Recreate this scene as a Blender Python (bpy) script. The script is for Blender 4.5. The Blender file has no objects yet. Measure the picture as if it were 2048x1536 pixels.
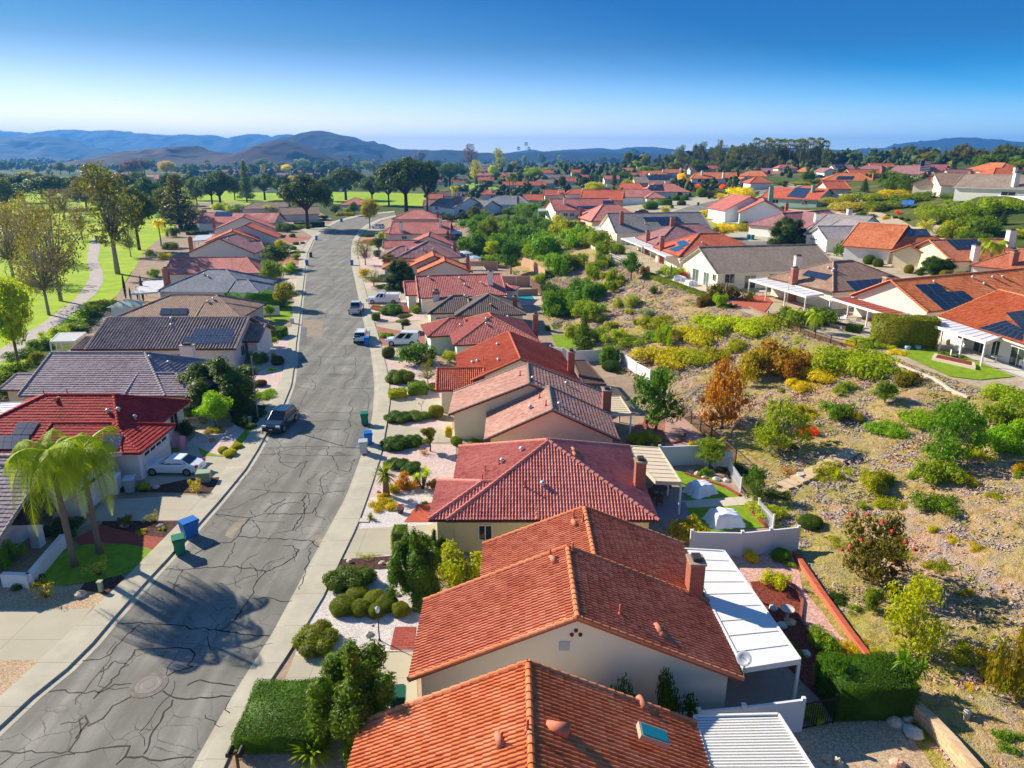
import bpy,bmesh,math,random
import numpy as np
from mathutils import Vector,Matrix
from mathutils.bvhtree import BVHTree
from mathutils.geometry import delaunay_2d_cdt
rng=np.random.default_rng(7);random.seed(7)
R=math.radians
S=bpy.context.scene;COL=S.collection
# ------------------------------------------------------------------ camera
CAMZ,PITCH,FPX=25.0,R(17.57),1440.0
cam_d=bpy.data.cameras.new('camera');cam=bpy.data.objects.new('camera',cam_d);COL.objects.link(cam)
cam.location=(0,0,CAMZ);cam.rotation_euler=(R(90)-PITCH,0,0)
cam_d.sensor_width=36;cam_d.lens=36*FPX/2048;cam_d.clip_start=0.5;cam_d.clip_end=40000
S.camera=cam
# ------------------------------------------------------------------ world, sun, exposure
SUN_EL,SUN_AZ=R(30),math.atan2(6.9,-10.6)  # direction TO the sun, angle from +X
W=bpy.data.worlds.new('World');S.world=W;W.use_nodes=True
nt=W.node_tree;nt.nodes.clear()
sky=nt.nodes.new('ShaderNodeTexSky');sky.sky_type='NISHITA';sky.sun_disc=False
sky.sun_elevation=SUN_EL;sky.sun_rotation=R(90)-SUN_AZ
sky.altitude=100;sky.air_density=1.0;sky.dust_density=0.2;sky.ozone_density=3.0
bg=nt.nodes.new('ShaderNodeBackground');bg.inputs['Strength'].default_value=0.05
wo=nt.nodes.new('ShaderNodeOutputWorld')
def _s2l(c):return tuple(((v/255)/12.92 if v/255<=.04045 else((v/255+.055)/1.055)**2.4)for v in c)+(1,)
def _ramp(stops):
    r=nt.nodes.new('ShaderNodeValToRGB');e=r.color_ramp.elements;e[0].position=stops[0][0];e[0].color=_s2l(stops[0][1]);e[1].position=stops[-1][0];e[1].color=_s2l(stops[-1][1])
    for p,c in stops[1:-1]:q=e.new(p);q.color=_s2l(c)
    return r
tcw=nt.nodes.new('ShaderNodeTexCoord');sxw=nt.nodes.new('ShaderNodeSeparateXYZ');nt.links.new(tcw.outputs['Generated'],sxw.inputs[0])
rl=_ramp([(0,(255,232,186)),(.043,(250,236,210)),(.07,(212,226,242)),(.10,(176,206,238)),(.145,(118,180,228)),(.18,(84,160,220)),(.35,(74,120,184)),(1,(70,112,170))])
rr=_ramp([(0,(176,210,220)),(.043,(120,180,210)),(.07,(66,154,200)),(.10,(10,126,190)),(.145,(0,112,188)),(.18,(0,102,182)),(.35,(54,112,184)),(1,(70,112,170))])
mr=nt.nodes.new('ShaderNodeMapRange');mr.inputs['From Min'].default_value=-.5;mr.inputs['From Max'].default_value=.55;mad=nt.nodes.new('ShaderNodeMath');mad.operation='MULTIPLY_ADD';mad.inputs[1].default_value=3.8
sub=nt.nodes.new('ShaderNodeMath');sub.operation='SUBTRACT';sub.inputs[1].default_value=.07;nt.links.new(sxw.outputs[2],sub.inputs[0]);mnn=nt.nodes.new('ShaderNodeMath');mnn.operation='MINIMUM';mnn.inputs[1].default_value=.14;nt.links.new(sub.outputs[0],mnn.inputs[0])
nt.links.new(mnn.outputs[0],mad.inputs[0]);nt.links.new(sxw.outputs[0],mad.inputs[2]);nt.links.new(mad.outputs[0],mr.inputs[0]);mx1=nt.nodes.new('ShaderNodeMix');mx1.data_type='RGBA'
for r_,k_ in((rl,6),(rr,7)):nt.links.new(sxw.outputs[2],r_.inputs[0]);nt.links.new(r_.outputs[0],mx1.inputs[k_])
nt.links.new(mr.outputs[0],mx1.inputs[0])
bg2=nt.nodes.new('ShaderNodeBackground');bg2.inputs['Strength'].default_value=0.56;nt.links.new(mx1.outputs[2],bg2.inputs[0]);gn=nt.nodes.new('ShaderNodeMapRange');gn.inputs['From Min'].default_value=0;gn.inputs['From Max'].default_value=.13;gn.inputs['To Min'].default_value=1.5;gn.inputs['To Max'].default_value=.56;nt.links.new(sxw.outputs[2],gn.inputs[0]);nt.links.new(gn.outputs[0],bg2.inputs['Strength'])
ad=nt.nodes.new('ShaderNodeMixShader');ad.inputs[0].default_value=.94
nt.links.new(sky.outputs[0],bg.inputs[0]);nt.links.new(bg.outputs[0],ad.inputs[1]);nt.links.new(bg2.outputs[0],ad.inputs[2]);nt.links.new(ad.outputs[0],wo.inputs[0])
sun_d=bpy.data.lights.new('sun','SUN');sun_d.energy=5.0;sun_d.angle=R(0.53);sun_d.color=(1.0,0.90,0.74)
sun=bpy.data.objects.new('sun',sun_d);COL.objects.link(sun)
sdir=Vector((math.cos(SUN_AZ)*math.cos(SUN_EL),math.sin(SUN_AZ)*math.cos(SUN_EL),math.sin(SUN_EL)))
sun.rotation_euler=sdir.to_track_quat('Z','Y').to_euler()
S.view_settings.view_transform='Standard';S.view_settings.look='None';S.view_settings.exposure=0.84;S.view_settings.gamma=1
S.cycles.use_denoising=True
S.cycles.max_bounces=6;S.cycles.diffuse_bounces=3;S.cycles.glossy_bounces=2;S.cycles.transmission_bounces=3
S.cycles.transparent_max_bounces=6;S.cycles.volume_bounces=1;S.cycles.caustics_reflective=False;S.cycles.caustics_refractive=False
# ------------------------------------------------------------------ photo pixel -> place on the land
CP,SP=math.cos(PITCH),math.sin(PITCH)
def ray(px,py):
    r=(px-1024)/FPX;u=-(py-768)/FPX
    return np.array([r,CP+u*SP,u*CP-SP])
def P(px,py,z=0.0):
    d=ray(px,py);t=(z-CAMZ)/d[2]
    return np.array([d[0]*t,d[1]*t,z])
def proj(p):
    w=p[1]*CP+(CAMZ-p[2])*SP
    return 1024+p[0]/w*FPX,768-((p[2]-CAMZ)*CP+p[1]*SP)/w*FPX
# ------------------------------------------------------------------ land
TOE=[P(*q)[:2]for q in[(1960,1700),(1900,1536),(1770,1350),(1640,1185),(1592,1090),(1500,960),(1400,860),(1330,800),(1240,735),(1180,690),(1100,640),(1085,590),(1010,520),(970,470),(900,430),(850,395)]]
CRE=[P(*q)[:2]for q in[(2500,1000,5.2),(2250,890,5.2),(2048,806,5.2),(1900,762,5.2),(1760,712,5.2),(1640,682,5.2),(1500,632,5.2),(1380,584,5.2),(1300,546,5.2),(1210,503,5),(1130,458,4.5),(1085,432,4),(1000,400,3),(940,378,3)]]
CTL=[(1085,432,4),(1210,500,5),(1300,545,5.2),(1500,632,5.2),(1750,712,5.2),(2048,806,5.2),(2300,900,5.2),(1400,440,6),(1600,520,5.2),(1700,570,5.2),(1900,600,5.2),(2048,600,5.2),
 (1300,450,5.5),(1200,430,5.5),(1560,452,6.5),(1620,475,6.5),(1740,517,5.8),(1850,560,5.5),(2040,560,5.8),(1420,408,8),(1350,430,6.2),(1530,380,11.5),(1600,366,12.5),(1450,368,12),(1330,395,8.5),(1250,390,7.5),(1200,365,8),(1120,350,9),
 (1950,398,15),(2048,402,15),(1800,390,13.5),(1700,394,12),(1640,412,9.5),(1700,440,8),(1850,450,8.5),(2000,490,8),(1650,352,16),(1800,348,17),(1950,348,17.5),(1400,332,16),(1550,333,17),(1700,327,19),(1900,327,20),(2100,322,22),
 (1050,336,12),(1000,345,9),(930,352,6),(900,375,3),(960,375,3),(1100,375,5),(1000,400,2.5),(1090,405,4.5),(870,440,0),(860,362,2),(760,372,0),(700,345,0),(300,345,0),(100,345,0),(500,350,0),(0,400,0),(600,400,0),(700,430,0),(800,470,0),(1150,400,5)]
_c=np.array([P(*q)for q in CTL]);_k=np.linalg.norm(_c[:,None,:2]-_c[None,:,:2],axis=2)
_w=np.linalg.solve(_k+np.eye(len(_c))*1.5,_c[:,2])
ty=np.array([q[1]for q in TOE]);tx=np.array([q[0]for q in TOE]);cy=np.array([q[1]for q in CRE]);cx=np.array([q[0]for q in CRE])
def ss(t):t=np.clip(t,0,1);return t*t*(3-2*t)
def land_exact(X,Y):
    X=np.asarray(X,float);Y=np.asarray(Y,float);sh=X.shape;x=X.ravel();y=Y.ravel()
    M=np.zeros(len(x))
    for i in range(len(_c)):M+=_w[i]*np.hypot(x-_c[i,0],y-_c[i,1])
    M=np.clip(M,0,24)
    xt=np.interp(y,ty,tx);xc=np.interp(y,cy,cx)
    t=np.clip((x-xt)/np.maximum(xc-xt,6),0,1)
    t=0.55*t+0.45*ss(t)
    far=ss((y-900)/500);side=ss((np.abs(x)-520)/400)
    return(M*t*(1-far)*(1-side)).reshape(sh)
GX=np.arange(-400,941,2.0);GY=np.arange(-20,1421,2.0)
_gx,_gy=np.meshgrid(GX,GY,indexing='ij');GH=land_exact(_gx,_gy)
def land(x,y):
    if not(GX[0]<x<GX[-2]and GY[0]<y<GY[-2]):return 0.0
    i=int((x-GX[0])/2.0);j=int((y-GY[0])/2.0);fx=(x-GX[i])/2.0;fy=(y-GY[j])/2.0
    return float((GH[i,j]*(1-fx)+GH[i+1,j]*fx)*(1-fy)+(GH[i,j+1]*(1-fx)+GH[i+1,j+1]*fx)*fy)
def pick(px,py):
    """where a photo pixel meets the land"""
    d=ray(px,py);z=0.0;t=15.0;prev=t
    if d[2]>-0.002:d[2]=-0.002
    while t<6000:
        x,y,zz=d[0]*t,d[1]*t,CAMZ+d[2]*t
        if zz<=land(x,y):
            a,b=prev,t
            for _ in range(18):
                m=(a+b)/2
                if CAMZ+d[2]*m<=land(d[0]*m,d[1]*m):b=m
                else:a=m
            t=b;break
        prev=t;t+=max(t*.01,(zz-land(x,y))*.8)
    return np.array([d[0]*t,d[1]*t,land(d[0]*t,d[1]*t)])
# ------------------------------------------------------------------ materials
def lin(c):
    if isinstance(c,str):c=c.lstrip('#');c=[int(c[i:i+2],16)for i in(0,2,4)]
    return tuple(((v/255)/12.92 if v/255<=.04045 else((v/255+.055)/1.055)**2.4)for v in c)+(1,)
def leafcol(c):
    r,g,b,a=lin(c)
    return(r*1.22,g*1.06,b*.7,1)if g>r*1.02 and b<g*.75 else(r,g,b,1)
MATS={}
class NT:
    def __init__(s,name,rough=.8,spec=.3):
        s.m=bpy.data.materials.new(name);s.m.use_nodes=True;s.t=s.m.node_tree
        s.b=s.t.nodes['Principled BSDF'];s.b.inputs['Roughness'].default_value=rough;s.b.inputs['Specular IOR Level'].default_value=spec
    def n(s,ty,**kw):
        x=s.t.nodes.new('ShaderNode'+ty)
        for k,v in kw.items():
            if k in x.inputs.keys():x.inputs[k].default_value=v
            else:setattr(x,k,v)
        return x
    def l(s,a,b):s.t.links.new(a,b)
    def val(s,sock,v):
        if hasattr(v,'is_output')or hasattr(v,'links'):s.l(v,sock)
        else:sock.default_value=v
    def math(s,op,a,b=0.0,c=None):
        x=s.n('Math',operation=op);s.val(x.inputs[0],a);s.val(x.inputs[1],b)
        if c is not None:s.val(x.inputs[2],c)
        return x.outputs[0]
    def co(s,kind='Object'):return s.n('TexCoord').outputs[kind]
    def pos(s):return s.n('NewGeometry').outputs['Position']
    def noise(s,vec,scale,detail=3,rough=.6,dist=0):
        x=s.n('TexNoise',Scale=scale,Detail=detail,Roughness=rough,Distortion=dist);s.l(vec,x.inputs['Vector']);return x
    def ramp(s,fac,stops,interp='LINEAR'):
        x=s.n('ValToRGB');x.color_ramp.interpolation=interp;e=x.color_ramp.elements
        e[0].position,e[0].color=stops[0][0],lin(stops[0][1]);e[1].position,e[1].color=stops[-1][0],lin(stops[-1][1])
        for p_,c_ in stops[1:-1]:q=e.new(p_);q.color=lin(c_)
        s.l(fac,x.inputs[0]);return x.outputs[0]
    def mix(s,fac,a,b,mode='MIX'):
        x=s.n('Mix',data_type='RGBA',blend_type=mode);s.val(x.inputs[0],fac)
        for i,v in((6,a),(7,b)):
            if isinstance(v,str):x.inputs[i].default_value=lin(v)
            elif isinstance(v,tuple):x.inputs[i].default_value=v
            else:s.l(v,x.inputs[i])
        return x.outputs[2]
    def bump(s,h,strength=.4,dist=.05):
        x=s.n('Bump',Strength=strength,Distance=dist);s.l(h,x.inputs['Height']);s.l(x.outputs[0],s.b.inputs['Normal'])
    def col(s,c):s.val(s.b.inputs['Base Color'],lin(c)if isinstance(c,str)else c)
def once(f):
    def g(*a,**k):
        key=repr((f.__name__,a,sorted(k.items())))
        if key not in MATS:MATS[key]=f(*a,**k)
        return MATS[key]
    return g
@once
def plain(c,rough=.6,metal=0.0,spec=.4,name='paint'):
    t=NT(name,rough,spec);n=t.noise(t.co(),3.0,4)
    t.col(t.mix(t.math('MULTIPLY',n.outputs[0],.35),lin(c),tuple(v*.72 for v in lin(c)[:3])+(1,)))
    t.b.inputs['Metallic'].default_value=metal;return t.m
@once
def plaster(c):
    t=NT('stucco',.9,.15);p=t.co();a=t.noise(p,.6,5,.65);b=t.noise(p,45,2)
    k=lin(c);d=tuple(v*.8 for v in k[:3])+(1,)
    t.col(t.mix(t.math('MULTIPLY',a.outputs[0],.6),k,d));t.bump(b.outputs[0],.25,.02);return t.m
@once
def tiles(c1,c2,c3,tw=.3,tv=.38,bump=True,lichen=''):
    """clay / concrete tiles: each tile its own tone, u,v in metres"""
    t=NT('roof_tiles',.8,.2);uv=t.n('UVMap').outputs[0];s=t.n('SeparateXYZ');t.l(uv,s.inputs[0])
    u=t.math('DIVIDE',s.outputs[0],tw);v=t.math('DIVIDE',s.outputs[1],tv)
    fu,fv=t.math('FLOOR',u),t.math('FLOOR',v)
    c=t.n('CombineXYZ');t.l(fu,c.inputs[0]);t.l(fv,c.inputs[1]);w=t.n('TexWhiteNoise',noise_dimensions='2D');t.l(c.outputs[0],w.inputs[0])
    big=t.noise(t.pos(),.35,4,.6);fine=t.noise(t.pos(),6,3)
    f=t.math('ADD',t.math('MULTIPLY',w.outputs[0],.42),t.math('MULTIPLY',t.math('SUBTRACT',big.outputs[0],.5),.9));f=t.math('ADD',f,.25)
    base=t.ramp(f,[(0,c2),(.45,c1),(1,c3)])
    base=t.mix(t.math('MULTIPLY',t.math('SUBTRACT',fine.outputs[0],.45),.5),base,c3)
    if lichen:
        ln=t.noise(t.pos(),.16,5,.6);ln2=t.ramp(ln.outputs[0],[(.55,'#000000'),(.66,'#ffffff')]);base=t.mix(ln2,base,lichen)
    t.col(base)
    if bump:
        hu=t.math('ABSOLUTE',t.math('SINE',t.math('MULTIPLY',u,math.pi)));hv=t.math('FRACT',v)
        h=t.math('ADD',t.math('MULTIPLY',hu,.8),t.math('MULTIPLY',t.math('SUBTRACT',1.0,hv),.7));t.bump(h,.9,.07)
    return t.m
@once
def two_tone(name,stops,scale=1.0,detail=5,rough=.9,bump=.3,bs=20,bd=.03,scale2=None):
    t=NT(name,rough,.15);p=t.pos();n=t.noise(p,scale,detail,.65)
    f=n.outputs[0]
    if scale2:
        m=t.noise(p,scale2,3,.6);f=t.math('ADD',t.math('MULTIPLY',f,.5),t.math('MULTIPLY',m.outputs[0],.5))
    t.col(t.ramp(f,stops));b=t.noise(p,bs,3);t.bump(b.outputs[0],bump,bd);return t.m
@once
def gravel(c1,c2,c3,size=.06):
    t=NT('gravel',.95,.1);p=t.pos();v=t.n('TexVoronoi',Scale=1/size);t.l(p,v.inputs['Vector'])
    s=t.n('SeparateColor');t.l(v.outputs['Color'],s.inputs[0]);n=t.noise(p,.5,4)
    f=t.math('ADD',t.math('MULTIPLY',s.outputs[0],.7),t.math('MULTIPLY',n.outputs[0],.35))
    t.col(t.ramp(f,[(.1,c2),(.5,c1),(.9,c3)]));t.bump(v.outputs['Distance'],-.8,.05);return t.m
@once
def foliage(kind=0):
    """leaf colour comes from the object's own colour; every leaf differs a little"""
    t=NT('foliage',.55,.3);oi=t.n('ObjectInfo');g=t.n('NewGeometry')
    r=g.outputs['Random Per Island'];n=t.noise(t.co(),1.3,3)
    h=t.n('HueSaturation',Saturation=1.12);t.l(t.mix(1.0,oi.outputs['Color'],(1.4,1.3,.74,1),'MULTIPLY'),h.inputs['Color'])
    t.l(t.math('ADD',.475,t.math('MULTIPLY',r,.045)),h.inputs['Hue']);t.l(t.math('ADD',.55,t.math('ADD',t.math('MULTIPLY',r,.5),t.math('MULTIPLY',n.outputs[0],.5))),h.inputs['Value'])
    tr=t.n('BsdfTranslucent');ms=t.n('MixShader');ms.inputs[0].default_value=.42
    br=t.n('HueSaturation',Hue=.49,Saturation=1.1,Value=1.6);t.l(h.outputs[0],br.inputs['Color']);t.l(br.outputs[0],tr.inputs['Color'])
    t.l(h.outputs[0],t.b.inputs['Base Color']);out=t.t.nodes['Material Output']
    t.l(t.b.outputs[0],ms.inputs[1]);t.l(tr.outputs[0],ms.inputs[2]);t.l(ms.outputs[0],out.inputs[0]);return t.m
@once
def bark(c='#6b5b4d'):
    t=NT('bark',.95,.1);p=t.co();n=t.n('TexNoise',Scale=3,Detail=5);mp=t.n('Mapping');mp.inputs['Scale'].default_value=(3,3,.6);t.l(p,mp.inputs[0]);t.l(mp.outputs[0],n.inputs['Vector'])
    k=lin(c);t.col(t.mix(n.outputs[0],k,tuple(v*.45 for v in k[:3])+(1,)));t.bump(n.outputs[0],.6,.05);return t.m
@once
def brick(c1='#a8452f',c2='#8a3626',mortar='#b09a86',bw=.22,bh=.075):
    t=NT('brick',.85,.2);s=t.n('SeparateXYZ');t.l(t.co(),s.inputs[0]);c=t.n('CombineXYZ')
    t.l(t.math('ADD',s.outputs[0],s.outputs[1]),c.inputs[0]);t.l(s.outputs[2],c.inputs[1])
    b=t.n('TexBrick',Scale=1.0);b.inputs['Color1'].default_value=lin(c1);b.inputs['Color2'].default_value=lin(c2);b.inputs['Mortar'].default_value=lin(mortar)
    b.inputs['Brick Width'].default_value=bw;b.inputs['Row Height'].default_value=bh;b.inputs['Mortar Size'].default_value=.009
    t.l(c.outputs[0],b.inputs['Vector']);t.col(b.outputs[0]);return t.m
@once
def pavers(c1='#a4493a',c2='#8d3b30',mortar='#8f6f60',bw=.4,bh=.2):
    t=NT('brick_paving',.9,.2);b=t.n('TexBrick',Scale=1.0);b.inputs['Color1'].default_value=lin(c1);b.inputs['Color2'].default_value=lin(c2);b.inputs['Mortar'].default_value=lin(mortar)
    b.inputs['Brick Width'].default_value=bw;b.inputs['Row Height'].default_value=bh;b.inputs['Mortar Size'].default_value=.012;t.l(t.pos(),b.inputs['Vector']);t.col(b.outputs[0]);return t.m
@once
def glass(c='#1b242c'):
    t=NT('window_glass',.06,.8);t.col(c);return t.m
@once
def solar(c='#16203a'):
    t=NT('solar_cells',.18,.7);uv=t.n('UVMap').outputs[0];s=t.n('SeparateXYZ');t.l(uv,s.inputs[0])
    a=t.math('LESS_THAN',t.math('FRACT',t.math('MULTIPLY',s.outputs[0],6.0)),.06);b=t.math('LESS_THAN',t.math('FRACT',t.math('MULTIPLY',s.outputs[1],6.0)),.06)
    t.col(t.mix(t.math('MULTIPLY',t.math('MAXIMUM',a,b),.6),c,'#6f7c90'));return t.m
@once
def carpaint(c):
    t=NT('car_paint',.25,.6);t.col(c);t.b.inputs['Coat Weight'].default_value=.6;t.b.inputs['Coat Roughness'].default_value=.05;return t.m
# ------------------------------------------------------------------ mesh helper
class MB:
    def __init__(s):s.v=[];s.f=[];s.uv=[];s.mi=[];s.n=0
    def add(s,verts,faces,mi=0,uv=None):
        s.v.extend([tuple(map(float,q))for q in verts])
        for k,f in enumerate(faces):
            s.f.append(tuple(i+s.n for i in f));s.mi.append(mi)
            s.uv.append([uv[i]for i in f]if uv is not None else None)
        s.n+=len(verts)
    def box(s,x0,x1,y0,y1,z0,z1,mi=0,M=None):
        v=[(x0,y0,z0),(x1,y0,z0),(x1,y1,z0),(x0,y1,z0),(x0,y0,z1),(x1,y0,z1),(x1,y1,z1),(x0,y1,z1)]
        if M:v=[M(q)for q in v]
        s.add(v,[(3,2,1,0),(4,5,6,7),(0,1,5,4),(1,2,6,5),(2,3,7,6),(3,0,4,7)],mi)
    def tube(s,pts,rads,n=8,mi=0,cap=True):
        pts=[np.array(p,float)for p in pts];rings=[];v=[]
        for i,p in enumerate(pts):
            d=pts[min(i+1,len(pts)-1)]-pts[max(i-1,0)];d/=(np.linalg.norm(d)+1e-9)
            a=np.cross(d,(0,0,1)if abs(d[2])<.9 else(1,0,0));a/=np.linalg.norm(a);b=np.cross(d,a)
            for k in range(n):
                th=2*math.pi*k/n;v.append(p+rads[i]*(a*math.cos(th)+b*math.sin(th)))
        f=[(i*n+k,i*n+(k+1)%n,(i+1)*n+(k+1)%n,(i+1)*n+k)for i in range(len(pts)-1)for k in range(n)]
        if cap:f+=[tuple(range(n-1,-1,-1)),tuple((len(pts)-1)*n+k for k in range(n))]
        s.add(v,f,mi)
    def lathe(s,prof,n=20,c=(0,0,0),mi=0):
        v=[(c[0]+r*math.cos(2*math.pi*k/n),c[1]+r*math.sin(2*math.pi*k/n),c[2]+z)for r,z in prof for k in range(n)]
        f=[(i*n+k,i*n+(k+1)%n,(i+1)*n+(k+1)%n,(i+1)*n+k)for i in range(len(prof)-1)for k in range(n)]
        f+=[tuple(range(n-1,-1,-1)),tuple((len(prof)-1)*n+k for k in range(n))];s.add(v,f,mi)
    def prism(s,poly,z0,z1,mi=0):
        n=len(poly);a=sum(poly[i][0]*poly[(i+1)%n][1]-poly[(i+1)%n][0]*poly[i][1]for i in range(n))
        if a<0:poly=poly[::-1]
        s.add([(p[0],p[1],z0)for p in poly]+[(p[0],p[1],z1)for p in poly],[tuple(range(n-1,-1,-1)),tuple(range(n,2*n))]+[(i,(i+1)%n,n+(i+1)%n,n+i)for i in range(n)],mi)
    def build(s,name,mats,parent=None,origin=None,smooth=False):
        me=bpy.data.meshes.new(name);o0=np.array(origin if origin is not None else(0,0,0),float)
        v=np.array(s.v)-o0 if s.v else np.zeros((0,3));me.from_pydata(v.tolist(),[],s.f)
        for m in(mats if isinstance(mats,(list,tuple))else[mats]):me.materials.append(m)
        me.polygons.foreach_set('material_index',s.mi)
        if any(u is not None for u in s.uv):
            L=me.uv_layers.new(name='UVMap');flat=[]
            for f,u in zip(s.f,s.uv):
                for i in range(len(f)):flat.extend(u[i]if u is not None else(0,0))
            L.data.foreach_set('uv',flat)
        if smooth:me.polygons.foreach_set('use_smooth',[True]*len(s.f))
        me.update();o=bpy.data.objects.new(name,me);COL.objects.link(o)
        if parent is not None:o.parent=parent
        elif origin is not None:o.location=o0
        return o
def npmesh(name,v,quads,mats,smooth=False,tris=None):
    """fast mesh from arrays"""
    me=bpy.data.meshes.new(name);v=np.asarray(v,np.float32);q=np.asarray(quads,np.int32)
    k=q.shape[1];me.vertices.add(len(v));me.vertices.foreach_set('co',v.ravel())
    me.loops.add(q.size);me.loops.foreach_set('vertex_index',q.ravel());me.polygons.add(len(q))
    me.polygons.foreach_set('loop_start',np.arange(0,q.size,k,dtype=np.int32));me.update(calc_edges=True)
    for m in(mats if isinstance(mats,(list,tuple))else[mats]):me.materials.append(m)
    if smooth:me.polygons.foreach_set('use_smooth',[True]*len(q))
    return me
ALL=[]
def tag(o,label=None,cat=None,group=None,kind=None):
    if label:o['label']=label
    if cat:o['category']=cat
    if group:o['group']=group
    if kind:o['kind']=kind
    if cat:ALL.append(o)
    return o
def empty(name,loc,label,cat,group=None,rz=0.0):
    o=bpy.data.objects.new(name,None);COL.objects.link(o);o.location=[float(a)for a in loc];o.rotation_euler=(0,0,rz);o.empty_display_size=.3
    return tag(o,label,cat,group)
def copy_tree(o,parent=None):
    c=o.copy();COL.objects.link(c);c.parent=parent
    for ch in KIDS(o):copy_tree(ch,c)
    return c
def KIDS(o):return[x for x in COL.objects if x.parent==o]if not hasattr(o,'children')else list(o.children)
def dup(root,loc,rz=0.0,scale=1.0,label=None,group=None,color=None):
    c=copy_tree(root);c.location=[float(a)for a in loc];c.rotation_euler=(0,0,rz);c.scale=(scale,)*3 if np.isscalar(scale)else scale
    if label:c['label']=label
    if group:c['group']=group
    if color:
        c.color=lin(color)
        for ch in c.children:
            if 'crown' in ch.name or 'frond' in ch.name or 'leaves' in ch.name:ch.color=lin(color)
    ALL.append(c);return c
# ================================================================== THE SETTING
def drape(name,poly,mat,lift=.02,step=0,kind='structure',label=None,px=True,smooth=False,flat=False):
    """a sheet lying on the land; poly in photo pixels (found on the land) or world metres"""
    pts=[]
    for q in poly:
        w=(pick(*q)if not flat else P(*q))if px else np.array([q[0],q[1]])
        pts.append(w[:2])
    pts=np.array(pts);n=len(pts)
    if step:
        lo,hi=pts.min(0),pts.max(0);gx=np.arange(lo[0],hi[0],step);gy=np.arange(lo[1],hi[1],step)
        # boundary densify
        b=[]
        for i in range(n):
            a,c=pts[i],pts[(i+1)%n];m=max(1,int(np.linalg.norm(c-a)/step))
            for k in range(m):b.append(a+(c-a)*k/m)
        pts=np.array(b);n=len(pts)
        X,Y=np.meshgrid(gx,gy,indexing='ij');inner=np.stack([X.ravel(),Y.ravel()],1)
        ins=inside(pts,inner);inner=inner[ins];allp=np.vstack([pts,inner])
    else:allp=pts
    vs,es,fs,*_=delaunay_2d_cdt([Vector(p)for p in allp],[],[list(range(n))],1,1e-5)
    mb=MB();mb.add([(v.x,v.y,(0 if flat else land(v.x,v.y))+lift)for v in vs],[tuple(f)for f in fs if len(f)>2])
    mb.f=[f if((mb.v[f[1]][0]-mb.v[f[0]][0])*(mb.v[f[2]][1]-mb.v[f[0]][1])-(mb.v[f[1]][1]-mb.v[f[0]][1])*(mb.v[f[2]][0]-mb.v[f[0]][0]))>0 else f[::-1]for f in mb.f]
    o=mb.build(name,mat,smooth=smooth);tag(o,label,None,None,kind);return o
def inside(poly,pts):
    x,y=pts[:,0],pts[:,1];r=np.zeros(len(pts),bool);n=len(poly);j=n-1
    for i in range(n):
        xi,yi=poly[i];xj,yj=poly[j]
        c=((yi>y)!=(yj>y))&(x<(xj-xi)*(y-yi)/(yj-yi+1e-12)+xi);r^=c;j=i
    return r
# --- the ground sheet out to the horizon
M_soil=two_tone('dry_soil',[(.25,'#6d6a3c'),(.5,'#8f8558'),(.75,'#a8946b')],.05,6,bump=.3)
def axis(lo,hi,a,b,s):
    m=list(np.arange(a,b+s,s));d=s;x=m[-1]
    while x<hi:d*=1.18;x+=d;m.append(x)
    d=s;x=m[0];l=[]
    while x>lo:d*=1.18;x-=d;l.append(x)
    return np.array(l[::-1]+m)
ax,ay=axis(-11000,11000,-120,260,2.0),axis(-60,11500,-10,620,2.0)
X,Y=np.meshgrid(ax,ay,indexing='ij');Z=land_exact(X,Y)
nx_,ny_=X.shape;idx=np.arange(nx_*ny_).reshape(nx_,ny_)
q=np.stack([idx[:-1,:-1],idx[1:,:-1],idx[1:,1:],idx[:-1,1:]],-1).reshape(-1,4)
tm=NT('ground_cover',.95,.1);p_=tm.pos()
n1=tm.noise(p_,.012,6,.7);n2=tm.noise(p_,.3,5,.6)
f_=tm.math('ADD',tm.math('MULTIPLY',n1.outputs[0],.6),tm.math('MULTIPLY',n2.outputs[0],.4))
tm.col(tm.ramp(f_,[(.3,'#33441c'),(.5,'#4c5a26'),(.6,'#6f6c3c'),(.75,'#9a8860')]));tm.bump(n2.outputs[0],.4,.2)
g=bpy.data.objects.new('ground',npmesh('ground',np.stack([X,Y,Z],-1).reshape(-1,3),q,tm.m,True));COL.objects.link(g);tag(g,kind='structure')
# --- street
def edge(pts):return[P(*q)[:2]for q in pts]
LK=[(-60,1532),(0,1473),(94,1384),(174,1321),(237,1244),(304,1167),(352,1115),(401,1059),(450,1003),(500,941),(525,900),(545,862),(571,820),(590,771),(596,722),(598,689),(602,656),(606,614),(612,556),(618,507),(629,482),(653,458),(678,444),(702,438),(730,432),(790,425)]
RK=[(330,1640),(384,1536),(464,1394),(544,1269),(638,1094),(689,1000),(697,982),(721,916),(738,867),(746,826),(749,777),(747,744),(741,700),(731,662),(719,605),(709,556),(703,530),(702,501),(705,482),(717,462),(731,450),(757,438),(790,430)]
RS=[(405,1640),(464,1500),(530,1380),(590,1290),(647,1195),(682,1120),(715,1052),(741,979),(762,913),(773,853),(780,804),(779,771),(773,736),(767,711),(754,662),(743,630),(731,581),(721,546),(718,523),(713,497),(717,480),(728,462),(742,452),(764,441),(792,434)]
LS=[(-160,1530),(0,1398),(84,1321),(190,1218),(244,1167),(307,1101),(331,1077),(365,1042),(427,987),(440,955),(470,913),(517,842),(536,810),(552,777),(563,760),(575,695),(579,675),(584,650),(594,556),(600,507),(621,478),(643,458),(670,442),(700,434),(730,429),(790,422)]
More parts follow.
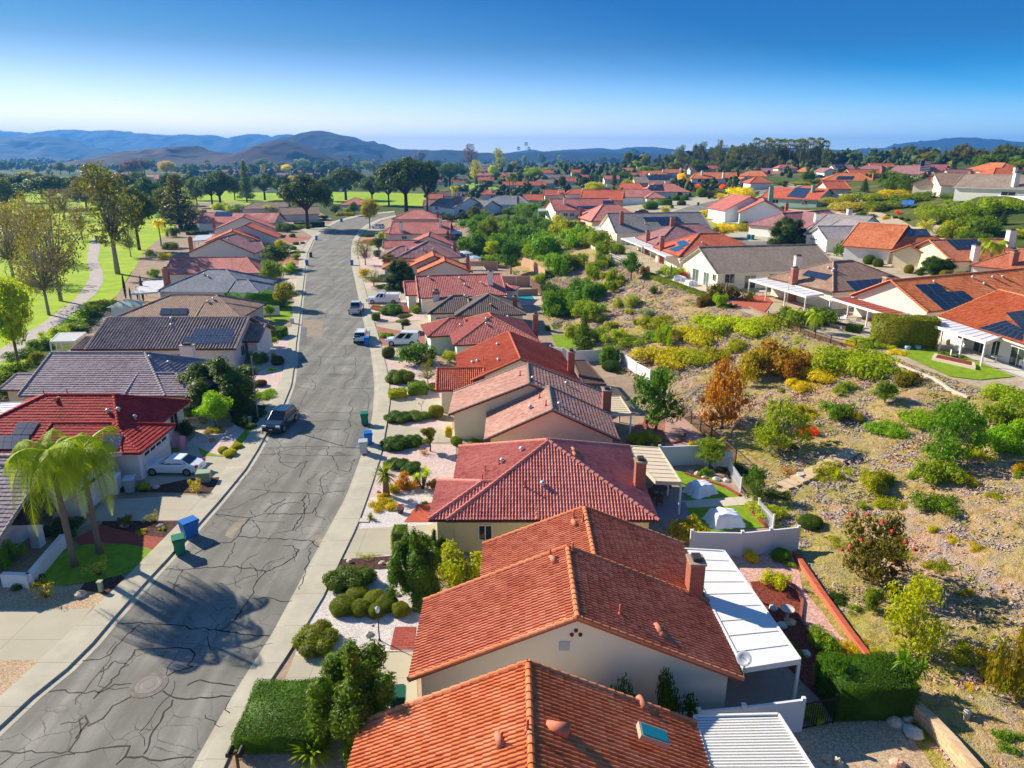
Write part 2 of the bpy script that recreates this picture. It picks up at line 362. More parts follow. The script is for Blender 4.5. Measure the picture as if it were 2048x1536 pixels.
def strip(name,A,B,mat,z,h=0,kind='structure'):
    """sheet between two pixel polylines, matched by distance along the street"""
    A,B=edge(A),edge(B)
    def res(L):
        L=np.array(L);d=np.r_[0,np.cumsum(np.linalg.norm(np.diff(L,axis=0),axis=1))];return L,d
    (a,da),(b,db)=res(A),res(B);n=160
    ta=np.linspace(0,1,n);pa=np.stack([np.interp(ta*da[-1],da,a[:,k])for k in(0,1)],1)
    # nearest matching by Y keeps it square to the street
    pb=np.stack([np.interp(ta*db[-1],db,b[:,k])for k in(0,1)],1)
    mb=MB();v=[(*p,z)for p in pa]+[(*p,z)for p in pb]
    f=[(i,n+i,n+i+1,i+1)for i in range(n-1)]
    s=np.cross(np.array(v[1])-np.array(v[0]),np.array(v[n])-np.array(v[0]))[2]
    if s>0:f=[t[::-1]for t in f]
    mb.add(v,f)
    if h:
        for L in(pa,pb):
            mb.add([(*p,z)for p in L]+[(*p,z-h)for p in L],[(i,i+1,n+i+1,n+i)for i in range(n-1)])
    return tag(mb.build(name,mat),kind=kind)
# asphalt: worn grey with wheel-track bands, tar-sealed cracks, patches
ta=NT('asphalt',.9,.2);p_=ta.pos();a1=ta.noise(p_,.25,5,.6);a2=ta.noise(p_,30,3,.7)
mp=ta.n('Mapping');mp.inputs['Scale'].default_value=(1.1,.06,1);ta.l(p_,mp.inputs[0]);a3=ta.noise(mp.outputs[0],.9,3,.5)
f_=ta.math('ADD',ta.math('MULTIPLY',a1.outputs[0],.4),ta.math('ADD',ta.math('MULTIPLY',a3.outputs[0],.36),ta.math('MULTIPLY',a2.outputs[0],.24)))
vo=ta.n('TexVoronoi',feature='DISTANCE_TO_EDGE',Scale=.75);wv_=ta.noise(p_,1.4,4,.7);ta.l(ta.mix(.35,p_,wv_.outputs[1],'ADD'),vo.inputs['Vector']);zone=ta.ramp(a1.outputs[0],[(.46,'#000000'),(.56,'#ffffff')])
ck=ta.math('MULTIPLY',ta.math('LESS_THAN',vo.outputs[0],.014),zone)
ta.col(ta.mix(ta.math('MULTIPLY',ck,.55),ta.ramp(f_,[(.3,'#615f57'),(.45,'#75736a'),(.55,'#87857c'),(.68,'#a6a399')]),'#3a3834'));ta.bump(a2.outputs[0],.3,.02)
strip('road',LK,RK,ta.m,.008)
tc=NT('concrete',.9,.2);p_=tc.pos();c1=tc.noise(p_,.5,6,.65);c2=tc.noise(p_,25,3)
sx=tc.n('SeparateXYZ');tc.l(p_,sx.inputs[0])
jn=tc.math('LESS_THAN',tc.math('FRACT',tc.math('DIVIDE',sx.outputs[1],3.1)),.012)
base=tc.ramp(tc.math('ADD',tc.math('MULTIPLY',c1.outputs[0],.7),tc.math('MULTIPLY',c2.outputs[0],.3)),[(.3,'#a39c88'),(.5,'#b8b19d'),(.7,'#c6c0ac')])
tc.col(tc.mix(tc.math('MULTIPLY',jn,.55),base,'#6f685c'));tc.bump(c2.outputs[0],.15,.01);M_conc=tc.m
@once
def concrete(c='#b8b09a'):
    t=NT('driveway_concrete',.9,.2);p=t.pos();a=t.noise(p,.4,6,.65);k=lin(c)
    s=t.n('SeparateXYZ');t.l(p,s.inputs[0]);j1=t.math('LESS_THAN',t.math('FRACT',t.math('DIVIDE',s.outputs[0],3.4)),.01);j2=t.math('LESS_THAN',t.math('FRACT',t.math('DIVIDE',s.outputs[1],3.0)),.011)
    b=t.mix(a.outputs[0],tuple(v*1.12 for v in k[:3])+(1,),tuple(v*.75 for v in k[:3])+(1,))
    t.col(t.mix(t.math('MULTIPLY',t.math('MAXIMUM',j1,j2),.5),b,'#6f685c'));return t.m
def offs(A,d):
    return A
GUT=.45
def shift(A,d):  # move a pixel polyline sideways by d metres (world x)
    out=[]
    for q in A:
        w=P(*q);w[0]+=d;out.append(proj(w))
    return out
strip('gutter',shift(RK,-.02),shift(RK,.42),M_conc,.014)
strip('gutter',shift(LK,.02),shift(LK,-.42),M_conc,.014)
strip('pavement',shift(RK,.40),RS,M_conc,.11,.11)
strip('pavement',LS,shift(LK,-.40),M_conc,.13,.13)
# cracks sealed with tar, photo pixels
tar=two_tone('tar',[(.3,'#1f1d1c'),(.7,'#2f2c2a')],4,rough=.6)
CR=[[(0,1503),(90,1505),(165,1505),(200,1497),(255,1492),(260,1492),(250,1514),(232,1530)],[(250,1514),(300,1520),(340,1518),(388,1515)],[(137,1503),(155,1478),(162,1462),(158,1440),(170,1432),(176,1444),(165,1458),(156,1470),(150,1478)],[(175,1453),(205,1438),(225,1412),(265,1392)],[(97,1384),(130,1380),(160,1385),(198,1386),(215,1378),(228,1369),(268,1368)],[(326,1382),(345,1394),(400,1395),(462,1394)],[(288,1508),(300,1475),(320,1445),(345,1400)],[(187,1398),(222,1365),(240,1340),(262,1316),(270,1300),(312,1298),(345,1296),(380,1298),(390,1308),(384,1322),(374,1331),(386,1333)],[(324,1358),(350,1343),(386,1333)],
 [(234,1246),(290,1248),(350,1250),(400,1256),(440,1262),(500,1270),(540,1272)],[(440,1262),(470,1240),(490,1210),(508,1185),(510,1170),(525,1150),(532,1143),(568,1128),(592,1112),(598,1100),(585,1092)],[(532,1143),(500,1136),(440,1133),(370,1139),(330,1139)],[(505,1197),(540,1196),(560,1203),(584,1202)],[(374,1371),(400,1360),(470,1372)],[(476,1073),(530,1076),(590,1080),(625,1083),(640,1095)],[(476,1073),(462,1085),(430,1087),(405,1100),(390,1108)],[(476,1073),(490,1048),(500,1036),(530,1027),(600,1028),(625,1026),(632,1015)],[(430,1028),(470,1034),(500,1036)],[(530,1024),(540,1014),(560,1005),(570,998)],[(600,1003),(612,990),(605,1000),(608,1020),(600,1038),(585,1060)],
 [(200,1345),(230,1322),(258,1330),(240,1337)],[(165,1322),(200,1319),(222,1308),(255,1268),(282,1248)],[(340,1182),(365,1140)],[(445,1133),(465,1106),(470,1085)],[(566,1092),(586,1091),(592,1105)],[(598,1180),(610,1150),(618,1120),(622,1095)],
 [(500,979),(540,982),(580,985),(612,986),(640,990)],[(500,1001),(535,985),(560,985)],[(646,990),(655,985),(690,983)],[(646,990),(640,960),(655,945),(660,942),(668,942)],[(646,990),(636,1010),(630,1030),(650,1040)],[(612,986),(620,1000),(610,1020),(602,1050),(590,1060)],[(556,905),(560,925),(590,937),(605,925),(614,922)],[(614,922),(605,938),(598,955)],[(520,910),(560,908),(600,912),(640,911),(665,912),(722,910)],[(660,912),(672,925),(675,940),(700,944),(708,918)],[(536,897),(600,893),(660,894),(720,896)],[(556,896),(560,908)],[(656,894),(654,911)],
 [(578,823),(620,825),(700,826),(745,827)],[(700,827),(697,845),(700,855),(690,860),(697,872),(690,888),(684,892)],[(702,825),(705,815),(696,808),(705,800),(700,797)],[(610,845),(660,841),(697,841)],[(605,862),(650,858),(692,859)],[(734,826),(738,806),(738,792),(725,780)],[(590,774),(640,781),(700,777),(748,777)],[(597,750),(640,748),(700,750),(747,750)],[(600,730),(650,731),(711,728)],[(687,776),(690,765),(708,755),(712,745),(710,714)],[(604,712),(640,713),(700,714),(741,711)],[(625,751),(640,735),(642,715)],[(622,758),(631,768),(628,780)],[(668,731),(670,745)],[(598,690),(650,691),(690,692),(740,693)],[(690,693),(692,703),(687,713)],[(615,780),(605,800),(595,825)],[(603,672),(650,674),(663,680),(663,690)],
 [(604,600),(650,594),(669,593),(719,592)],[(606,614),(660,613),(715,614)],[(669,593),(671,585),(660,575),(657,570),(668,568),(665,558),(658,556),(660,545),(655,535)],[(604,638),(650,636),(725,638)],[(650,636),(655,625),(652,612)],[(605,655),(650,662),(728,662)],[(605,575),(640,574),(658,570)],[(612,533),(660,533),(703,532)],[(648,552),(612,566)],
 [(60,1536),(100,1516),(150,1508)],[(0,1530),(20,1515),(30,1505)],[(120,1449),(150,1446),(166,1436)],[(460,1400),(450,1420),(470,1440),(455,1460)],[(410,1430),(440,1455),(452,1450)],[(415,1275),(421,1300),(430,1298)],[(500,1020),(512,1034)],[(352,1190),(348,1180),(360,1168)],[(560,1012),(580,1005),(600,1007)],[(505,1040),(520,1060),(512,1072)],[(560,1010),(545,1028)]]
def ribbon(name,lines,mat,z,wid,jit=.13):
    mb=MB()
    for L in lines:
        w=[P(*q)[:2]for q in L];pts=[w[0]]
        for a,b in zip(w[:-1],w[1:]):
            m=max(1,int(np.linalg.norm(b-a)/.3))
            for k in range(1,m+1):pts.append(a+(b-a)*k/m+(rng.normal(0,jit*.5,2)if k<m else 0))
        pts=np.array(pts);d=np.gradient(pts,axis=0);d/=np.linalg.norm(d,axis=1)[:,None]+1e-9;nrm=np.stack([-d[:,1],d[:,0]],1)
        ww=(wid*.5*rng.uniform(.45,1.3,len(pts)))[:,None];l,r=pts+nrm*ww,pts-nrm*ww;n=len(pts)
        mb.add([(*p,z)for p in l]+[(*p,z)for p in r],[(n+i,n+i+1,i+1,i)for i in range(n-1)])
    return tag(mb.build(name,mat),kind='structure')
ribbon('road_crack',CR[:22],tar,.0172,.078);ribbon('road_crack',CR[22:],tar,.0168,.05)
# fine random cracking of the old asphalt
fc=[]
for k in range(70):
    y=rng.uniform(24,150);x0=np.interp(y,[20,50,70,90,120,160],[-22,-21.8,-24,-26,-33,-45])+rng.uniform(.4,9.0)
    L=[(x0,y)];a=rng.uniform(0,6.28)
    for _ in range(rng.integers(4,11)):a+=rng.normal(0,.5);L.append((L[-1][0]+.5*math.cos(a),L[-1][1]+.5*math.sin(a)))
    fc.append([proj(np.array([p[0],p[1],0]))for p in L])
ribbon('road_crack',fc,tar,.0165,.03)
FPN=[0]
def flatp(name,poly,mat,z):
    FPN[0]+=1;return drape(name,poly,mat,lift=z+FPN[0]*.0004,flat=True)
patch=two_tone('asphalt_patch',[(.3,'#857768'),(.7,'#a39584')],1.5)
for q in[[(640,1068),(662,1063),(655,1080),(642,1093),(628,1080),(632,1070)],[(455,1060),(478,1040),(493,1036),(480,1055),(465,1078),(450,1072)],[(604,656),(645,656),(645,676),(603,672)],[(605,662),(606,640),(646,640),(645,655)]]:flatp('road_patch',q,patch,.0125)
dp=two_tone('asphalt_patch_dark',[(.3,'#5f6062'),(.7,'#77787b')],1.5)
for q in[[(602,655),(600,690),(612,690),(614,655)],[(705,900),(727,875),(733,850),(720,850),(700,895)]]:flatp('road_patch',q,dp,.0125)
# manhole covers
def manhole(px,py,r=.55,lab=''):
    c=P(px,py,.02);mb=MB();mb.lathe([(r*1.45,0),(r*1.45,.006),(r,.008)],28)
    mb.lathe([(r,.0),(r,.016),(r*.78,.016),(r*.76,.010),(r*.5,.010),(r*.48,.016),(.02,.016)],28,mi=1)
    o=mb.build('manhole_cover',[two_tone('worn_concrete',[(.3,'#6c665e'),(.7,'#8a8379')],3),plain('#6d6a66',.6,.4,name='cast_iron')]);o.location=c
    tag(o,lab,'manhole cover')
manhole(297,1370,.62,'round iron manhole cover in the asphalt below the palm shadow')
manhole(668,749,.6,'round manhole cover in the middle of the street, far from the palms')
manhole(679,907,.35,'small round valve cover beside the tar seams across the street')
# --- land patches: drives, gravel beds, lawns (photo pixels, flat valley floor)
GR_pink=gravel('#cbb0a6','#a88f88','#e3d3c8');GR_white=gravel('#c9c0bb','#a39a96','#e4ddd6',.05);GR_tan=gravel('#b49a7c','#8f7356','#d3bc9c',.05);GR_red=gravel('#a56a5a','#7f4a40','#c08a78',.05)
mulch=gravel('#4f3a33','#33241f','#6e4d43',.07);mulch_red=gravel('#7a3b2f','#55281f','#96503f',.07)
GRASS=two_tone('lawn_grass',[(.3,'#6c8618'),(.5,'#84a020'),(.7,'#96ae28')],.12,6,bump=.5,bs=12,bd=.05,scale2=3.0)
TURF=two_tone('turf',[(.3,'#6a8418'),(.5,'#7c981e'),(.7,'#8aa626')],1.5,4,bump=.5,bs=30,bd=.04)
GOLF=two_tone('golf_grass',[(.28,'#688c06'),(.42,'#88a80a'),(.56,'#9fb80e'),(.72,'#b8c02c')],.03,6,bump=.3,bs=4,bd=.1,scale2=.25)
CONC=concrete()
LOT_R=two_tone('lot_soil',[(.3,'#8b7560'),(.5,'#a68e78'),(.7,'#bca892')],.4,6,scale2=4.0)
flatp('lot_ground',RS[1:]+[(830,440),(930,440),(970,470),(1010,520),(1085,590),(1100,640),(1180,690),(1240,735),(1330,800),(1400,860),(1500,960),(1592,1090),(1640,1185),(1770,1350),(1900,1536),(2100,1800),(300,1800)],LOT_R,.004)
LOT_L=two_tone('lot_soil_left',[(.3,'#7b6a56'),(.5,'#9a8670'),(.7,'#b5a18b')],.4,6,scale2=4.0)
flatp('lot_ground',LS[1:-3]+[(640,425),(560,418),(470,405),(385,405),(372,430),(330,470),(290,500),(255,560),(200,640),(150,690),(60,760),(-300,1000),(-600,1500)],LOT_L,.004)
# golf course
drape('golf_course',[(-500,1000),(-60,760),(30,740),(110,680),(170,640),(235,590),(262,545),(310,500),(372,450),(430,410),(560,408),(600,400),(690,410),(850,412),(880,400),(860,388),(700,383),(500,385),(380,372),(60,360),(-100,365),(-500,420)],GOLF,.006,flat=True)
drape('golf_path',[(186,476),(203,476),(200,500),(196,520),(206,545),(207,565),(190,590),(160,615),(130,640),(90,668),(55,690),(20,715),(-40,745),(-70,740),(0,700),(40,672),(80,650),(120,620),(150,598),(168,575),(180,555),(178,540),(174,520),(178,495)],two_tone('path_concrete',[(.3,'#a39a92'),(.7,'#c0b6ac')],.6),.03,flat=True)
drape('golf_path',[(0,357),(60,362),(60,366),(0,362)],two_tone('path_concrete',[(.3,'#a39a92'),(.7,'#c0b6ac')],.6),.03,flat=True)
drape('golf_bunker',[(0,448),(60,452),(95,462),(70,470),(0,466)],two_tone('sand',[(.3,'#c7b07c'),(.7,'#dccb9a')],.6),.03,flat=True)
drape('rough_grass',[(0,425),(80,430),(120,442),(90,455),(0,448)],two_tone('rough',[(.3,'#6c7a1c'),(.7,'#90952a')],.3),.02,flat=True)
# driveways right
DR=[[(473,1480),(480,1465),(560,1385),(590,1310),(830,1305),(838,1440),(760,1440),(640,1440),(500,1450)],[(683,1120),(715,1052),(885,1030),(885,1100),(790,1112),(760,1110)],[(773,868),(778,848),(930,862),(930,884),(775,888)],[(780,822),(781,795),(900,792),(900,838),(850,835),(779,838)],[(766,710),(762,692),(890,688),(905,710),(860,716),(770,715)],[(754,662),(753,650),(855,640),(858,662),(800,662)],[(747,645),(741,628),(870,622),(880,640),(800,642)],[(735,596),(731,578),(815,580),(812,600)],[(724,560),(719,545),(790,540),(795,556)],[(716,500),(717,487),(780,490),(780,502)],[(728,466),(740,452),(790,462),(788,475)]]
for q in DR:flatp('driveway',q,CONC,.02)
# driveways left
DL=[[(-60,1218),(185,1218),(84,1321),(-60,1321)],[(215,1000),(430,988),(365,1042),(330,1072),(195,1042),(150,1060)],[(285,950),(350,912),(400,862),(455,855),(500,862),(470,913),(440,958),(400,963),(300,985)],[(440,860),(330,890),(330,835),(400,800),(425,815)],[(505,805),(538,806),(520,838),(505,830)],[(460,800),(530,770),(552,777),(536,810),(470,812)],[(505,730),(560,722),(566,745),(505,750)],[(500,650),(584,655),(579,678),(500,690)],[(590,640),(594,610),(565,612),(560,640)],[(556,530),(597,530),(596,555),(570,560)],[(570,490),(615,480),(600,505),(572,505)],[(600,458),(655,448),(643,458),(625,474)]]
for q in DL:flatp('driveway',q,CONC,.02)
# gravel, mulch, lawns, brick
for q,m in[([(0,1172),(60,1168),(195,1170),(218,1190),(190,1218),(0,1218)],GR_tan),([(-60,1321),(84,1321),(0,1398),(-60,1440)],GR_tan),([(330,1042),(365,1042),(331,1077),(300,1073),(240,1075),(200,1062),(205,1043)],mulch),([(160,1180),(175,1160),(205,1140),(235,1143),(250,1158),(215,1190)],mulch),([(275,985),(427,987),(440,955),(380,958),(300,975)],mulch),([(640,1195),(683,1120),(760,1112),(840,1105),(860,1200),(850,1300),(590,1312),(600,1265)],GR_white),([(683,1120),(790,1112),(800,1135),(760,1140),(680,1135)],mulch),
 ([(713,1053),(741,979),(762,913),(775,885),(912,890),(912,960),(870,985),(868,1045)],GR_pink),([(735,1000),(760,990),(850,985),(868,990),(866,1050),(720,1058)],GR_white),([(780,840),(850,838),(905,845),(905,862),(775,850)],GR_pink),([(780,800),(779,771),(880,760),(905,795)],GR_pink),([(768,716),(870,718),(890,745),(880,765),(779,768),(773,736)],GR_pink),([(757,662),(753,653),(800,662),(858,662),(880,690),(762,692)],GR_red),([(741,625),(735,600),(812,600),(845,618),(850,640),(748,645)],GR_pink),([(738,618),(745,612),(770,612),(822,612),(830,625),(780,630)],mulch_red),([(724,562),(795,556),(812,580),(731,578)],GR_pink),
 ([(718,523),(716,503),(780,502),(790,540),(719,545)],GR_pink),([(728,480),(790,476),(790,490),(717,487)],mulch_red),([(740,468),(728,466),(788,466),(790,478)],TURF),
 ([(380,885),(400,858),(415,850),(440,870),(470,850),(500,870),(480,900),(430,912),(400,895)],GR_pink),([(455,812),(470,812),(536,810),(505,862),(470,850)],mulch),([(540,735),(566,745),(563,760),(552,777),(500,790),(500,750)],GR_pink),([(490,690),(579,678),(575,695),(566,730),(505,730)],GR_pink),([(490,655),(530,650),(540,600),(580,600),(588,640),(560,645),(500,650)],TURF),([(565,560),(596,556),(594,600),(560,590)],GR_pink),([(560,505),(600,507),(596,530),(556,530)],GR_red),([(560,470),(625,474),(615,480),(570,490)],GR_red),
 ([(1370,1015),(1490,1012),(1530,1055),(1400,1068),(1385,1045)],TURF),([(1345,945),(1400,940),(1480,995),(1375,1002)],TURF),([(1362,1003),(1500,993),(1510,1010),(1365,1017)],concrete('#d2c4b0')),([(1290,1000),(1370,1005),(1390,1060),(1330,1060),(1300,1020)],concrete('#9c8a90')),
 ([(1430,1115),(1590,1100),(1605,1180),(1700,1290),(1755,1350),(1660,1372),(1600,1300),(1520,1200)],gravel('#c99c8c','#a67d70','#e2bdae',.09)),([(1500,1165),(1560,1160),(1602,1190),(1610,1260),(1680,1330),(1640,1400),(1560,1320)],mulch_red),([(1460,1350),(1560,1345),(1610,1400),(1600,1440),(1440,1440)],concrete('#a8978a')),
 ([(1600,1460),(1680,1430),(1830,1420),(1860,1500),(1950,1600),(1600,1600)],GR_tan),([(1270,850),(1370,815),(1430,850),(1480,920),(1300,930),(1250,890)],GR_red),([(1180,760),(1260,750),(1330,800),(1250,800)],LOT_L),([(1100,670),(1155,670),(1160,690),(1120,705)],TURF),([(1330,830),(1400,860),(1480,930),(1400,935),(1330,900)],gravel('#b58f84','#9a776d','#cbaa9c')),
 ([(1020,580),(1085,580),(1100,610),(1030,612)],concrete('#c9b8a4')),([(60,1148),(95,1110),(180,1085),(255,1090),(303,1098),(305,1110),(270,1140),(240,1152),(180,1165),(130,1172),(70,1170)],TURF),([(148,1080),(200,1050),(235,1060),(300,1073),(331,1077),(307,1101),(270,1090),(200,1088),(160,1092)],pavers()),([(350,1115),(350,1115),(352,1112)],TURF),
 ([(395,895),(415,905),(440,912),(460,895),(500,850),(505,865),(470,905),(445,914),(405,912)],TURF),([(780,1300),(790,1255),(832,1255),(828,1300)],pavers()),([(808,1045),(835,1010),(868,1005),(870,1045)],pavers('#c4573c','#b04a34')),([(1000,645),(1020,650),(1015,660)],TURF)]:
    if len(set(q))>2:flatp('garden_bed' if m in(mulch,mulch_red)else 'lawn' if m in(TURF,)else 'paving' if m.name.startswith(('brick','driveway'))else 'gravel_ground',q,m,.012 if m in(GR_white,GR_pink,GR_red,GR_tan)else .024 if m not in(mulch,mulch_red)else .03)
# --- second street up on the mesa
drape('mesa_ground',[(1085,432),(1210,503),(1300,546),(1380,584),(1500,632),(1640,682),(1760,712),(1900,762),(2060,812),(2300,860),(2300,520),(2048,500),(1900,455),(1760,425),(1600,420),(1420,396),(1250,385),(1120,395)],two_tone('mesa_soil',[(.3,'#8d7c62'),(.5,'#b3a48a'),(.7,'#c9bda6')],.3,6,scale2=3),.06,3.0)
ROAD2=[(1345,425),(1380,413),(1425,403),(1516,380),(1595,364),(1612,366),(1520,390),(1450,412),(1400,428),(1380,436),(1378,445),(1400,458),(1440,472),(1500,482),(1560,486),(1640,515),(1700,522),(1660,535),(1600,520),(1500,500),(1430,490),(1380,470),(1345,445)]
drape('road',ROAD2,ta.m,.14,3.0)
drape('pavement',[(1612,366),(1520,390),(1450,412),(1400,428),(1380,436),(1378,445),(1400,458),(1440,472),(1500,482),(1560,486),(1570,480),(1505,475),(1450,465),(1415,455),(1396,445),(1396,438),(1415,430),(1470,412),(1530,391),(1620,368)],CONC,.2,3.0)
for q in[[(1320,425),(1345,425),(1380,413),(1425,403),(1400,398),(1360,402),(1300,412)],[(1395,462),(1440,470),(1500,478),(1560,470),(1600,470),(1540,455),(1480,458)],[(1640,515),(1700,522),(1760,520),(1900,575),(2048,560),(2048,545),(1900,545),(1800,510),(1700,490),(1620,500)],[(1470,470),(1530,462),(1570,485),(1500,484)]]:drape('driveway',q,CONC,.17,3.0)
for q in[[(1398,437),(1420,427),(1450,425),(1480,432),(1440,438),(1400,442)],[(1410,447),(1440,444),(1500,450),(1470,462),(1420,456)]]:drape('lawn',q,two_tone('dry_lawn',[(.3,'#8a9a26'),(.7,'#b0b03a')],.5),.21,2.0)
drape('lawn',[(1790,705),(1850,700),(1900,705),(2030,755),(1960,762),(1900,755)],TURF,.12,2.0)
drape('paving',[(1840,695),(1870,690),(1920,690),(2060,735),(2100,780),(2030,752),(1900,704)],concrete('#c6c1ba'),.13,2.0)
drape('paving',[(1610,635),(1670,628),(1760,655),(1840,670),(1840,690),(1760,680)],concrete('#bdb4a6'),.13,2.0)
drape('paving',[(1455,610),(1480,596),(1530,592),(1545,605),(1530,625)],pavers('#c4604a','#b4523e'),.13,2.0)
drape('paving',[(1330,565),(1375,555),(1440,560),(1440,580),(1410,585)],concrete('#d0bcb0'),.13,2.0)
drape('lawn',[(900,372),(960,366),(1000,375),(990,380),(900,382)],GRASS,.1,6.0)
# --- the slope: lumpy ice plant and dry soil
def hill_mesh():
    ys=np.arange(12,205,.42);ts=np.linspace(-.04,1.03,84);Yg,Tg=np.meshgrid(ys,ts,indexing='ij')
    xt=np.interp(Yg,ty,tx);xc=np.maximum(np.interp(Yg,cy,cx),xt+6);Xg=xt+(xc-xt)*Tg
    Zg=land_exact(Xg,Yg)
    from mathutils import noise as mn
    amp=ss(Tg*12+.5)*ss((1.03-Tg)*14)
    N=np.array([mn.noise((x*.9,y*.9,0))*.16+mn.noise((x*2.3,y*2.3,5))*.09+mn.noise((x*.22,y*.22,9))*.35 for x,y in zip(Xg.ravel(),Yg.ravel())]).reshape(Xg.shape)
    Zg=Zg+.03+np.maximum(N+.12,-.02)*amp
    n,m=Xg.shape;I=np.arange(n*m).reshape(n,m);q=np.stack([I[:-1,:-1],I[:-1,1:],I[1:,1:],I[1:,:-1]],-1).reshape(-1,4)
    t=NT('iceplant',.95,.1);p=t.pos();a=t.noise(p,.09,5,.65);b=t.noise(p,1.6,5,.75,.6);c=t.noise(p,7,4,.7)
    dry=t.ramp(b.outputs[0],[(.3,'#7a6240'),(.42,'#b08e60'),(.5,'#d0aa78'),(.56,'#c9a488'),(.63,'#b5a8a4'),(.72,'#dcc294')])
    grn=t.ramp(b.outputs[0],[(.3,'#5a641a'),(.45,'#8f942c'),(.55,'#aca83a'),(.7,'#c8ac54')])
    fk=t.ramp(a.outputs[0],[(.40,'#000000'),(.56,'#ffffff')]);pv=t.noise(p,.5,4,.7)
    fk2=t.ramp(pv.outputs[0],[(.5,'#000000'),(.62,'#ffffff')])
    lil=t.mix(t.math('MULTIPLY',t.math('MULTIPLY',fk2,.6),1.0),dry,'#a79b9c');base=t.mix(t.math('MULTIPLY',fk,.7),lil,grn)
    t.col(t.mix(t.math('MULTIPLY',c.outputs[0],.22),base,'#5c4a30'));t.bump(t.math('ADD',b.outputs[0],t.math('MULTIPLY',c.outputs[0],.5)),1.0,.25)
    me=npmesh('hillside',np.stack([Xg,Yg,Zg],-1).reshape(-1,3),q[:,::-1],t.m,True);o=bpy.data.objects.new('hillside',me);COL.objects.link(o);tag(o,kind='structure')
hill_mesh()
def tufts():
    rs=np.random.default_rng(5);n=19000;ys=rs.uniform(20,150,n);ys=ys[rs.uniform(0,1,n)<np.clip(60/ys,.25,1)];n=len(ys);t=rs.uniform(0,1.0,n);xt=np.interp(ys,ty,tx);xc=np.maximum(np.interp(ys,cy,cx),xt+6);xs=xt+(xc-xt)*t
    zs=land_exact(xs,ys)+.12;m=18;c=np.repeat(np.stack([xs,ys,zs],1),m,0);sz=np.repeat(rs.uniform(.12,.36,n)*(1+ys/110),m)
    d=rs.normal(0,1,(n*m,3));d[:,2]=np.abs(d[:,2])*.8;d/=np.linalg.norm(d,axis=1)[:,None];p=c+d*(sz*.8)[:,None]*np.array([1,1,.24]);nr=d*.5+np.array([0,0,.9])+rs.normal(0,.35,d.shape);nr/=np.linalg.norm(nr,axis=1)[:,None]
    a=np.cross(nr,rs.normal(0,1,nr.shape));a/=np.linalg.norm(a,axis=1)[:,None];b=np.cross(nr,a);L=a*(sz*.26)[:,None];Wd=b*(sz*.12)[:,None]
    v=np.stack([p-L,p+Wd,p+L,p-Wd],1).reshape(-1,3)
    tt=NT('ground_cover_leaves',.8,.15);q=tt.pos();a_=tt.noise(q,.13,5,.65);g_=tt.n('NewGeometry').outputs['Random Per Island'];b_=tt.noise(q,.8,3,.6);f=tt.math('ADD',tt.math('ADD',tt.math('MULTIPLY',a_.outputs[0],.62),tt.math('MULTIPLY',b_.outputs[0],.36)),tt.math('MULTIPLY',g_,.09))
    tt.col(tt.ramp(f,[(.32,'#a89a5c'),(.40,'#c8a874'),(.47,'#c4968a'),(.54,'#b0a6a8'),(.60,'#b09c6c'),(.70,'#8a9034'),(.85,'#b0a83c')]))
    o=bpy.data.objects.new('ground_cover_plants',npmesh('ground_cover_plants',v,np.arange(len(v)).reshape(-1,4),tt.m));COL.objects.link(o);tag(o,kind='stuff')
tufts()
# --- mountains and ranges: each its own ridge at its own distance
def ridge(name,sky_px,dist,depth,c1,c2,seed,front=1.0,nz=.34):
    from mathutils import noise as mn
    pts=[]
    for px,py in sky_px:
        d=ray(px,py);t=dist/d[1];pts.append((d[0]*t,CAMZ+d[2]*t))
    xs=np.linspace(pts[0][0],pts[-1][0],max(40,int(abs(pts[-1][0]-pts[0][0])/(dist*.0022))));hs=np.interp(xs,[p[0]for p in pts],[p[1]for p in pts]);k5=np.ones(5)/5;hs=np.convolve(np.pad(hs,2,'edge'),k5,'valid');hs=hs+np.array([mn.fractal((x/depth*9,seed*3.1,0),.9,2.1,5)for x in xs])*hs.max()*.03
    us=np.linspace(-1,1,61);Xg,U=np.meshgrid(xs,us,indexing='ij');Hh=np.repeat(hs[:,None],len(us),1)
    prof=np.where(U<0,(1-np.abs(U)**1.25),1-U**2);Yg=dist+U*depth
    N=np.array([(mn.ridged_multi_fractal((x*4.2/depth+seed,y*2.4/depth,seed),1.0,2.0,5,1.0,2.0)-1.2)*.6 for x,y in zip(Xg.ravel(),Yg.ravel())]).reshape(Xg.shape)
    Zg=np.maximum(Hh*prof,-2)+N*nz*Hh.max()*np.minimum(1,np.abs(U)*3)*prof-2
    n,m=Xg.shape;I=np.arange(n*m).reshape(n,m);q=np.stack([I[:-1,:-1],I[1:,:-1],I[1:,1:],I[:-1,1:]],-1).reshape(-1,4)
    o=bpy.data.objects.new(name,npmesh(name,np.stack([Xg,Yg,Zg],-1).reshape(-1,3),q,two_tone('scrub_'+str(seed),[(.3,c1),(.7,c2)],12/dist,6,bump=.0),True));COL.objects.link(o);tag(o,kind='structure')
ridge('mountain',[(-300,270),(-60,258),(0,263),(13,264),(31,273),(60,276),(77,266),(110,260),(152,259),(187,261.5),(211,259),(250,263.5),(264,267),(305,268),(316,271),(374,268.5),(431,270),(450,278),(457,281),(480,272),(501,267),(520,271),(534,276),(550,272),(565,267),(576,270),(600,280),(660,300),(700,316)],7000,1100,'#171a14','#26221a',1)
ridge('mountain',[(-300,280),(-80,268),(0,274),(77,272),(110,281),(154,296),(190,304),(228,314),(260,322)],4600,800,'#181c14','#28261a',2)
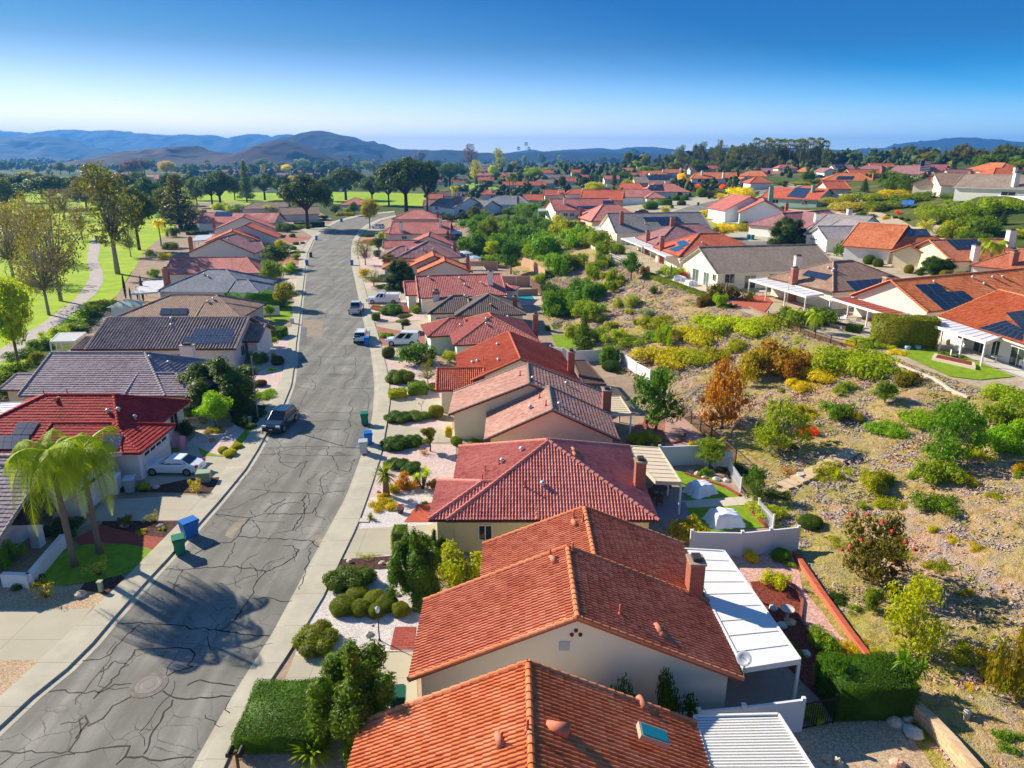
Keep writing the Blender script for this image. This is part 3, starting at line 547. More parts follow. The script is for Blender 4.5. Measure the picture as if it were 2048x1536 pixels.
ridge('hill',[(150,332),(193,327),(231,315),(286,298),(330,294),(371,289),(391,297.6),(428,307),(450,308),(461,308),(510,300),(532,289),(552,278.5),(567,279.5),(598,290.5),(631,306),(664,321),(690,330)],1900,430,'#33282c','#443634',3,nz=.3)
ridge('mountain',[(548,306),(560,283),(567,277),(589,271),(602,272),(615,262),(635,260),(659,264),(690,271),(716,278.5),(751,287),(787,299),(817,306),(860,312)],3300,760,'#12160f','#201e16',4)
ridge('hill',[(740,306),(791,298),(850,298.5),(866,300),(888,298),(923,300.4),(954,304),(1020,306),(1050,304),(1066,303),(1086,303),(1136,302),(1204,304),(1260,306),(1330,306),(1400,308),(1500,310)],3300,450,'#161c12','#22281a',5,nz=.3)
ridge('hill',[(1000,308),(1066,297.6),(1086,302.6),(1136,299),(1204,295.6),(1228,299),(1235,299),(1250,295),(1288,292.7),(1323,295),(1341,296.7),(1382,303.7),(1420,296),(1472,294),(1508,292.7),(1600,296),(1700,300),(1800,304)],5200,600,'#181c16','#24241c',6)
ridge('mountain',[(1700,306),(1797,292.5),(1828,286),(1874,281.6),(1891,277),(1928,274),(1950,275),(1990,279),(2048,283.8),(2200,290),(2400,305)],5400,800,'#161a14','#22221c',7)
# ================================================================== HOUSES
WHITE=plain('#e6e4de',.5,name='white_paint');ALU=plain('#e9e7e2',.45,name='white_metal');DARKW=plain('#5a4034',.7,name='brown_paint')
BRICK=brick();LIGHTC=plaster('#e2d8c8')
ROOFS={  # kind: (tile material, cap material, fascia material, near profile)
 'orange':(('#cf7444','#a8522e','#e6a078'),'barrel'),'terracotta':(('#c47050','#9c4c32','#dc9c7c'),'barrel'),'redpink':(('#d08072','#ac5c52','#e29c8c'),'barrel'),
 'rust':(('#cc6446','#a64c34','#de8a66'),'barrel'),'pinkbrown':(('#b48474','#946a5e','#cca896'),'flat'),'crimson':(('#a42a26','#861c1a','#bc4038'),'flat'),
 'greybrown':(('#94868a','#76696c','#b0a2a8'),'flat'),'stile':(('#96827a','#6e5850','#bcaca4'),'stile'),'brown':(('#9c7e6a','#7c6352','#b89a84'),'flat'),
 'slate':(('#7a7e88','#60646c','#9a9ea8'),'flat'),'darkbrown':(('#74645c','#40352f','#6d5c54'),'flat'),'mauve':(('#9c6e6e','#7e5658','#b88a8a'),'flat'),
 'pink':(('#be6e64','#a0544e','#d49084'),'flat'),'charcoal':(('#3c3836','#2c2826','#4c4846'),'flat'),'lightgrey':(('#a39a98','#8a8280','#bab2b0'),'flat'),'grey':(('#858080','#605a58','#928b88'),'flat'),
 'sand':(('#9a8878','#807060','#b4a292'),'flat')}
def roofmat(k,bump=True,lichen=''):
    c,prof=ROOFS[k];return tiles(c[0],c[1],c[2],.38 if prof=='stile' else .21 if prof=='barrel' else .30,.38 if prof=='stile' else .32 if prof=='barrel' else .34,bump,lichen)
class Block:
    """one rectangular roofed block; canonical a = along ridge, c = across"""
    def __init__(s,O,ex,W,D,ridge,h0,h1,eave,g,pitch,q=.5,over=.5,gw=True):
        s.O=np.array([O[0],O[1],0.0]);s.ex=np.array([ex[0],ex[1],0.0])/math.hypot(ex[0],ex[1]);s.ey=np.array([-s.ex[1],s.ex[0],0])
        if D<0:s.O=s.O+s.ey*D;D=-D
        s.W,s.D,s.ridge,s.eave,s.g,s.over=W,D,ridge,eave,g,over
        s.L,s.C=(D,W)if ridge=='y' else(W,D);s.q=q;s.h0,s.h1=h0,h1;s.rise=pitch*s.C/2;s.gw=gw
    def pt(s,a,c,z):
        if s.ridge=='y':return s.O+s.ex*c+s.ey*a+np.array([0,0,z])
        return s.O+s.ex*a+s.ey*c+np.array([0,0,z])
    def faces(s):
        E,T=s.g+s.eave,s.g+s.eave+s.rise;L,C,qc=s.L,s.C,s.C*s.q;p=s.pt
        r0,r1=p(s.h0,qc,T),p(L-s.h1,qc,T)
        out=[('c0',[p(0,0,E),p(L,0,E),r1,r0]),('c1',[p(L,C,E),p(0,C,E),r0,r1])]
        if s.h0>0:out.append(('a0',[p(0,C,E),p(0,0,E),r0]))
        if s.h1>0:out.append(('a1',[p(L,0,E),p(L,C,E),r1]))
        res=[]
        for k,f in out:
            if s.ridge=='x':n=np.cross(f[1]-f[0],f[2]-f[0])
            else:n=np.cross(f[1]-f[0],f[2]-f[0])
            if n[2]<0:f=f[::-1];
            res.append((k,f))
        return res
    def ztop(s,x,y):
        d=np.array([x,y,0])-s.O;u,v=d@s.ex,d@s.ey
        a,c=(v,u)if s.ridge=='y' else(u,v)
        if not(-.01<=a<=s.L+.01 and-.01<=c<=s.C+.01):return-1
        z=min(c/(s.C*s.q),(s.C-c)/(s.C*(1-s.q)))
        if s.h0>0:z=min(z,a/s.h0)
        if s.h1>0:z=min(z,(s.L-a)/s.h1)
        return s.g+s.eave+s.rise*z
def clip_grid(U,V,Z,poly2):
    """clip a height grid (face plane coords) to a convex polygon"""
    n,m=U.shape;bm=bmesh.new();vs=[bm.verts.new((U[i,j],V[i,j],Z[i,j]))for i in range(n)for j in range(m)]
    for i in range(n-1):
        for j in range(m-1):bm.faces.new((vs[i*m+j],vs[(i+1)*m+j],vs[(i+1)*m+j+1],vs[i*m+j+1]))
    c=np.mean(poly2,axis=0);k=len(poly2)
    for i in range(k):
        a,b=poly2[i],poly2[(i+1)%k];d=b-a;nn=np.array([d[1],-d[0]])
        if nn@(c-a)>0:nn=-nn
        bmesh.ops.bisect_plane(bm,geom=list(bm.verts)+list(bm.edges)+list(bm.faces),plane_co=(a[0],a[1],0),plane_no=(nn[0],nn[1],0),clear_outer=True)
    bm.verts.index_update();v=[tuple(x.co)for x in bm.verts];f=[tuple(x.index for x in q.verts)for q in bm.faces];bm.free();return v,f
def roof_block(mb,caps,b,prof,detail):
    hidden=[]
    for key,f in b.faces():
        e=f[0];lo=sorted(f,key=lambda p:p[2])[:2];e0,e1=(f[0],f[1])if abs(f[0][2]-f[1][2])<1e-6 and f[0][2]<b.g+b.eave+.01 else(None,None)
        # find the eave edge
        for i in range(len(f)):
            a_,b_=f[i],f[(i+1)%len(f)]
            if abs(a_[2]-b_[2])<1e-6 and a_[2]<b.g+b.eave+.01:e0,e1=a_,b_
        U=(e1-e0)/np.linalg.norm(e1-e0);N=np.cross(f[1]-f[0],f[2]-f[0]);N/=np.linalg.norm(N)
        V=np.cross(N,U)
        loc=np.array([[(p-e0)@U,(p-e0)@V]for p in f]);uo=len(key)+ord(key[0])%7*1.7+int(key[1])*3.1
        # slab
        th=.14;n=len(f)
        mb.add([p-np.array([0,0,.02])for p in f]+[p-np.array([0,0,th+.02])for p in f],[tuple(range(2*n-1,n-1,-1))]+[(i,n+i,n+(i+1)%n,(i+1)%n)for i in range(n)]+[tuple(range(n))],1)
        if detail:
            tw,tv=(.38,.38)if prof=='stile' else(.21,.32)if prof=='barrel' else(.30,.34);vmax=loc[:,1].max();umin,umax=loc[:,0].min(),loc[:,0].max()
            if prof=='stile':us=[0,.14,.3,.5,.7,.86];hs=[0,.01,.075,.11,.075,.01]
            elif prof=='barrel':us=[0,.16,.32,.5,.68,.84];hs=[-.01,-.004,.046,.062,.046,-.004]
            else:us=[0,.04,.96];hs=[-.005,.006,.006]
            cols,ch=[],[]
            k=math.floor(umin/tw)
            while k*tw<umax:
                for a_,h_ in zip(us,hs):cols.append((k+a_)*tw);ch.append(h_)
                k+=1
            rows,rh=[],[];k=0;st=.03 if prof=='barrel' else .04
            while k*tv<vmax+.01:
                rows+=[k*tv+.001,(k+1)*tv-.001];rh+=[st+.012,.012];k+=1
            Ug,Vg=np.meshgrid(cols,rows,indexing='ij');Zg=np.array(ch)[:,None]+np.array(rh)[None,:]
            jit=rng.normal(0,.004,(len(cols)//len(us)+1,len(rows)//2+1));Zg=Zg+jit[np.arange(len(cols))//len(us)][:,np.arange(len(rows))//2]
            ext=.05;l2=loc.copy()
            v,fc=clip_grid(Ug,Vg,Zg,l2)
            vv=[e0+U*x+V*y+N*z for x,y,z in v];mb.add(vv,fc,0,[(x+uo+50,y)for x,y,z in v])
        else:
            z=N*.03;mb.add([p+z for p in f],[tuple(range(n))],0,[(x+uo+50,y)for x,y in loc])
    # ridge, hip and rake caps
    E,T=b.g+b.eave,b.g+b.eave+b.rise;L,C,qc,p=b.L,b.C,b.C*b.q,b.pt
    r0,r1=p(b.h0,qc,T),p(L-b.h1,qc,T);lines=[]
    if np.linalg.norm(r1-r0)>.3:lines.append((r0,r1))
    for h,r,a in((b.h0,r0,0),(b.h1,r1,L)):lines+=[(p(a,0,E),r),(p(a,C,E),r)]
    for a_,c_ in lines:cap_line(caps,a_,c_,detail)
def cap_line(mb,a,c,detail):
    d=c-a;L=np.linalg.norm(d)
    if L<.2:return
    d=d/L;side=np.cross(d,(0,0,1));side/=np.linalg.norm(side);up=np.cross(side,d);k=0;seg=.42 if detail else 2.5;r=.13;n=5
    while k<L:
        k2=min(k+seg+(.03 if detail else 0),L);v=[]
        for t,rr,o in((k,r*1.12,.035),(k2,r*.9,.015)):
            for i in range(n+1):
                th=math.pi*i/n;v.append(a+d*t+side*math.cos(th)*rr+up*(math.sin(th)*rr*.9+o))
        mb.add(v,[(i,i+1,n+2+i,n+1+i)for i in range(n)]+[tuple(range(n,-1,-1))]);k+=seg
def wall_block(mb,b,over=None):
    o=b.over if over is None else over;L,C=b.L,b.C;g,E=b.g-.6,b.g+b.eave-.08;slope=b.rise/(C/2)
    a0,a1,c0,c1=o,L-o,o,C-o
    if b.q!=.5:pass
    E2=E+slope*o*.8
    v=[b.pt(a0,c0,g),b.pt(a1,c0,g),b.pt(a1,c1,g),b.pt(a0,c1,g),b.pt(a0,c0,E2),b.pt(a1,c0,E2),b.pt(a1,c1,E2),b.pt(a0,c1,E2)]
    f=[(0,1,5,4),(1,2,6,5),(2,3,7,6),(3,0,4,7),(0,3,2,1)];mb.add(v,f)
    for h,a in((b.h0,a0),(b.h1,a1)):
        if h==0:mb.add([b.pt(a,c0,E2),b.pt(a,c1,E2),b.pt(a,C*b.q,b.g+b.eave+b.rise-.2)],[(0,1,2)])
def side_frame(b,side):
    """origin, direction, outward normal of a wall: N near, F far, L left, R right (in the block's own frame)"""
    o=b.over;x,y=b.ex,b.ey;A=b.O
    if side=='N':return A+x*o+y*o,x,-y,b.W-2*o
    if side=='F':return A+x*(b.W-o)+y*(b.D-o),-x,y,b.W-2*o
    if side=='L':return A+x*o+y*(b.D-o),-y,-x,b.D-2*o
    return A+x*(b.W-o)+y*o,y,x,b.D-2*o
def rectpart(par,name,o,d,n,u0,u1,z0,z1,thick,mat,sub=None,origin=None):
    mb=MB();p=lambda u,z,t:o+d*u+n*t+np.array([0,0,z])
    v=[p(u0,z0,0),p(u1,z0,0),p(u1,z1,0),p(u0,z1,0),p(u0,z0,thick),p(u1,z0,thick),p(u1,z1,thick),p(u0,z1,thick)]
    mb.add(v,[(4,5,6,7),(0,1,5,4),(1,2,6,5),(2,3,7,6),(3,0,4,7)]);return mb.build(name,mat,par,origin)
def window(root,b,side,u,w,h,z=.95,frame=None,pane='#26323a',door=False):
    o,d,n,L=side_frame(b,side);org=np.array(root.location);fr=MB();fr_=frame or ALU
    def bx(u0,u1,z0,z1,t):
        p=lambda uu,zz,tt:o+d*uu+n*tt+np.array([0,0,b.g+zz])
        fr.add([p(u0,z0,-.02),p(u1,z0,-.02),p(u1,z1,-.02),p(u0,z1,-.02),p(u0,z0,t),p(u1,z0,t),p(u1,z1,t),p(u0,z1,t)],[(4,5,6,7),(0,1,5,4),(1,2,6,5),(2,3,7,6),(3,0,4,7)])
    if door:z=.05
    e=.07
    bx(u-w/2-e,u+w/2+e,z-e,z,.06);bx(u-w/2-e,u+w/2+e,z+h,z+h+e,.06)
    bx(u-w/2-e,u-w/2,z,z+h,.06);bx(u+w/2,u+w/2+e,z,z+h,.06);bx(u-.03,u+.03,z,z+h,.05)
    f=fr.build('patio_door' if door else 'window',fr_,root,org)
    rectpart(f,'pane',o,d,n,u-w/2,u+w/2,b.g+z,b.g+z+h,.025,glass(pane),origin=org)
def garage_door(root,b,side,u,w=4.9,h=2.1,mat=None):
    o,d,n,L=side_frame(b,side);org=np.array(root.location);mb=MB();p=lambda uu,zz,tt:o+d*uu+n*tt+np.array([0,0,b.g+zz])
    for k in range(4):
        z0,z1=h*k/4+.015,h*(k+1)/4-.015;u0,u1=u-w/2,u+w/2
        mb.add([p(u0,z0,0),p(u1,z0,0),p(u1,z1,0),p(u0,z1,0),p(u0,z0,.05),p(u1,z0,.05),p(u1,z1,.05),p(u0,z1,.05)],[(4,5,6,7),(0,1,5,4),(1,2,6,5),(2,3,7,6),(3,0,4,7)])
    gd=mb.build('garage_door',mat or WHITE,root,org)
    for k in range(4):rectpart(gd,'pane',o,d,n,u-w/2+.3+k*(w-.6)/4,u-w/2+.1+(k+1)*(w-.6)/4,b.g+h*.82,b.g+h*.94,.06,glass(),origin=org)
def house(name,label,blocks,wall='#e9ddc4',roof='orange',cap=None,fascia='#7a4434',detail=False,chim=(),vents=(),sol=(),wins=(),gar=(),g=None,lichen='',cat='house',group='stucco houses with tiled roofs',over=.5,solc='#16203a'):
    """blocks: dict(A=,B=px eave corners near-left, near-right) or dict(w=(x0,y0,W,D,yaw)); r ridge axis; h=(hip start, hip end)"""
    bl=[];gg=g
    for k in blocks:
        eave=k.get('e',2.6);pitch=k.get('p',.43);ex=(1,0)
        if 'w' in k:
            x0,y0,Wd,D,*yw=k['w'];yaw=R(yw[0])if yw else 0;ex=(math.cos(yaw),math.sin(yaw));O=(x0,y0)
            if gg is None:gg=0.0
        else:
            if gg is None:
                z=5.0
                for _ in range(6):
                    a=P(*k['A'],z+eave);c=P(*k['B'],z+eave);m=(a+c)/2;z=.5*z+.5*land(m[0],m[1]+abs(k['D'])/2)
                gg=z
            a=P(*k['A'],gg+eave);c=P(*k['B'],gg+eave)
            O=a[:2];ex=c[:2]-a[:2];Wd=float(np.linalg.norm(ex));D=k['D']
        h=k.get('h',(0,0));ridge_=k.get('r','y');C_=Wd if ridge_=='y' else abs(D);h=tuple(C_/2 if v is True else v for v in h)
        Lr=abs(D)if ridge_=='y' else Wd
        if h[0]+h[1]>Lr:sc=Lr/(h[0]+h[1])*.999;h=(h[0]*sc,h[1]*sc)
        bl.append(Block(O,ex,Wd,D,ridge_,h[0],h[1],eave,gg,pitch,k.get('q',.5),k.get('o',over)))
    c=np.mean([b.O+b.ex*b.W/2+b.ey*b.D/2 for b in bl[:1]],axis=0);org=np.array([c[0],c[1],gg])
    root=empty(name,org,label,cat,group)
    prof=ROOFS[roof][1];rm=roofmat(roof,not detail,lichen);cm=tiles(*(ROOFS[cap or roof][0]),.5,5.0,False);fm=plain(fascia,.7,name='fascia_paint')
    mb,caps,wl=MB(),MB(),MB()
    for b in bl:roof_block(mb,caps,b,prof,detail);wall_block(wl,b)
    ro=mb.build('roof',[rm,fm],root,org);caps.build('ridge_cap',cm,ro,org)
    wl.build('wall',plaster(wall),root,org)
    # for picking points on the roof
    V,F=[],[]
    for b in bl:
        for _,f in b.faces():F.append(tuple(range(len(V),len(V)+len(f))));V+=[Vector(p)for p in f]
    tree=BVHTree.FromPolygons(V,F)
    def rp(px,py):
        d=ray(px,py);hit=tree.ray_cast(Vector((0,0,CAMZ)),Vector(d).normalized());return hit
    for ch in chim:
        px,py,cw,cd,hh,kind=ch[:6];hit=rp(px,py)
        if hit[0]is None:p=P(px,py,gg+3.5)
        else:p=np.array(hit[0])
        m={'brick':BRICK,'white':plaster('#ece6da'),'cream':plaster('#e0d3bd'),'green':plaster('#7fa396'),'brickwhite':plaster('#eae4da')}[kind]
        cb=MB();cb.box(-cw/2,cw/2,-cd/2,cd/2,-2.5,hh);co=cb.build('chimney',m,root);co.location=p-org
        kb=MB();e=.06;kb.box(-cw/2-e,cw/2+e,-cd/2-e,cd/2+e,hh,hh+.12)
        kb.box(-cw*.3,cw*.3,-cd*.3,cd*.3,hh+.12,hh+.34,1)
        if kind=='brickwhite':kb.box(-cw/2-.02,cw/2+.02,-cd/2-.02,cd/2+.02,hh-.5,hh-.002,2)
        kb.build('chimney_cap',[plain('#b9ab99' if kind!='brick' else '#a8927c',.8,name='mortar_cap'),plain('#4c4a48',.5,.5,name='flue_metal'),BRICK],co)
    for vt in vents:
        px,py=vt[:2];kind=vt[2]if len(vt)>2 else 'pipe';hit=rp(px,py)
        if hit[0]is None:continue
        p=np.array(hit[0])-org;vb=MB()
        if kind=='pipe':vb.tube([(0,0,-.1),(0,0,.55)],[.05,.05],8);vb.lathe([(.12,.0),(.12,.1),(.06,.16)],10)
        elif kind=='hood':vb.tube([(0,0,-.05),(0,0,.22)],[.12,.12],10);vb.lathe([(.2,.2),(.2,.26),(.14,.36),(.03,.4)],12)
        elif kind=='barrel':
            vb.tube([(-.1,.35,.08),(.05,-.3,.1)],[.14,.16],12)
        elif kind=='big':vb.tube([(-.45,.1,.12),(.35,-.15,.12)],[.22,.28],16)
        mt={'pipe':plain('#b5604a',.7,name='vent_paint'),'hood':plain('#c9c9c4',.4,.3,name='vent_metal'),'barrel':plain('#c07a5e',.8,name='vent_tile'),'big':plain('#cf7a5c',.8,name='vent_tile')}[kind]
        v_=vb.build('roof_vent',mt,root,smooth=True);v_.location=p
    for q4,nu,nv in sol:
        cpx=np.mean([q[0]for q in q4]);cpy=np.mean([q[1]for q in q4]);hit=rp(cpx,cpy)
        if hit[0]is None:print('solar miss',label[:30]);continue
        hp,hn=np.array(hit[0]),np.array(hit[1]);hn=hn if hn[2]>0 else-hn;hp=hp+hn*.14;cs=[]
        for q in q4:
            d=ray(*q);t=(hn@(hp-np.array([0,0,CAMZ])))/(hn@d);cs.append(np.array([0,0,CAMZ])+d*t)
        cs=np.array(cs);f=lambda a,b_:(cs[0]*(1-a)+cs[1]*a)*(1-b_)+(cs[3]*(1-a)+cs[2]*a)*b_
        for i in range(nu):
            for j in range(nv):
                e=.018;c4=[f((i+e)/nu,(j+e)/nv),f((i+1-e)/nu,(j+e)/nv),f((i+1-e)/nu,(j+1-e)/nv),f((i+e)/nu,(j+1-e)/nv)]
                sb=MB();sb.add(c4,[(3,2,1,0)],0,[(0,0),(1,0),(1,1),(0,1)]);sb.add(c4+[p-hn*.06 for p in c4],[(0,1,5,4),(1,2,6,5),(2,3,7,6),(3,0,4,7)],1)
                sb.build('solar_panel',[solar(solc),plain('#8b9096',.4,.6,name='panel_frame')],root,org)
    for w_ in wins:window(root,bl[w_[0]],*w_[1:4],*w_[4:])
    for q in gar:garage_door(root,bl[q[0]],*q[1:])
    return root,bl,org
def patio(root_or_none,label,corners,z,posts=4,col='white',g=0.0,solid=True,name='patio_cover',parent=None,beams=14):
    """a flat cover on posts; corners: 4 photo pixels [house-near, house-far, outer-far, outer-near] at height z"""
    cs=[P(*q,z)for q in corners];c=np.mean(cs,axis=0);org=np.array([c[0],c[1],g]);m={'white':ALU,'red':plain('#a5503c',.8,name='red_roofing'),'cream':plain('#d8c8ac',.7,name='cream_canvas'),'brown':plain('#6e5648',.8,name='brown_wood'),'bluewhite':plain('#d6dde2',.5,name='white_sheet')}[col]
    r=empty(name,org,label,'patio cover')
    mb=MB();th=.09
    if solid:
        mb.add([p+np.array([0,0,th])for p in cs]+cs,[(0,1,2,3),(7,6,5,4)]+[(i,i+4,(i+1)%4+4,(i+1)%4)for i in range(4)])
        n=9
        for k in range(1,n):
            a,b=cs[0]+(cs[1]-cs[0])*k/n,cs[3]+(cs[2]-cs[3])*k/n;dd=(cs[1]-cs[0]);dd=dd/np.linalg.norm(dd)*.03
            up=np.array([0,0,th+.035]);mb.add([a-dd+up,a+dd+up,b+dd+up,b-dd+up,a-dd,a+dd,b+dd,b-dd],[(0,1,2,3),(0,3,7,4),(1,5,6,2),(0,4,5,1),(3,2,6,7)])
    else:
        for k in range(beams+1):
            a,b=cs[0]+(cs[1]-cs[0])*k/beams,cs[3]+(cs[2]-cs[3])*k/beams;dd=(cs[1]-cs[0]);L=np.linalg.norm(dd);dd=dd/L*(L/beams*.27)
            mb.add([a-dd,a+dd,b+dd,b-dd]+[p+np.array([0,0,.07])for p in(a-dd,a+dd,b+dd,b-dd)],[(3,2,1,0),(4,5,6,7),(0,1,5,4),(1,2,6,5),(2,3,7,6),(3,0,4,7)])
    mb.build('cover',m,r,org)
    fb=MB()
    for i in range(4):
        a,b=cs[i],cs[(i+1)%4];d=(b-a)/np.linalg.norm(b-a);nn=np.array([-d[1],d[0],0])*.05
        lo,hi=np.array([0,0,-.14]),np.array([0,0,th+.06]);fb.add([a-nn+lo,b-nn+lo,b+nn+lo,a+nn+lo,a-nn+hi,b-nn+hi,b+nn+hi,a+nn+hi],[(3,2,1,0),(4,5,6,7),(0,1,5,4),(1,2,6,5),(2,3,7,6),(3,0,4,7)])
    fb.build('edge_beam',m if col!='red' else ALU,r,org)
    for k in range(posts):
        t=(k+.04)/max(posts-1,1)*(1 if posts==1 else .98);p=cs[2]+(cs[3]-cs[2])*min(t,1);pb=MB();pb.box(-.07,.07,-.07,.07,0,z-g-.13);po=pb.build('post',m if col not in('red','cream')else ALU,r);po.location=np.array([p[0],p[1],g])-org
    return r
GN='stucco houses with tiled roofs'
# ---------------- right side of the street, nearest first (world metres: x0,y0,W,D,yaw)
house('house','nearest house, bright orange barrel-tile roof cut off by the bottom edge',[dict(w=(-6.3,9.0,13.9,15.2),r='y')],'#efe6d6','orange',detail=True,fascia='#b5603f',
      vents=[(1003,1490,'pipe'),(1000,1486,'barrel'),(1055,1465,'pipe'),(1118,1462,'big'),(1285,1410,'barrel')])
sk=P(1306,1470,4.2);o=empty('skylight',sk,'teal glass skylight in the nearest orange roof','skylight');nn=Vector((.38,0,.92)).normalized();mb=MB();mb.box(-.6,.6,-.35,.35,-.1,.12);f_=mb.build('frame',plain('#b9a48e',.6,name='skylight_frame'),o)
mb=MB();mb.box(-.52,.52,-.28,.28,.1,.14);mb.build('pane',glass('#1c7f8c'),o);o.rotation_euler=(0,math.atan2(.41,1),0)
r2,b2,o2=house('house','big terracotta house with long white gable wall facing the viewer and brick chimney',[dict(w=(-4.65,26.8,15.0,6.0),r='y'),dict(w=(-1.75,32.7,12.1,5.9),r='y',p=.41)],'#f1e7d3','terracotta',detail=True,fascia='#b5563a',cap='orange',
      chim=[(1387,1185,.75,.95,1.9,'brick')],vents=[(1100,1118,'pipe'),(1108,1123,'barrel'),(1145,1105,'pipe'),(1166,1045,'pipe'),(1150,1050,'barrel'),(1147,1038,'pipe'),(1240,1230,'pipe'),(1322,1268,'barrel'),(1318,1262,'barrel')])
o,d,n,L=side_frame(b2[0],'N');org=np.array(r2.location)
gv=MB()
for k in range(7):gv.add([o+d*(L*.5-.75+e)+n*t+np.array([0,0,3.75+k*.075+z])for e,t,z in((0,.0,0),(.5,.0,0),(.5,.05,.055),(0,.05,.055))],[(0,1,2,3)])
c__=o+d*(L*.5-.5)+np.array([0,0,4.0]);gv.box(c__[0]-.27,c__[0]+.27,c__[1]-.012,c__[1]+.03,c__[2]-.28,c__[2]+.3);gv.build('gable_vent',ALU,r2,org)
for dx,dz in((-.18,0),(.2,0),(.0,.22)):
    tb=MB();c_=o+d*(L*.5+dx)+np.array([0,0,4.62+dz]);tb.tube([c_-n*.05,c_+n*.06],[.09,.09],10);tb.build('vent_hole',plain('#6e3020',.9,name='clay'),r2,org)
r3,b3,o3=house('house','red hip-roofed house with brick chimney beside the tan shade sail',[dict(w=(-4.25,41.6,13.7,12.4),r='y',h=(6.0,6.2),p=.45),dict(w=(-5.4,41.65,7.0,6.0),r='x',h=(3.4,0),p=.44)],'#e3d6a4','redpink',detail=True,fascia='#4a2c28',
      chim=[(1278,975,.7,.8,2.0,'brick')],vents=[(970,945,'pipe'),(998,930,'pipe'),(1004,926,'hood'),(1043,903,'hood'),(1085,972,'hood'),(1050,975,'pipe'),(1148,903,'barrel'),(1150,912,'barrel'),(965,962,'pipe')],
      wins=[(0,'N',2.0,.8,1.0)])
house('house','pale pinkish-brown house with twin stepped gables and dark red eaves',[dict(w=(-5.8,61.5,14.7,6.6),r='y',p=.40),dict(w=(-2.3,55.4,11.2,6.3),r='y',p=.47)],'#efe4c4','pinkbrown',cap='sand',detail=True,fascia='#7a2c20',
      chim=[(1212,822,.75,.9,2.0,'brick')],vents=[(1040,752,'pipe'),(1066,760,'hood'),(1133,770,'hood'),(1060,818,'hood'),(1092,812,'pipe'),(1079,797,'pipe'),(1119,812,'hood')],wins=[(1,'N',8.0,1.5,.5,.4),(1,'N',6.4,.5,.5,.4)])
house('house','orange-red gabled house with a low barrel-tile garage wing, behind the pinkish-brown one',[dict(w=(-5.4,70.0,12.6,11.9,6),r='y'),dict(w=(-7.6,68.6,4.8,6.4,3),r='x',p=.42)],'#f0e8d8','rust',detail=True,fascia='#9a4630',
      chim=[(1142,733,.7,.8,1.6,'brick')],vents=[(995,692,'hood'),(967,722,'pipe'),(955,725,'hood'),(945,728,'hood'),(997,723,'hood')])
house('house','red tiled hip house with a pale teal wall behind the white van drive',[dict(w=(-7.3,86.6,11.0,12.5,9),r='y',h=(5.2,5.2)),dict(w=(-11.0,91.0,5.5,7,14),r='x',h=(True,0))],'#cfe0d2','redpink',detail=True,fascia='#8a3a2c',cap='terracotta',
      chim=[(1071,648,.7,.8,1.3,'brick')],vents=[(921,653,'hood'),(932,645,'pipe'),(973,640,'hood'),(1016,636,'hood'),(973,650,'hood')])
house('house','dark brown hip-roofed house between the red ones, beige walls',[dict(w=(-8.4,103.8,10.6,10,6),r='y',h=(4.6,4.8)),dict(w=(-12.6,105.4,6.5,8.5,10),r='x',h=(True,0))],'#efe4cc','darkbrown',cap='sand',fascia='#3c2c26',chim=[(1030,612,.7,.8,1.4,'brick')],vents=[(943,592,'pipe'),(982,610,'barrel'),(930,594,'hood')],gar=[(1,'N',2.6,4.2,2.0)])
house('house','long red-roofed house with two tall white chimneys beside the swimming pool',[dict(A=(837,596),B=(1014,590),D=12.4,r='x'),dict(A=(811,591),B=(838,590),D=8,r='x',e=2.6),dict(A=(1006,580),B=(1030,581),D=5,r='x',h=(0,True),e=2.2,p=.3)],'#f4f0e6','pink',cap='redpink',fascia='#8a3a2c',chim=[(873,600,1.0,.8,1.4,'brickwhite'),(981,568,.9,.9,2.1,'white')],vents=[(858,556,'hood'),(862,560,'pipe'),(919,558,'hood'),(930,571,'hood'),(962,567,'hood')],g=0)
house('house','small orange house with twin gables and cream wall, shrub on its gable',[dict(w=(-19.0,143.9,11.2,6.5,7),r='y',p=.42),dict(w=(-22.4,149.6,12.5,7,9),r='y',p=.42),dict(w=(-27,150,7,6,9),r='x',h=(True,0),p=.35)],'#f2e6cf','orange',cap='rust',fascia='#8a3a2c',chim=[(936,533,.7,.8,2.2,'brick')])
house('house','brownish-red speckled hip house in front of the round blue umbrellas',[dict(w=(-26.8,166.7,15,11,5),r='y',h=(5.5,5)),dict(w=(-30.5,168,6,9,8),r='x',h=(True,0))],'#e8d8c4','mauve',cap='sand',fascia='#6e3428',chim=[(910,503,.7,.8,2.2,'brick')],vents=[(845,500,'hood'),(865,500,'hood'),(840,485,'hood')])
house('house','pale pink gabled house with a striped dark barrel-tile garage roof',[dict(w=(-27.9,188.7,12.6,11,5),r='y',p=.42),dict(w=(-33.2,186,12,7,4),r='x')],'#eee3d0','pink',cap='sand',fascia='#8a3a2c',chim=[(896,480,.7,.8,2.2,'brick')])
house('house','long red roof splashed with orange lichen and two chimneys, near the bend',[dict(A=(778,468),B=(899,468),D=14,r='x'),dict(A=(766,466),B=(780,467),D=13,r='x'),dict(A=(899,463),B=(922,462),D=8,r='x',e=2.3,p=.3)],'#f0e2cf','pink',lichen='#d8682a',fascia='#8a4432',chim=[(802,462,1.0,.9,2.4,'white'),(881,452,.9,.9,2.4,'white')],g=0,wins=[(0,'N',4,1.4,1.0),(0,'N',9,1.6,1.0),(0,'N',17,1.4,1.0)])
house('house','red pyramid-hip house just before the road bends right',[dict(A=(783,438.6),B=(877,438.6),D=14,r='x',h=(True,True))],'#eadcc8','redpink',fascia='#8a3a2c',chim=[(876,436,.9,.9,2.2,'brick')],g=0)
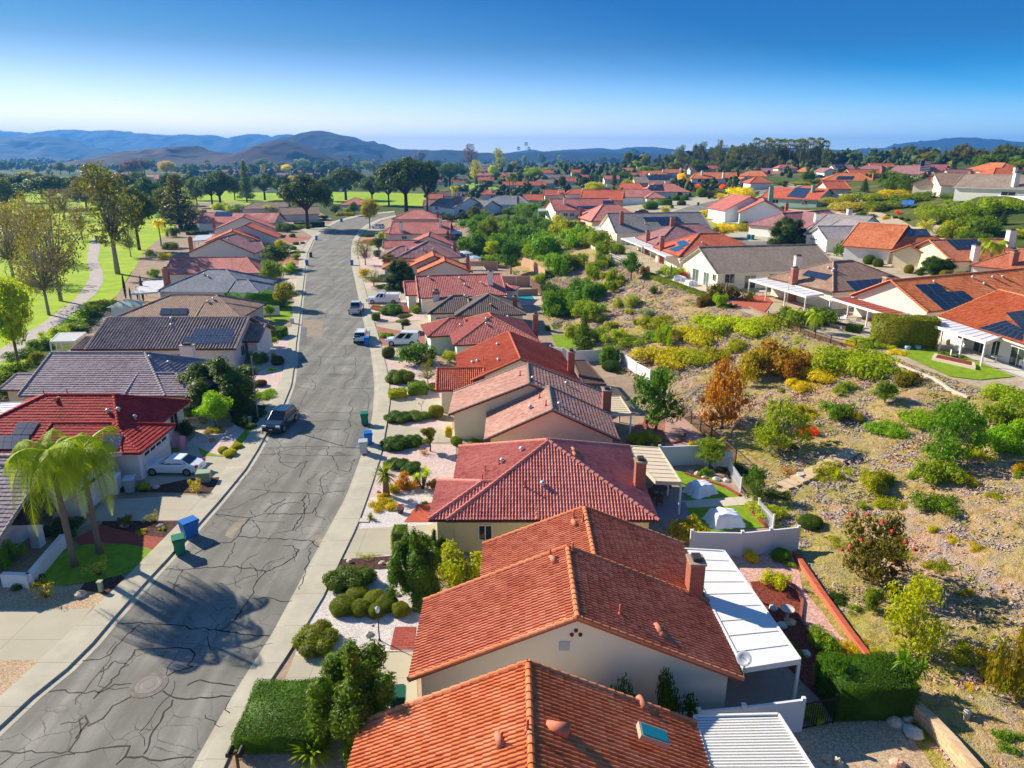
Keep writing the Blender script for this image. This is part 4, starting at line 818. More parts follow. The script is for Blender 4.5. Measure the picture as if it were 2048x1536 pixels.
# ---------------- left side of the street, nearest first
rl1,bl1,ol1=house('house','white house at the left edge with dark brown tiles and white bargeboards behind the palms',[dict(w=(-48,38.0,17.0,12.4),r='x',p=.44,o=2.2),dict(w=(-42,46.5,11.2,6.0),r='x',p=.35,e=2.6)],'#f2f0ea','greybrown',detail=True,fascia='#e9e6df',gar=[(1,'R',2.5,4.6,2.2)])
house('house','crimson-roofed white house with solar panels behind the queen palms',[dict(w=(-46.5,52.7,15.6,12.6),r='x',h=(6.2,3.5),p=.43),dict(w=(-38,52.65,8.6,6.3),r='x',h=(0,3.6),p=.42)],'#eef0f2','crimson',detail=True,fascia='#a33a34',
      sol=[([(-40,870),(59,870),(55,898),(-45,898)],6,2),([(36,844),(79,844),(63,869),(22,869)],2,2),([(208,868),(247,868),(238,898),(200,898)],3,2)],solc='#2a3350',vents=[(216,826,'hood'),(237,823,'hood'),(270,838,'hood'),(115,800,'barrel')],gar=[(1,'R',2.9,4.6,2.1)],wins=[(0,'R',9.5,1.4,1.6)])
house('house','grey-brown flat-tile house next to the crimson roof, long plain slope',[dict(w=(-48.4,66.9,14.4,12.5),r='x',h=(0,4.6)),dict(w=(-38,66.85,7.2,6.6),r='x',h=(0,3.4),p=.40),dict(w=(-52.5,70,5,6),r='x',p=.25,e=2.2)],'#d8c6ac','greybrown',cap='lightgrey',detail=True,fascia='#6e5a50',vents=[(88,790,'pipe'),(135,788,'pipe'),(300,717,'hood'),(338,728,'hood')],gar=[(0,'R',8.5,4.4,2.1)])
house('house','long white house with striped brown-and-white S-tile roof and two rows of panels',[dict(w=(-51.8,84.5,18.2,12.2,1),r='x'),dict(w=(-34.2,88.5,2.2,7,1),r='x'),dict(w=(-54.5,86,5,7),r='x',e=2.2,p=.22)],'#ece6dc','stile',detail=True,fascia='#6e4436',
      sol=[([(388,657),(467,656),(466,671),(384,672)],9,1),([(368,673),(466,671),(465,686),(366,688)],11,1)],solc='#3a4660',chim=[(375,700,1.5,.8,.5,'white')],vents=[(287,640,'pipe'),(343,653,'hood'),(343,640,'hood')],wins=[(0,'N',8,1.4,.9),(0,'N',10,1.4,.9),(0,'R',3,1.2,1.2)])
house('house','brown hip-roofed house with a dark roof window, behind the striped roof',[dict(w=(-57.7,102.7,18.4,11,-1),r='x',h=(6,5.6)),dict(w=(-46,102.6,6.6,7,-1),r='x',h=(0,3.5),p=.42)],'#d9cdb8','brown',fascia='#6e5040',sol=[([(322,616),(345,616),(340,629),(318,629)],1,1),([(345,616),(376,616),(374,629),(341,629)],2,1)],solc='#3c3f48',vents=[(427,600,'hood'),(416,605,'hood')])
house('house','slate grey hip house with a white wing beside the clipped hedge',[dict(w=(-61.8,123.8,16.4,13.5,-4),r='x',h=(6.5,6.5)),dict(w=(-49,122.8,5.6,8,-4),r='x',h=(0,3.5),p=.4)],'#d8dade','slate',fascia='#d8d8d8',vents=[(408,550,'hood'),(417,555,'hood')],chim=[(334,562,.9,.9,2.2,'brick')])
house('house','red corrugated-looking barrel-tile house, fourth beyond the striped roof',[dict(A=(326,548),B=(520,546),D=11.5,r='x',h=(0,4))],'#eee6da','redpink',fascia='#8a3a30',g=0,cap='pink')
house('house','mauve-roofed house with white gable facing the viewer and a red chimney',[dict(A=(372,507),B=(509,507),D=11,r='y'),dict(A=(498,502),B=(531,500),D=9,r='x',e=2.6)],'#e8e4dc','mauve',fascia='#7a2c28',g=0,chim=[(382,492,.8,.8,2.0,'brick')],vents=[(456,479,'hood'),(487,487,'pipe')])
house('house','orange-brown twin-gabled house with white gable ends, fifth from the bend',[dict(A=(410,486),B=(521,482),D=8,r='y',p=.40),dict(A=(428,478),B=(555,476),D=9,r='y')],'#f0ebe0','rust',fascia='#8a3a28',g=0)
house('house','red house with small dark panels on its gable roof, fourth from the bend',[dict(A=(425,461),B=(550,458),D=10,r='y')],'#f0e6da','pink',fascia='#8a3a30',g=0,sol=[([(462,445),(485,443),(480,455),(450,456)],3,2)],chim=[(428,452,.8,.8,2.3,'brick')])
house('house','wide flat red roof with white speckles and blue panels, third from the bend',[dict(A=(393,446),B=(549,446),D=14,r='x')],'#e8e4de','pink',fascia='#8a3a30',g=0,sol=[([(432,423),(464,423),(463,432),(428,432)],5,2)],solc='#34406a',lichen='#d09a90')
house('house','brown-roofed house between the stone pines beyond the speckled roof',[dict(A=(560,430),B=(640,428),D=12,r='x'),dict(A=(482,418),B=(575,417),D=12,r='x',h=(5,0))],'#e0d8cc','brown',fascia='#5a4438',g=0)
house('house','red hip-roofed house where the street bends, behind the light pole',[dict(A=(676,410),B=(737,410),D=14,r='x',h=(True,True))],'#f0e4d8','redpink',fascia='#8a3a30',g=0,gar=[(0,'N',9,4.5,2.1)])
# ---------------- row on the mesa above the slope
house('house','cream-sided house at the right edge with white pergola and black panels',[dict(w=(49.0,62.5,13.5,17,4),r='y')],'#ece8de','orange',fascia='#e6e2da',detail=True,g=5.2,sol=[([(2011,625),(2060,618),(2100,640),(2045,660)],3,2),([(1978,648),(2010,640),(2060,665),(2040,672)],2,1),([(1955,655),(1990,646),(2048,672),(2044,682)],4,1)],solc='#14161c',wins=[(0,'L',8.5,1.0,2.0,.1,None,'#37443f',True),(0,'L',6.3,1.8,2.0,.1,None,'#37443f',True),(0,'L',11.5,1.8,2.0,.1,None,'#37443f',True),(0,'L',3.5,1.4,1.2)])
def xhouse(name,label,Nr,Fr,D,wall,roof,eave=2.6,g=None,**k):
    """gable faces the slope: Nr, Fr = near and far eave corners of that gable (px); ridge runs away from it"""
    z=5.2 if g is None else g;a,c=P(*Nr,z+eave),P(*Fr,z+eave);v=c[:2]-a[:2];C=float(np.linalg.norm(v));yaw=math.degrees(math.atan2(-v[0],v[1]));h=k.pop('h',(0,0));more=k.pop('more',[]);p=k.pop('p',.45)
    return house(name,label,[dict(w=(a[0],a[1],D,C,yaw),r='x',h=h,p=p,e=eave)]+more,wall,roof,g=z,**k)
xhouse('house','orange-tiled house with a tall cream gable and large black solar arrays',(1856,624),(1700,591),26,'#efe9d8','orange',detail=True,fascia='#b5563a',p=.5,sol=[([(1828,569),(1875,566),(1893,582),(1846,585)],2,1),([(1848,586),(1926,581),(1972,618),(1888,621)],4,2)],solc='#15181f',chim=[(1777,572,1.3,1.0,1.0,'brickwhite')],vents=[(1868,566,'hood'),(1945,557,'hood'),(1968,570,'hood'),(1985,557,'hood'),(2005,556,'hood')])
xhouse('house','brown hip house with solar panels and brick chimney above the red brick patio',(1666,584),(1535,555),15,'#ece6d4','brown',h=(5.8,5.8),fascia='#6e4a3c',sol=[([(1616,540),(1665,549),(1650,560),(1603,550)],2,1),([(1690,562),(1772,556),(1775,575),(1712,584)],5,2)],solc='#1c2740',chim=[(1587,566,.8,.9,2.0,'brick'),(1594,540,1.0,.9,2.0,'white')],vents=[(1657,538,'hood'),(1668,541,'hood'),(1665,545,'hood')])
xhouse('house','cream gabled house with grey-brown slatted roof above the middle of the slope',(1433,547),(1359,522),21,'#f0e8cf','sand',fascia='#efe8da',wins=[(0,'L',5.2,2.2,2.0,.1,None,'#5c6e6a',True),(0,'L',9.2,1.8,2.0,.1,None,'#5c6e6a',True),(0,'L',12,1.0,1.0,1.2),(0,'N',2.0,1.6,1.4),(0,'N',5.5,1.8,2.0,.1,None,'#37443f',True),(0,'N',9.5,1.6,1.2)])
xhouse('house','orange hip house with blue solar panels and a brick chimney',(1358,513),(1306,494),17,'#eee4d0','rust',h=(6.5,6.5),fascia='#7a3428',sol=[([(1352,483),(1368,480),(1380,487),(1362,495)],2,2),([(1335,498),(1358,491),(1368,496),(1350,503)],2,2)],solc='#1d5a80',chim=[(1323,499,.8,.9,2.2,'brick')],vents=[(1377,483,'hood'),(1404,487,'hood')])
xhouse('house','dusty brown hip house squeezed behind the orange one with blue panels',(1312,491),(1270,474.5),18,'#e8dcc4','mauve',cap='darkbrown',h=(6.5,6.5),fascia='#6e3c30',chim=[(1295,482,.8,.9,1.9,'brick'),(1344,452,.8,.9,1.6,'brick')])
xhouse('house','grey gabled house with a row of black panels beside the curving road',(1231,466),(1196,452.5),24,'#f0e6cf','grey',fascia='#e6dcc6',sol=[([(1285,434),(1355,433),(1362,441),(1291,442)],10,1),([(1314,443),(1362,441),(1372,449),(1320,450)],5,1)],chim=[(1243,448,.9,1.0,2.6,'brick'),(1346,452,.9,.9,1.0,'brick')],vents=[(1290,448,'hood')])
xhouse('house','orange-red hip house with a glass sunroom behind the retaining wall',(1182,442.5),(1149,432.7),16,'#e9c9a4','redpink',h=(6.0,6.0),fascia='#7a3428',chim=[(1161,432,.9,1.0,2.2,'brick')])
house('house','long pink-roofed house with black panels and a white pergola, near the cul-de-sac',[dict(A=(1109,421.7),B=(1232,420),D=14,r='x')],'#e6ead8','pink',fascia='#a05048',g=7,sol=[([(1152,412),(1205,411),(1203,417),(1158,417)],6,1),([(1206,401),(1229,400),(1227,411),(1205,411)],3,2)],chim=[(1130,408,.9,.9,1.8,'cream')],wins=[(0,'N',3,1.3,.9),(0,'N',5,1.3,.9)])
# ---------------- second street
house('house','white twin-gabled house with pink roof trim inside the road curve',[dict(A=(1476,426),B=(1577,428),D=14,r='y',p=.52,e=2.8),dict(A=(1449,421),B=(1550,420),D=14,r='y',p=.5,e=2.8)],'#eef0f4','pink',fascia='#c05a5e',g=6.8,wins=[(0,'N',9.0,1.4,.6,1.4)],chim=[(1572,424,.8,.8,2.2,'brick')])
house('house','pale green house with a white-framed solar grid on its orange roof',[dict(A=(1520,395),B=(1636,400),D=15,r='x',h=(0,0)),dict(A=(1590,383),B=(1660,386),D=9,r='x',h=(0,0))],'#a9c0b0','rust',cap='redpink',fascia='#b55a44',sol=[([(1591,375),(1622,376),(1608,396),(1573,393)],6,4)],solc='#2c3c58',chim=[(1541,396,1.3,1.0,3.2,'green'),(1626,384,1.0,.9,2.0,'green')],wins=[(0,'N',15,1.8,1.2),(0,'N',5,2.0,1.2)])
house('house','dusty pink hip roof with two white chimneys behind the dark cloud-pruned juniper',[dict(A=(1526,445),B=(1608,458),D=14,r='x',h=(0,0),e=2.6),dict(A=(1590,458),B=(1705,448),D=14,r='x',h=(4,0))],'#f0ece6','mauve',cap='pink',fascia='#8a4a44',chim=[(1634,442,1.3,1.1,1.6,'white'),(1697,438,1.1,1.1,2.4,'white')])
house('house','light grey tiled house with a pale blue garage front on the second street',[dict(A=(1630,470),B=(1712,480),D=14,r='x',h=(0,0)),dict(A=(1612,468),B=(1652,478),D=9,r='y'),dict(A=(1700,476),B=(1778,462),D=10,r='y',p=.35)],'#eceae6','lightgrey',fascia='#e6e2dc',gar=[(1,'N',2.8,4.2,2.1)])
house('house','orange-tiled house with garage door and panels on the far hip, second street',[dict(A=(1707,482),B=(1785,498),D=14,r='x',h=(0,5)),dict(A=(1783,499),B=(1835,482),D=9,r='y',p=.4)],'#f0ece4','orange',fascia='#b5624a',sol=[([(1817,458),(1852,457),(1862,470),(1812,472)],4,2)],solc='#33486a',gar=[(0,'N',7.0,5.0,2.1)])
house('house','cream house with an open carport gable and black panels on the orange roof',[dict(A=(1780,505),B=(1855,511),D=9,r='y',p=.5),dict(A=(1862,506),B=(1925,522),D=9,r='y',p=.3),dict(A=(1905,523),B=(2060,520),D=13,r='x')],'#f2e4bc','terracotta',cap='orange',fascia='#a5503c',sol=[([(1890,479),(1955,478),(1965,496),(1912,498)],6,2)],solc='#181b22',chim=[(1948,520,1.0,1.0,2.3,'white'),(2018,492,1.2,1.1,2.6,'white')])
house('house','red-tiled garage at the right edge beside the tall slim palm',[dict(A=(1938,531),B=(2080,545),D=12,r='x',h=(5,0))],'#eeeae2','terracotta',fascia='#8a4030',chim=[(2025,528,.9,1.0,1.8,'brick')])
# upper row on the second hill
house('house','white-walled house with a long white veranda on the upper hill at the right',[dict(A=(1905,374),B=(2120,380),D=14,r='x',h=(0,0),e=2.8)],'#f0eee2','sand',fascia='#e6e2d6',g=14.6,chim=[(2029,372,1.2,1.1,3.0,'white')],wins=[(0,'N',12,3,1.6,.4),(0,'N',18,2.4,1.8,.2),(0,'N',22,2.4,1.8,.2)])
house('house','dark brown hip roof with pink-trimmed eaves on the upper hill',[dict(A=(1822,368),B=(1905,370),D=14,r='x',h=(6,6))],'#e8dcc4','darkbrown',fascia='#c98a6a',g=14.5,chim=[(1866,362,1,1,2.4,'brick')])
house('house','brown-tiled house with brick chimney beside the long white veranda',[dict(A=(1880,371),B=(2000,372),D=15,r='x',h=(0,6))],'#efe6d6','brown',fascia='#a57a60',g=14.5,chim=[(1939,364,1.1,1.1,2.6,'brick')])
house('house','orange hip roof with a dark solar array above the second street bank',[dict(A=(1645,361),B=(1755,362),D=14,r='x',h=(7,7))],'#d8cdb8','orange',fascia='#8a4a38',g=12.5,sol=[([(1676,352),(1709,352),(1704,359),(1672,359)],4,2)],chim=[(1747,358,1,1,2.0,'brick')])
house('house','orange gabled roof with white gable edge behind the solar hip, upper row',[dict(A=(1705,353),B=(1772,353),D=13,r='x')],'#eae2d4','rust',fascia='#e0d8cc',g=14,chim=[(1764,347,1,1,1.8,'brick')])
house('house','pink-brown long roof of the upper row, left of the flag pole',[dict(A=(1768,347),B=(1855,349),D=14,r='x',h=(0,5))],'#e6dccb','mauve',fascia='#8a5a4c',g=15.5)
house('house','cream gable house with pink roof on the skyline, upper right row',[dict(A=(1840,342),B=(1912,342),D=13,r='x')],'#f2ecd8','pink',fascia='#a06a60',g=16)
house('house','orange roof among dark trees near the right skyline',[dict(A=(1926,340),B=(1998,342),D=13,r='x',h=(6,6))],'#e6d8c4','orange',fascia='#a5603c',g=17)
house('house','white gabled house with pink roof and dark panel above the second street',[dict(A=(1672,343),B=(1715,343),D=16,r='x'),dict(A=(1648,344),B=(1676,344),D=14,r='y',p=.5)],'#f0f0e2','mauve',fascia='#8a5a52',g=14.5,sol=[([(1668,329),(1688,329),(1693,335),(1672,336)],3,2)])
house('house','low pink roof right of the white gabled house on the upper road',[dict(A=(1700,342),B=(1765,343),D=13,r='x',h=(5,4))],'#d8cdb8','mauve',fascia='#8a5a52',g=15)
house('house','orange-roofed white house with blue car, beside the eucalyptus belt',[dict(A=(1590,344),B=(1630,345),D=12,r='x'),dict(A=(1628,345),B=(1650,346),D=12,r='y',p=.5)],'#eceff0','orange',fascia='#d8d0c4',g=12.5)
house('house','mauve-grey roof with white chimneys and garages, below the palm belt',[dict(A=(1495,346),B=(1590,347),D=14,r='x',h=(0,6)),dict(A=(1535,348),B=(1592,349),D=8,r='x',h=(0,3))],'#dde0dc','mauve',fascia='#6a4a44',g=11.5,chim=[(1497,342,1,1,2.5,'white'),(1521,345,1.2,1,2,'white')],gar=[(1,'N',5,4.6,2.1)])
house('house','bright orange long-roofed house with white walls overlooking the road',[dict(A=(1382,357.5),B=(1475,358),D=15,r='x',h=(3,0)),dict(A=(1470,352),B=(1535,353),D=14,r='x',h=(6,6)),dict(A=(1478,361),B=(1502,361),D=10,r='y',p=.5)],'#dfe6ee','orange',cap='rust',fascia='#a54a2c',chim=[(1404,350,1.1,1,2.2,'white'),(1447,356,1.1,1,2.8,'white')],wins=[(0,'N',4,1.6,1.4),(0,'N',12,1.6,1.4),(0,'N',18,1.6,1.4)])
house('house','dark red roof with black solar sheets and curved white wall by the road',[dict(A=(1287,384),B=(1380,384),D=14,r='x',h=(6,6))],'#f0f0f0','redpink',fascia='#8a4030',sol=[([(1300,370),(1325,368),(1328,381),(1292,381)],4,2)],solc='#1c1f26')
house('house','maroon hip house with pale blue garage at the end of the cul-de-sac',[dict(A=(1224,394.5),B=(1330,394.5),D=13,r='x',h=(6,6)),dict(A=(1292,396),B=(1332,396),D=8,r='x',h=(3.5,3.5))],'#eef2f4','redpink',cap='sand',fascia='#8a4030',gar=[(1,'N',3.5,4.6,2.2)])
house('house','dark red roof spreading behind the long pink one',[dict(A=(1160,400),B=(1245,401),D=14,r='x')],'#c9b090','rust',fascia='#6e3428',g=8.2)
house('house','small red gable roof right of the crow-dark rust roof',[dict(A=(1234,380),B=(1292,381),D=13,r='x',h=(0,5))],'#e8eef4','rust',fascia='#8a4030')
house('house','roof with long dark solar strip and pale yellow gable, mid distance',[dict(A=(1270,366),B=(1345,366),D=14,r='x')],'#dfe0b4','sand',fascia='#a59a84',sol=[([(1292,350),(1345,350),(1338,360),(1297,360)],8,2)],solc='#20242c')
# ---------------- far rows: compact list  (left px, right px, eave y, roof, wall, label, hips)
FAR=[(945,1027,351,'redpink','#f0eee8','red roof of the low white row left of the twin palms',0),(955,988,361,'rust','#f0f2f0','small red-roofed white house, second of the low white row',0),(1002,1025,362,'rust','#f0f2f0','small red-roofed white house beside the tall queen palm',0),(905,935,364,'rust','#eceae4','small red-roofed cottage under the flat stone pine',0),(866,893,364,'pink','#f0eee8','pink-roofed cottage under the left end of the flat pine',0),
 (1005,1092,371,'rust','#efeade','wide rust gable house behind the blue-grey hip roof',0),(960,992,389,'rust','#f0e8e0','small bright red hip roof with grey panels, by the date palm',1),(872,930,393,'darkbrown','#f0ece4','dark brown gable house behind the grey one, beside the golf lawn',0),(1047,1086,401,'rust','#eee6da','red roof with tree shadow beyond the blue-grey hip',0),(1088,1130,391,'rust','#eee6da','orange-red roof with white chimney behind the shadowed red roof',0),(1130,1178,389,'rust','#e6d8c8','small red hip among dark bushes mid distance',1),
 (1066,1118,367,'sand','#e6dcc8','pale tan roof with grey neighbour, mid distance',1),(1092,1140,356,'grey','#e6e2dc','grey solar-covered roof below the round hill trees',0),(1113,1152,363,'rust','#dfeef4','rust roof with pale blue gable in the middle distance',0),(1152,1198,357,'rust','#e8dccb','wide rust roof behind the dark conifers',1),(1208,1240,359,'pink','#f0e8e0','pink roof with white chimney left of the dark conifer',0),(1262,1288,353,'pink','#e6dfd4','small pink roof right of the dark conifer',0),(1282,1310,349,'orange','#e6dccb','small orange roof in the cluster before the tree belt',0),(1300,1335,349,'orange','#e6dccb','second small orange roof in the cluster before the tree belt',0),(1330,1372,346,'orange','#e8e8ea','orange roof with blue panels in front of the eucalyptus',0),
 (1042,1075,334,'mauve','#dcd8d0','pale roof with purple panels beside the twin fan palms on the knoll',0),(1088,1118,332,'orange','#f0eee6','orange roof at the right foot of the knoll',0),(1120,1160,331,'orange','#e8eef0','orange gabled roof in the knoll row, right of the small palm',0),(1160,1210,331,'rust','#eceae0','last rust roof of the knoll row with cream gable',0),(962,984,331,'orange','#e6dccb','orange roof between the brown and the silver eucalyptus',0),(888,930,328,'orange','#ece4d8','pale orange roof left of the brown eucalyptus on the rise',0),(950,985,343,'mauve','#e6dccb','mauve roof under the silver eucalyptus',0),
 (1142,1175,345,'rust','#e8e0d4','low rust roof behind the knoll gardens',0),(1295,1345,326,'rust','#e6dfd6','distant red roof cluster below the blue hills',0),(1012,1040,331,'sand','#dcd4c4','tiny tan roof at the left foot of the knoll',0),
 (1380,1420,340,'mauve','#e2dace','pale mauve roof peeping left of the bright orange house',0),(1730,1755,324,'mauve','#e0d4c6','tiny pink roof below the skyline trees',0),(1794,1822,319,'pink','#e0d4c6','tiny pale pink roof on the skyline ridge',0),(1750,1790,301,'sand','#f0ece6','large pale house on the skyline hill',0),(1790,1820,300,'grey','#f0ece6','second pale house with dark roof on the skyline hill',0),
 (640,672,367,'sand','#e8e0d0','pale house behind the golf lawn, right of the tall conifer',0),(525,562,378,'sand','#eeeae4','white-walled house with blue fence behind the golf lawn',0),(552,580,366,'pink','#f0eee8','pink roof of the pair behind the golf lawn',0),(705,738,368,'pink','#f0e8e0','pink-roofed house on the green bank behind the round pine',0),(722,765,333,'orange','#e8dccb','peach roofs on the green bank left of the big pine',0),(752,785,333,'orange','#e6d4c0','orange roof right of the slim palm',0),
 (286,316,354,'redpink','#f4f0ea','red-roofed white house behind the golf pines',0),(306,338,358,'redpink','#f4f0ea','larger red-roofed white house right of its twin behind the golf pines',0),(350,390,357,'brown','#f0eae0','brown-roofed house among the palms, left distance',0),(400,432,352,'sand','#f0eae0','tan-roofed house with bare trees, left distance',0),(180,196,353,'pink','#f2ece4','tiny white gable between the golf trees, far left',0),(372,396,346,'mauve','#e6dccb','faint mauve roof under the twin palms, left distance',0),(465,500,348,'pink','#e6dccb','pinkish roof behind the tall conifer',0),(500,520,346,'rust','#e6dccb','small rust roof right of the tall conifer',0),(545,575,350,'mauve','#e6e0d6','mauve roof right of the yellow tree, left distance',0),(600,640,350,'mauve','#e6e0d6','low mauve roof left of the round pine, far',0),(0,12,378,'brown','#e6dccb','brown-roofed house cut by the left edge beyond the golf green',0),
 (855,885,398,'rust','#efe6da','rust roof behind the trunks of the big stone pine',0),(845,868,412,'mauve','#e8e2dc','mauve gable at the right foot of the big stone pine',0),(1410,1450,338,'rust','#e6dccb','hidden rust roof behind the bright orange ridge',0),
 (1745,1792,336,'rust','#ece4d4','rust roof tucked under the skyline trees left of the flag',0),(1556,1596,337,'pink','#e8e0d4','pale pink roof just below the fan palm belt',1),(1300,1342,376,'redpink','#eee6dc','small red roof above the dark solar roof',0),(1182,1226,380,'mauve','#e8e0d4','mauve roof above the dark red spreading roof',1),(1080,1108,346,'rust','#ece6dc','little rust roof at the foot of the knoll',0),(1905,1962,354,'mauve','#ece2d2','mauve roof between the dark brown hip and the skyline wood',0),(1655,1702,378,'rust','#e6ded0','low rust roof beside the white upper wall',0),(1500,1545,366,'rust','#ece6dc','rust roof across the upper road from the bright orange house',1),(1242,1285,342,'orange','#ece6dc','orange roof on the plain before the hazy trees',0),(1210,1246,333,'rust','#ece6dc','tiny rust roof before the blue hills',0),(1345,1392,332,'pink','#ece6dc','tiny pink roof in front of the first eucalyptus',0),(800,850,356,'pink','#ece6dc','pink roof seen behind the huge stone pine',0),(1985,2045,352,'rust','#ece2d2','rust roof near the right edge of the upper row',1),(430,470,343,'rust','#ece2d2','rust roof left of the tall conifer, far',0),(225,260,350,'pink','#f0eae0','pale pink roof behind the left golf trees',0),(590,628,344,'rust','#ece2d2','little rust roof before the dark hill',0),(655,700,352,'rust','#ece2d2','rust roof right of the round dark tree, far',0),(830,862,345,'mauve','#ece2d2','mauve roof under the russet dome tree',0)]
for l,r,y,rf,wl,lab,hp in FAR:
    m=P((l+r)/2,y,2.6);
    house('house',lab,[dict(A=(l,y),B=(r,y),D=11,r='x',h=(4,4)if hp else(0,0))],wl,rf,chim=[(r-(r-l)*.25,y-5,1,1,1.8,'white')]if(l*7+r)%3 else())
house('house','white house with grey roof facing the viewer by the dark garden trees',[dict(A=(860,411),B=(965,417),D=13,r='x'),dict(A=(907,417),B=(976,414),D=12,r='y',p=.5)],'#eef0f2','grey',fascia='#6e4438',g=1.5,chim=[(915,407,1,1,2.8,'brick')],wins=[(1,'N',3.5,2.2,1.8,.2),(1,'N',8.5,2.2,1.8,.2),(0,'N',3,1.5,1.2)])
house('house','blue-grey hip roof with brick chimney and white verandas',[dict(A=(954,408),B=(1061,410),D=15,r='x',h=(7,7))],'#e6e8ee','slate',cap='lightgrey',fascia='#e6e6e6',g=2.5,chim=[(1036,407,1,1,2.6,'brick')],wins=[(0,'N',7,3,1.6,.3),(0,'N',18,2,1.8,.2)])
# ---------------- patio covers
patio(None,'cream-white panelled patio roof beside the brick chimney of the terracotta house',[(1487,1340),(1362,1100),(1448,1105),(1600,1322)],2.55,4)
patio(None,'open white slatted pergola at the bottom edge beside the nearest orange roof',[(1430,1580),(1388,1436),(1556,1432),(1650,1580)],2.5,2,solid=False,beams=24)
patio(None,'tan shade canopy strung beside the red hip roof',[(1312,965),(1243,893),(1318,898),(1362,967)],2.5,3,'cream')
patio(None,'small cream patio roof on brown posts behind the pinkish-brown house',[(1215,830),(1213,795),(1240,795),(1262,829)],2.5,2,'cream')
patio(None,'brown slatted pergola between the orange-red house and the gravel yard',[(1166,768),(1146,722),(1172,722),(1212,770)],2.5,3,'brown',solid=False,beams=26)
patio(None,'white patio roof behind the crimson-roofed house at the left edge',[(-60,856),(0,808),(80,806),(0,850)],2.6,2,'bluewhite')
patio(None,'white patio roof left of the striped S-tile house',[(148,684),(172,666),(118,667),(100,685)],2.6,3)
patio(None,'white patio roof left of the slate grey house beside the slim cypresses',[(314,585),(340,561),(289,563),(262,589)],2.7,3)
patio(None,'pale blue-white patio roof behind the mauve house',[(420,480),(425,470),(395,471),(380,483)],2.7,3,'bluewhite')
patio(None,'small tan patio roof beside the orange twin-gabled house',[(944,541),(943,534),(966,534),(972,541)],2.5,2,'cream')
patio(None,'little grey-white patio roof on the lichen-splashed house',[(901,467),(900,461),(920,461),(924,466)],2.4,2,'bluewhite')
patio(None,'white lattice pergola over the furnished terrace at the right edge',[(2012,672),(1916,640),(1846,646),(1972,686)],7.75,4,g=5.2)
patio(None,'red-roofed patio cover with white posts beside the cream gable',[(1819,629),(1701,595),(1660,597),(1780,633)],7.4,4,'red',g=5.2)
patio(None,'white flat patio roof over glass doors above the brick terrace',[(1648,589),(1535,556),(1498,560),(1613,594)],7.5,4,g=5.2)
patio(None,'white patio roof in front of the orange hip house with blue panels',[(1356,512),(1307,493),(1288,494),(1332,514)],7.5,4,g=5.2)
patio(None,'white patio roof in front of the dusty brown hip house',[(1311,492),(1268,475),(1242,477),(1284,494)],7.5,5,g=5.2)
patio(None,'small white patio roof at the grey gabled house',[(1229,463),(1212,453),(1178,454),(1192,461)],7.4,3,g=5.0)
patio(None,'white pergola left of the long pink-roofed house',[(1107,420),(1107,417),(1077,418),(1076,422)],9.0,3,g=6.5)
patio(None,'long white veranda roof along the upper hill house',[(1906,368),(2070,372),(2070,377),(1911,371)],17.0,7,g=14.2)
# ================================================================== PLANTS
FOL=foliage()
def leaves(pts,nrm,size,rs,aspect=1.5,up=0.0):
    n=len(pts);nrm=nrm+rs.normal(0,.55,(n,3));nrm[:,2]+=up;nrm/=np.linalg.norm(nrm,axis=1)[:,None]+1e-9
    t=np.cross(nrm,rs.normal(0,1,(n,3)));t/=np.linalg.norm(t,axis=1)[:,None]+1e-9;b=np.cross(nrm,t)
    s=(size*rs.uniform(.6,1.35,n))[:,None];L,Wd=t*s*aspect*.5,b*s*.5
    v=np.stack([pts-L,pts+Wd*.9+L*.1,pts+L,pts-Wd*.9+L*.1],1).reshape(-1,3)
    return v,np.arange(n*4).reshape(-1,4)
ICO=None
def core(c,r,rs):
    """a small lumpy solid; inside a clump, an added opaque filler that blocks light"""
    n,m=9,6;v=[];f=[]
    for i in range(m+1):
        for j in range(n):
            th=math.pi*i/m;ph=2*math.pi*j/n;k=1+rs.uniform(-.16,.16)
            v.append((c[0]+r[0]*k*math.sin(th)*math.cos(ph),c[1]+r[1]*k*math.sin(th)*math.sin(ph),c[2]+r[2]*k*math.cos(th)))
    for i in range(m):
        for j in range(n):f.append((i*n+j,(i+1)*n+j,(i+1)*n+(j+1)%n,i*n+(j+1)%n))
    return np.array(v),np.array(f)
def clumps(blobs,leaf,dens,rs,cr=.8,aspect=1.5,shell=(.82,1.06),up=0.0):
    V,Q,off=[],[],0;B=np.array(blobs)
    for c in B:
        p0,r=c[:3],c[3:6];area=4*math.pi*((r[0]*r[1]+r[0]*r[2]+r[1]*r[2])/3);n=int(dens*area/(leaf*leaf));n=max(n,12)
        d=rs.normal(0,1,(n,3));d/=np.linalg.norm(d,axis=1)[:,None];k=rs.uniform(*shell,n)[:,None];p=p0+d*r*k
        keep=np.ones(n,bool)
        for o in B:
            if o is c:continue
            keep&=(((p-o[:3])/o[3:6])**2).sum(1)>.6
        p,d=p[keep],d[keep];k2=p[:,2]>.004
        v,q=leaves(p[k2],d[k2],leaf,rs,aspect,up);V.append(v);Q.append(q+off);off+=len(v)
        if cr:  # unseen solid added behind the leaves to block light and see-through
            v,q=core(p0,r*cr,rs);v[:,2]=np.maximum(v[:,2],0);V.append(v);Q.append(q+off);off+=len(v)
    return np.vstack(V),np.vstack(Q)
def trunk_mesh(tubes,mat,name='trunk'):
    mb=MB()
    for pts,rad in tubes:mb.tube(pts,rad,7)
    me_o=mb.build(name,mat,smooth=True);me=me_o.data;bpy.data.objects.remove(me_o);return me
KIND={}
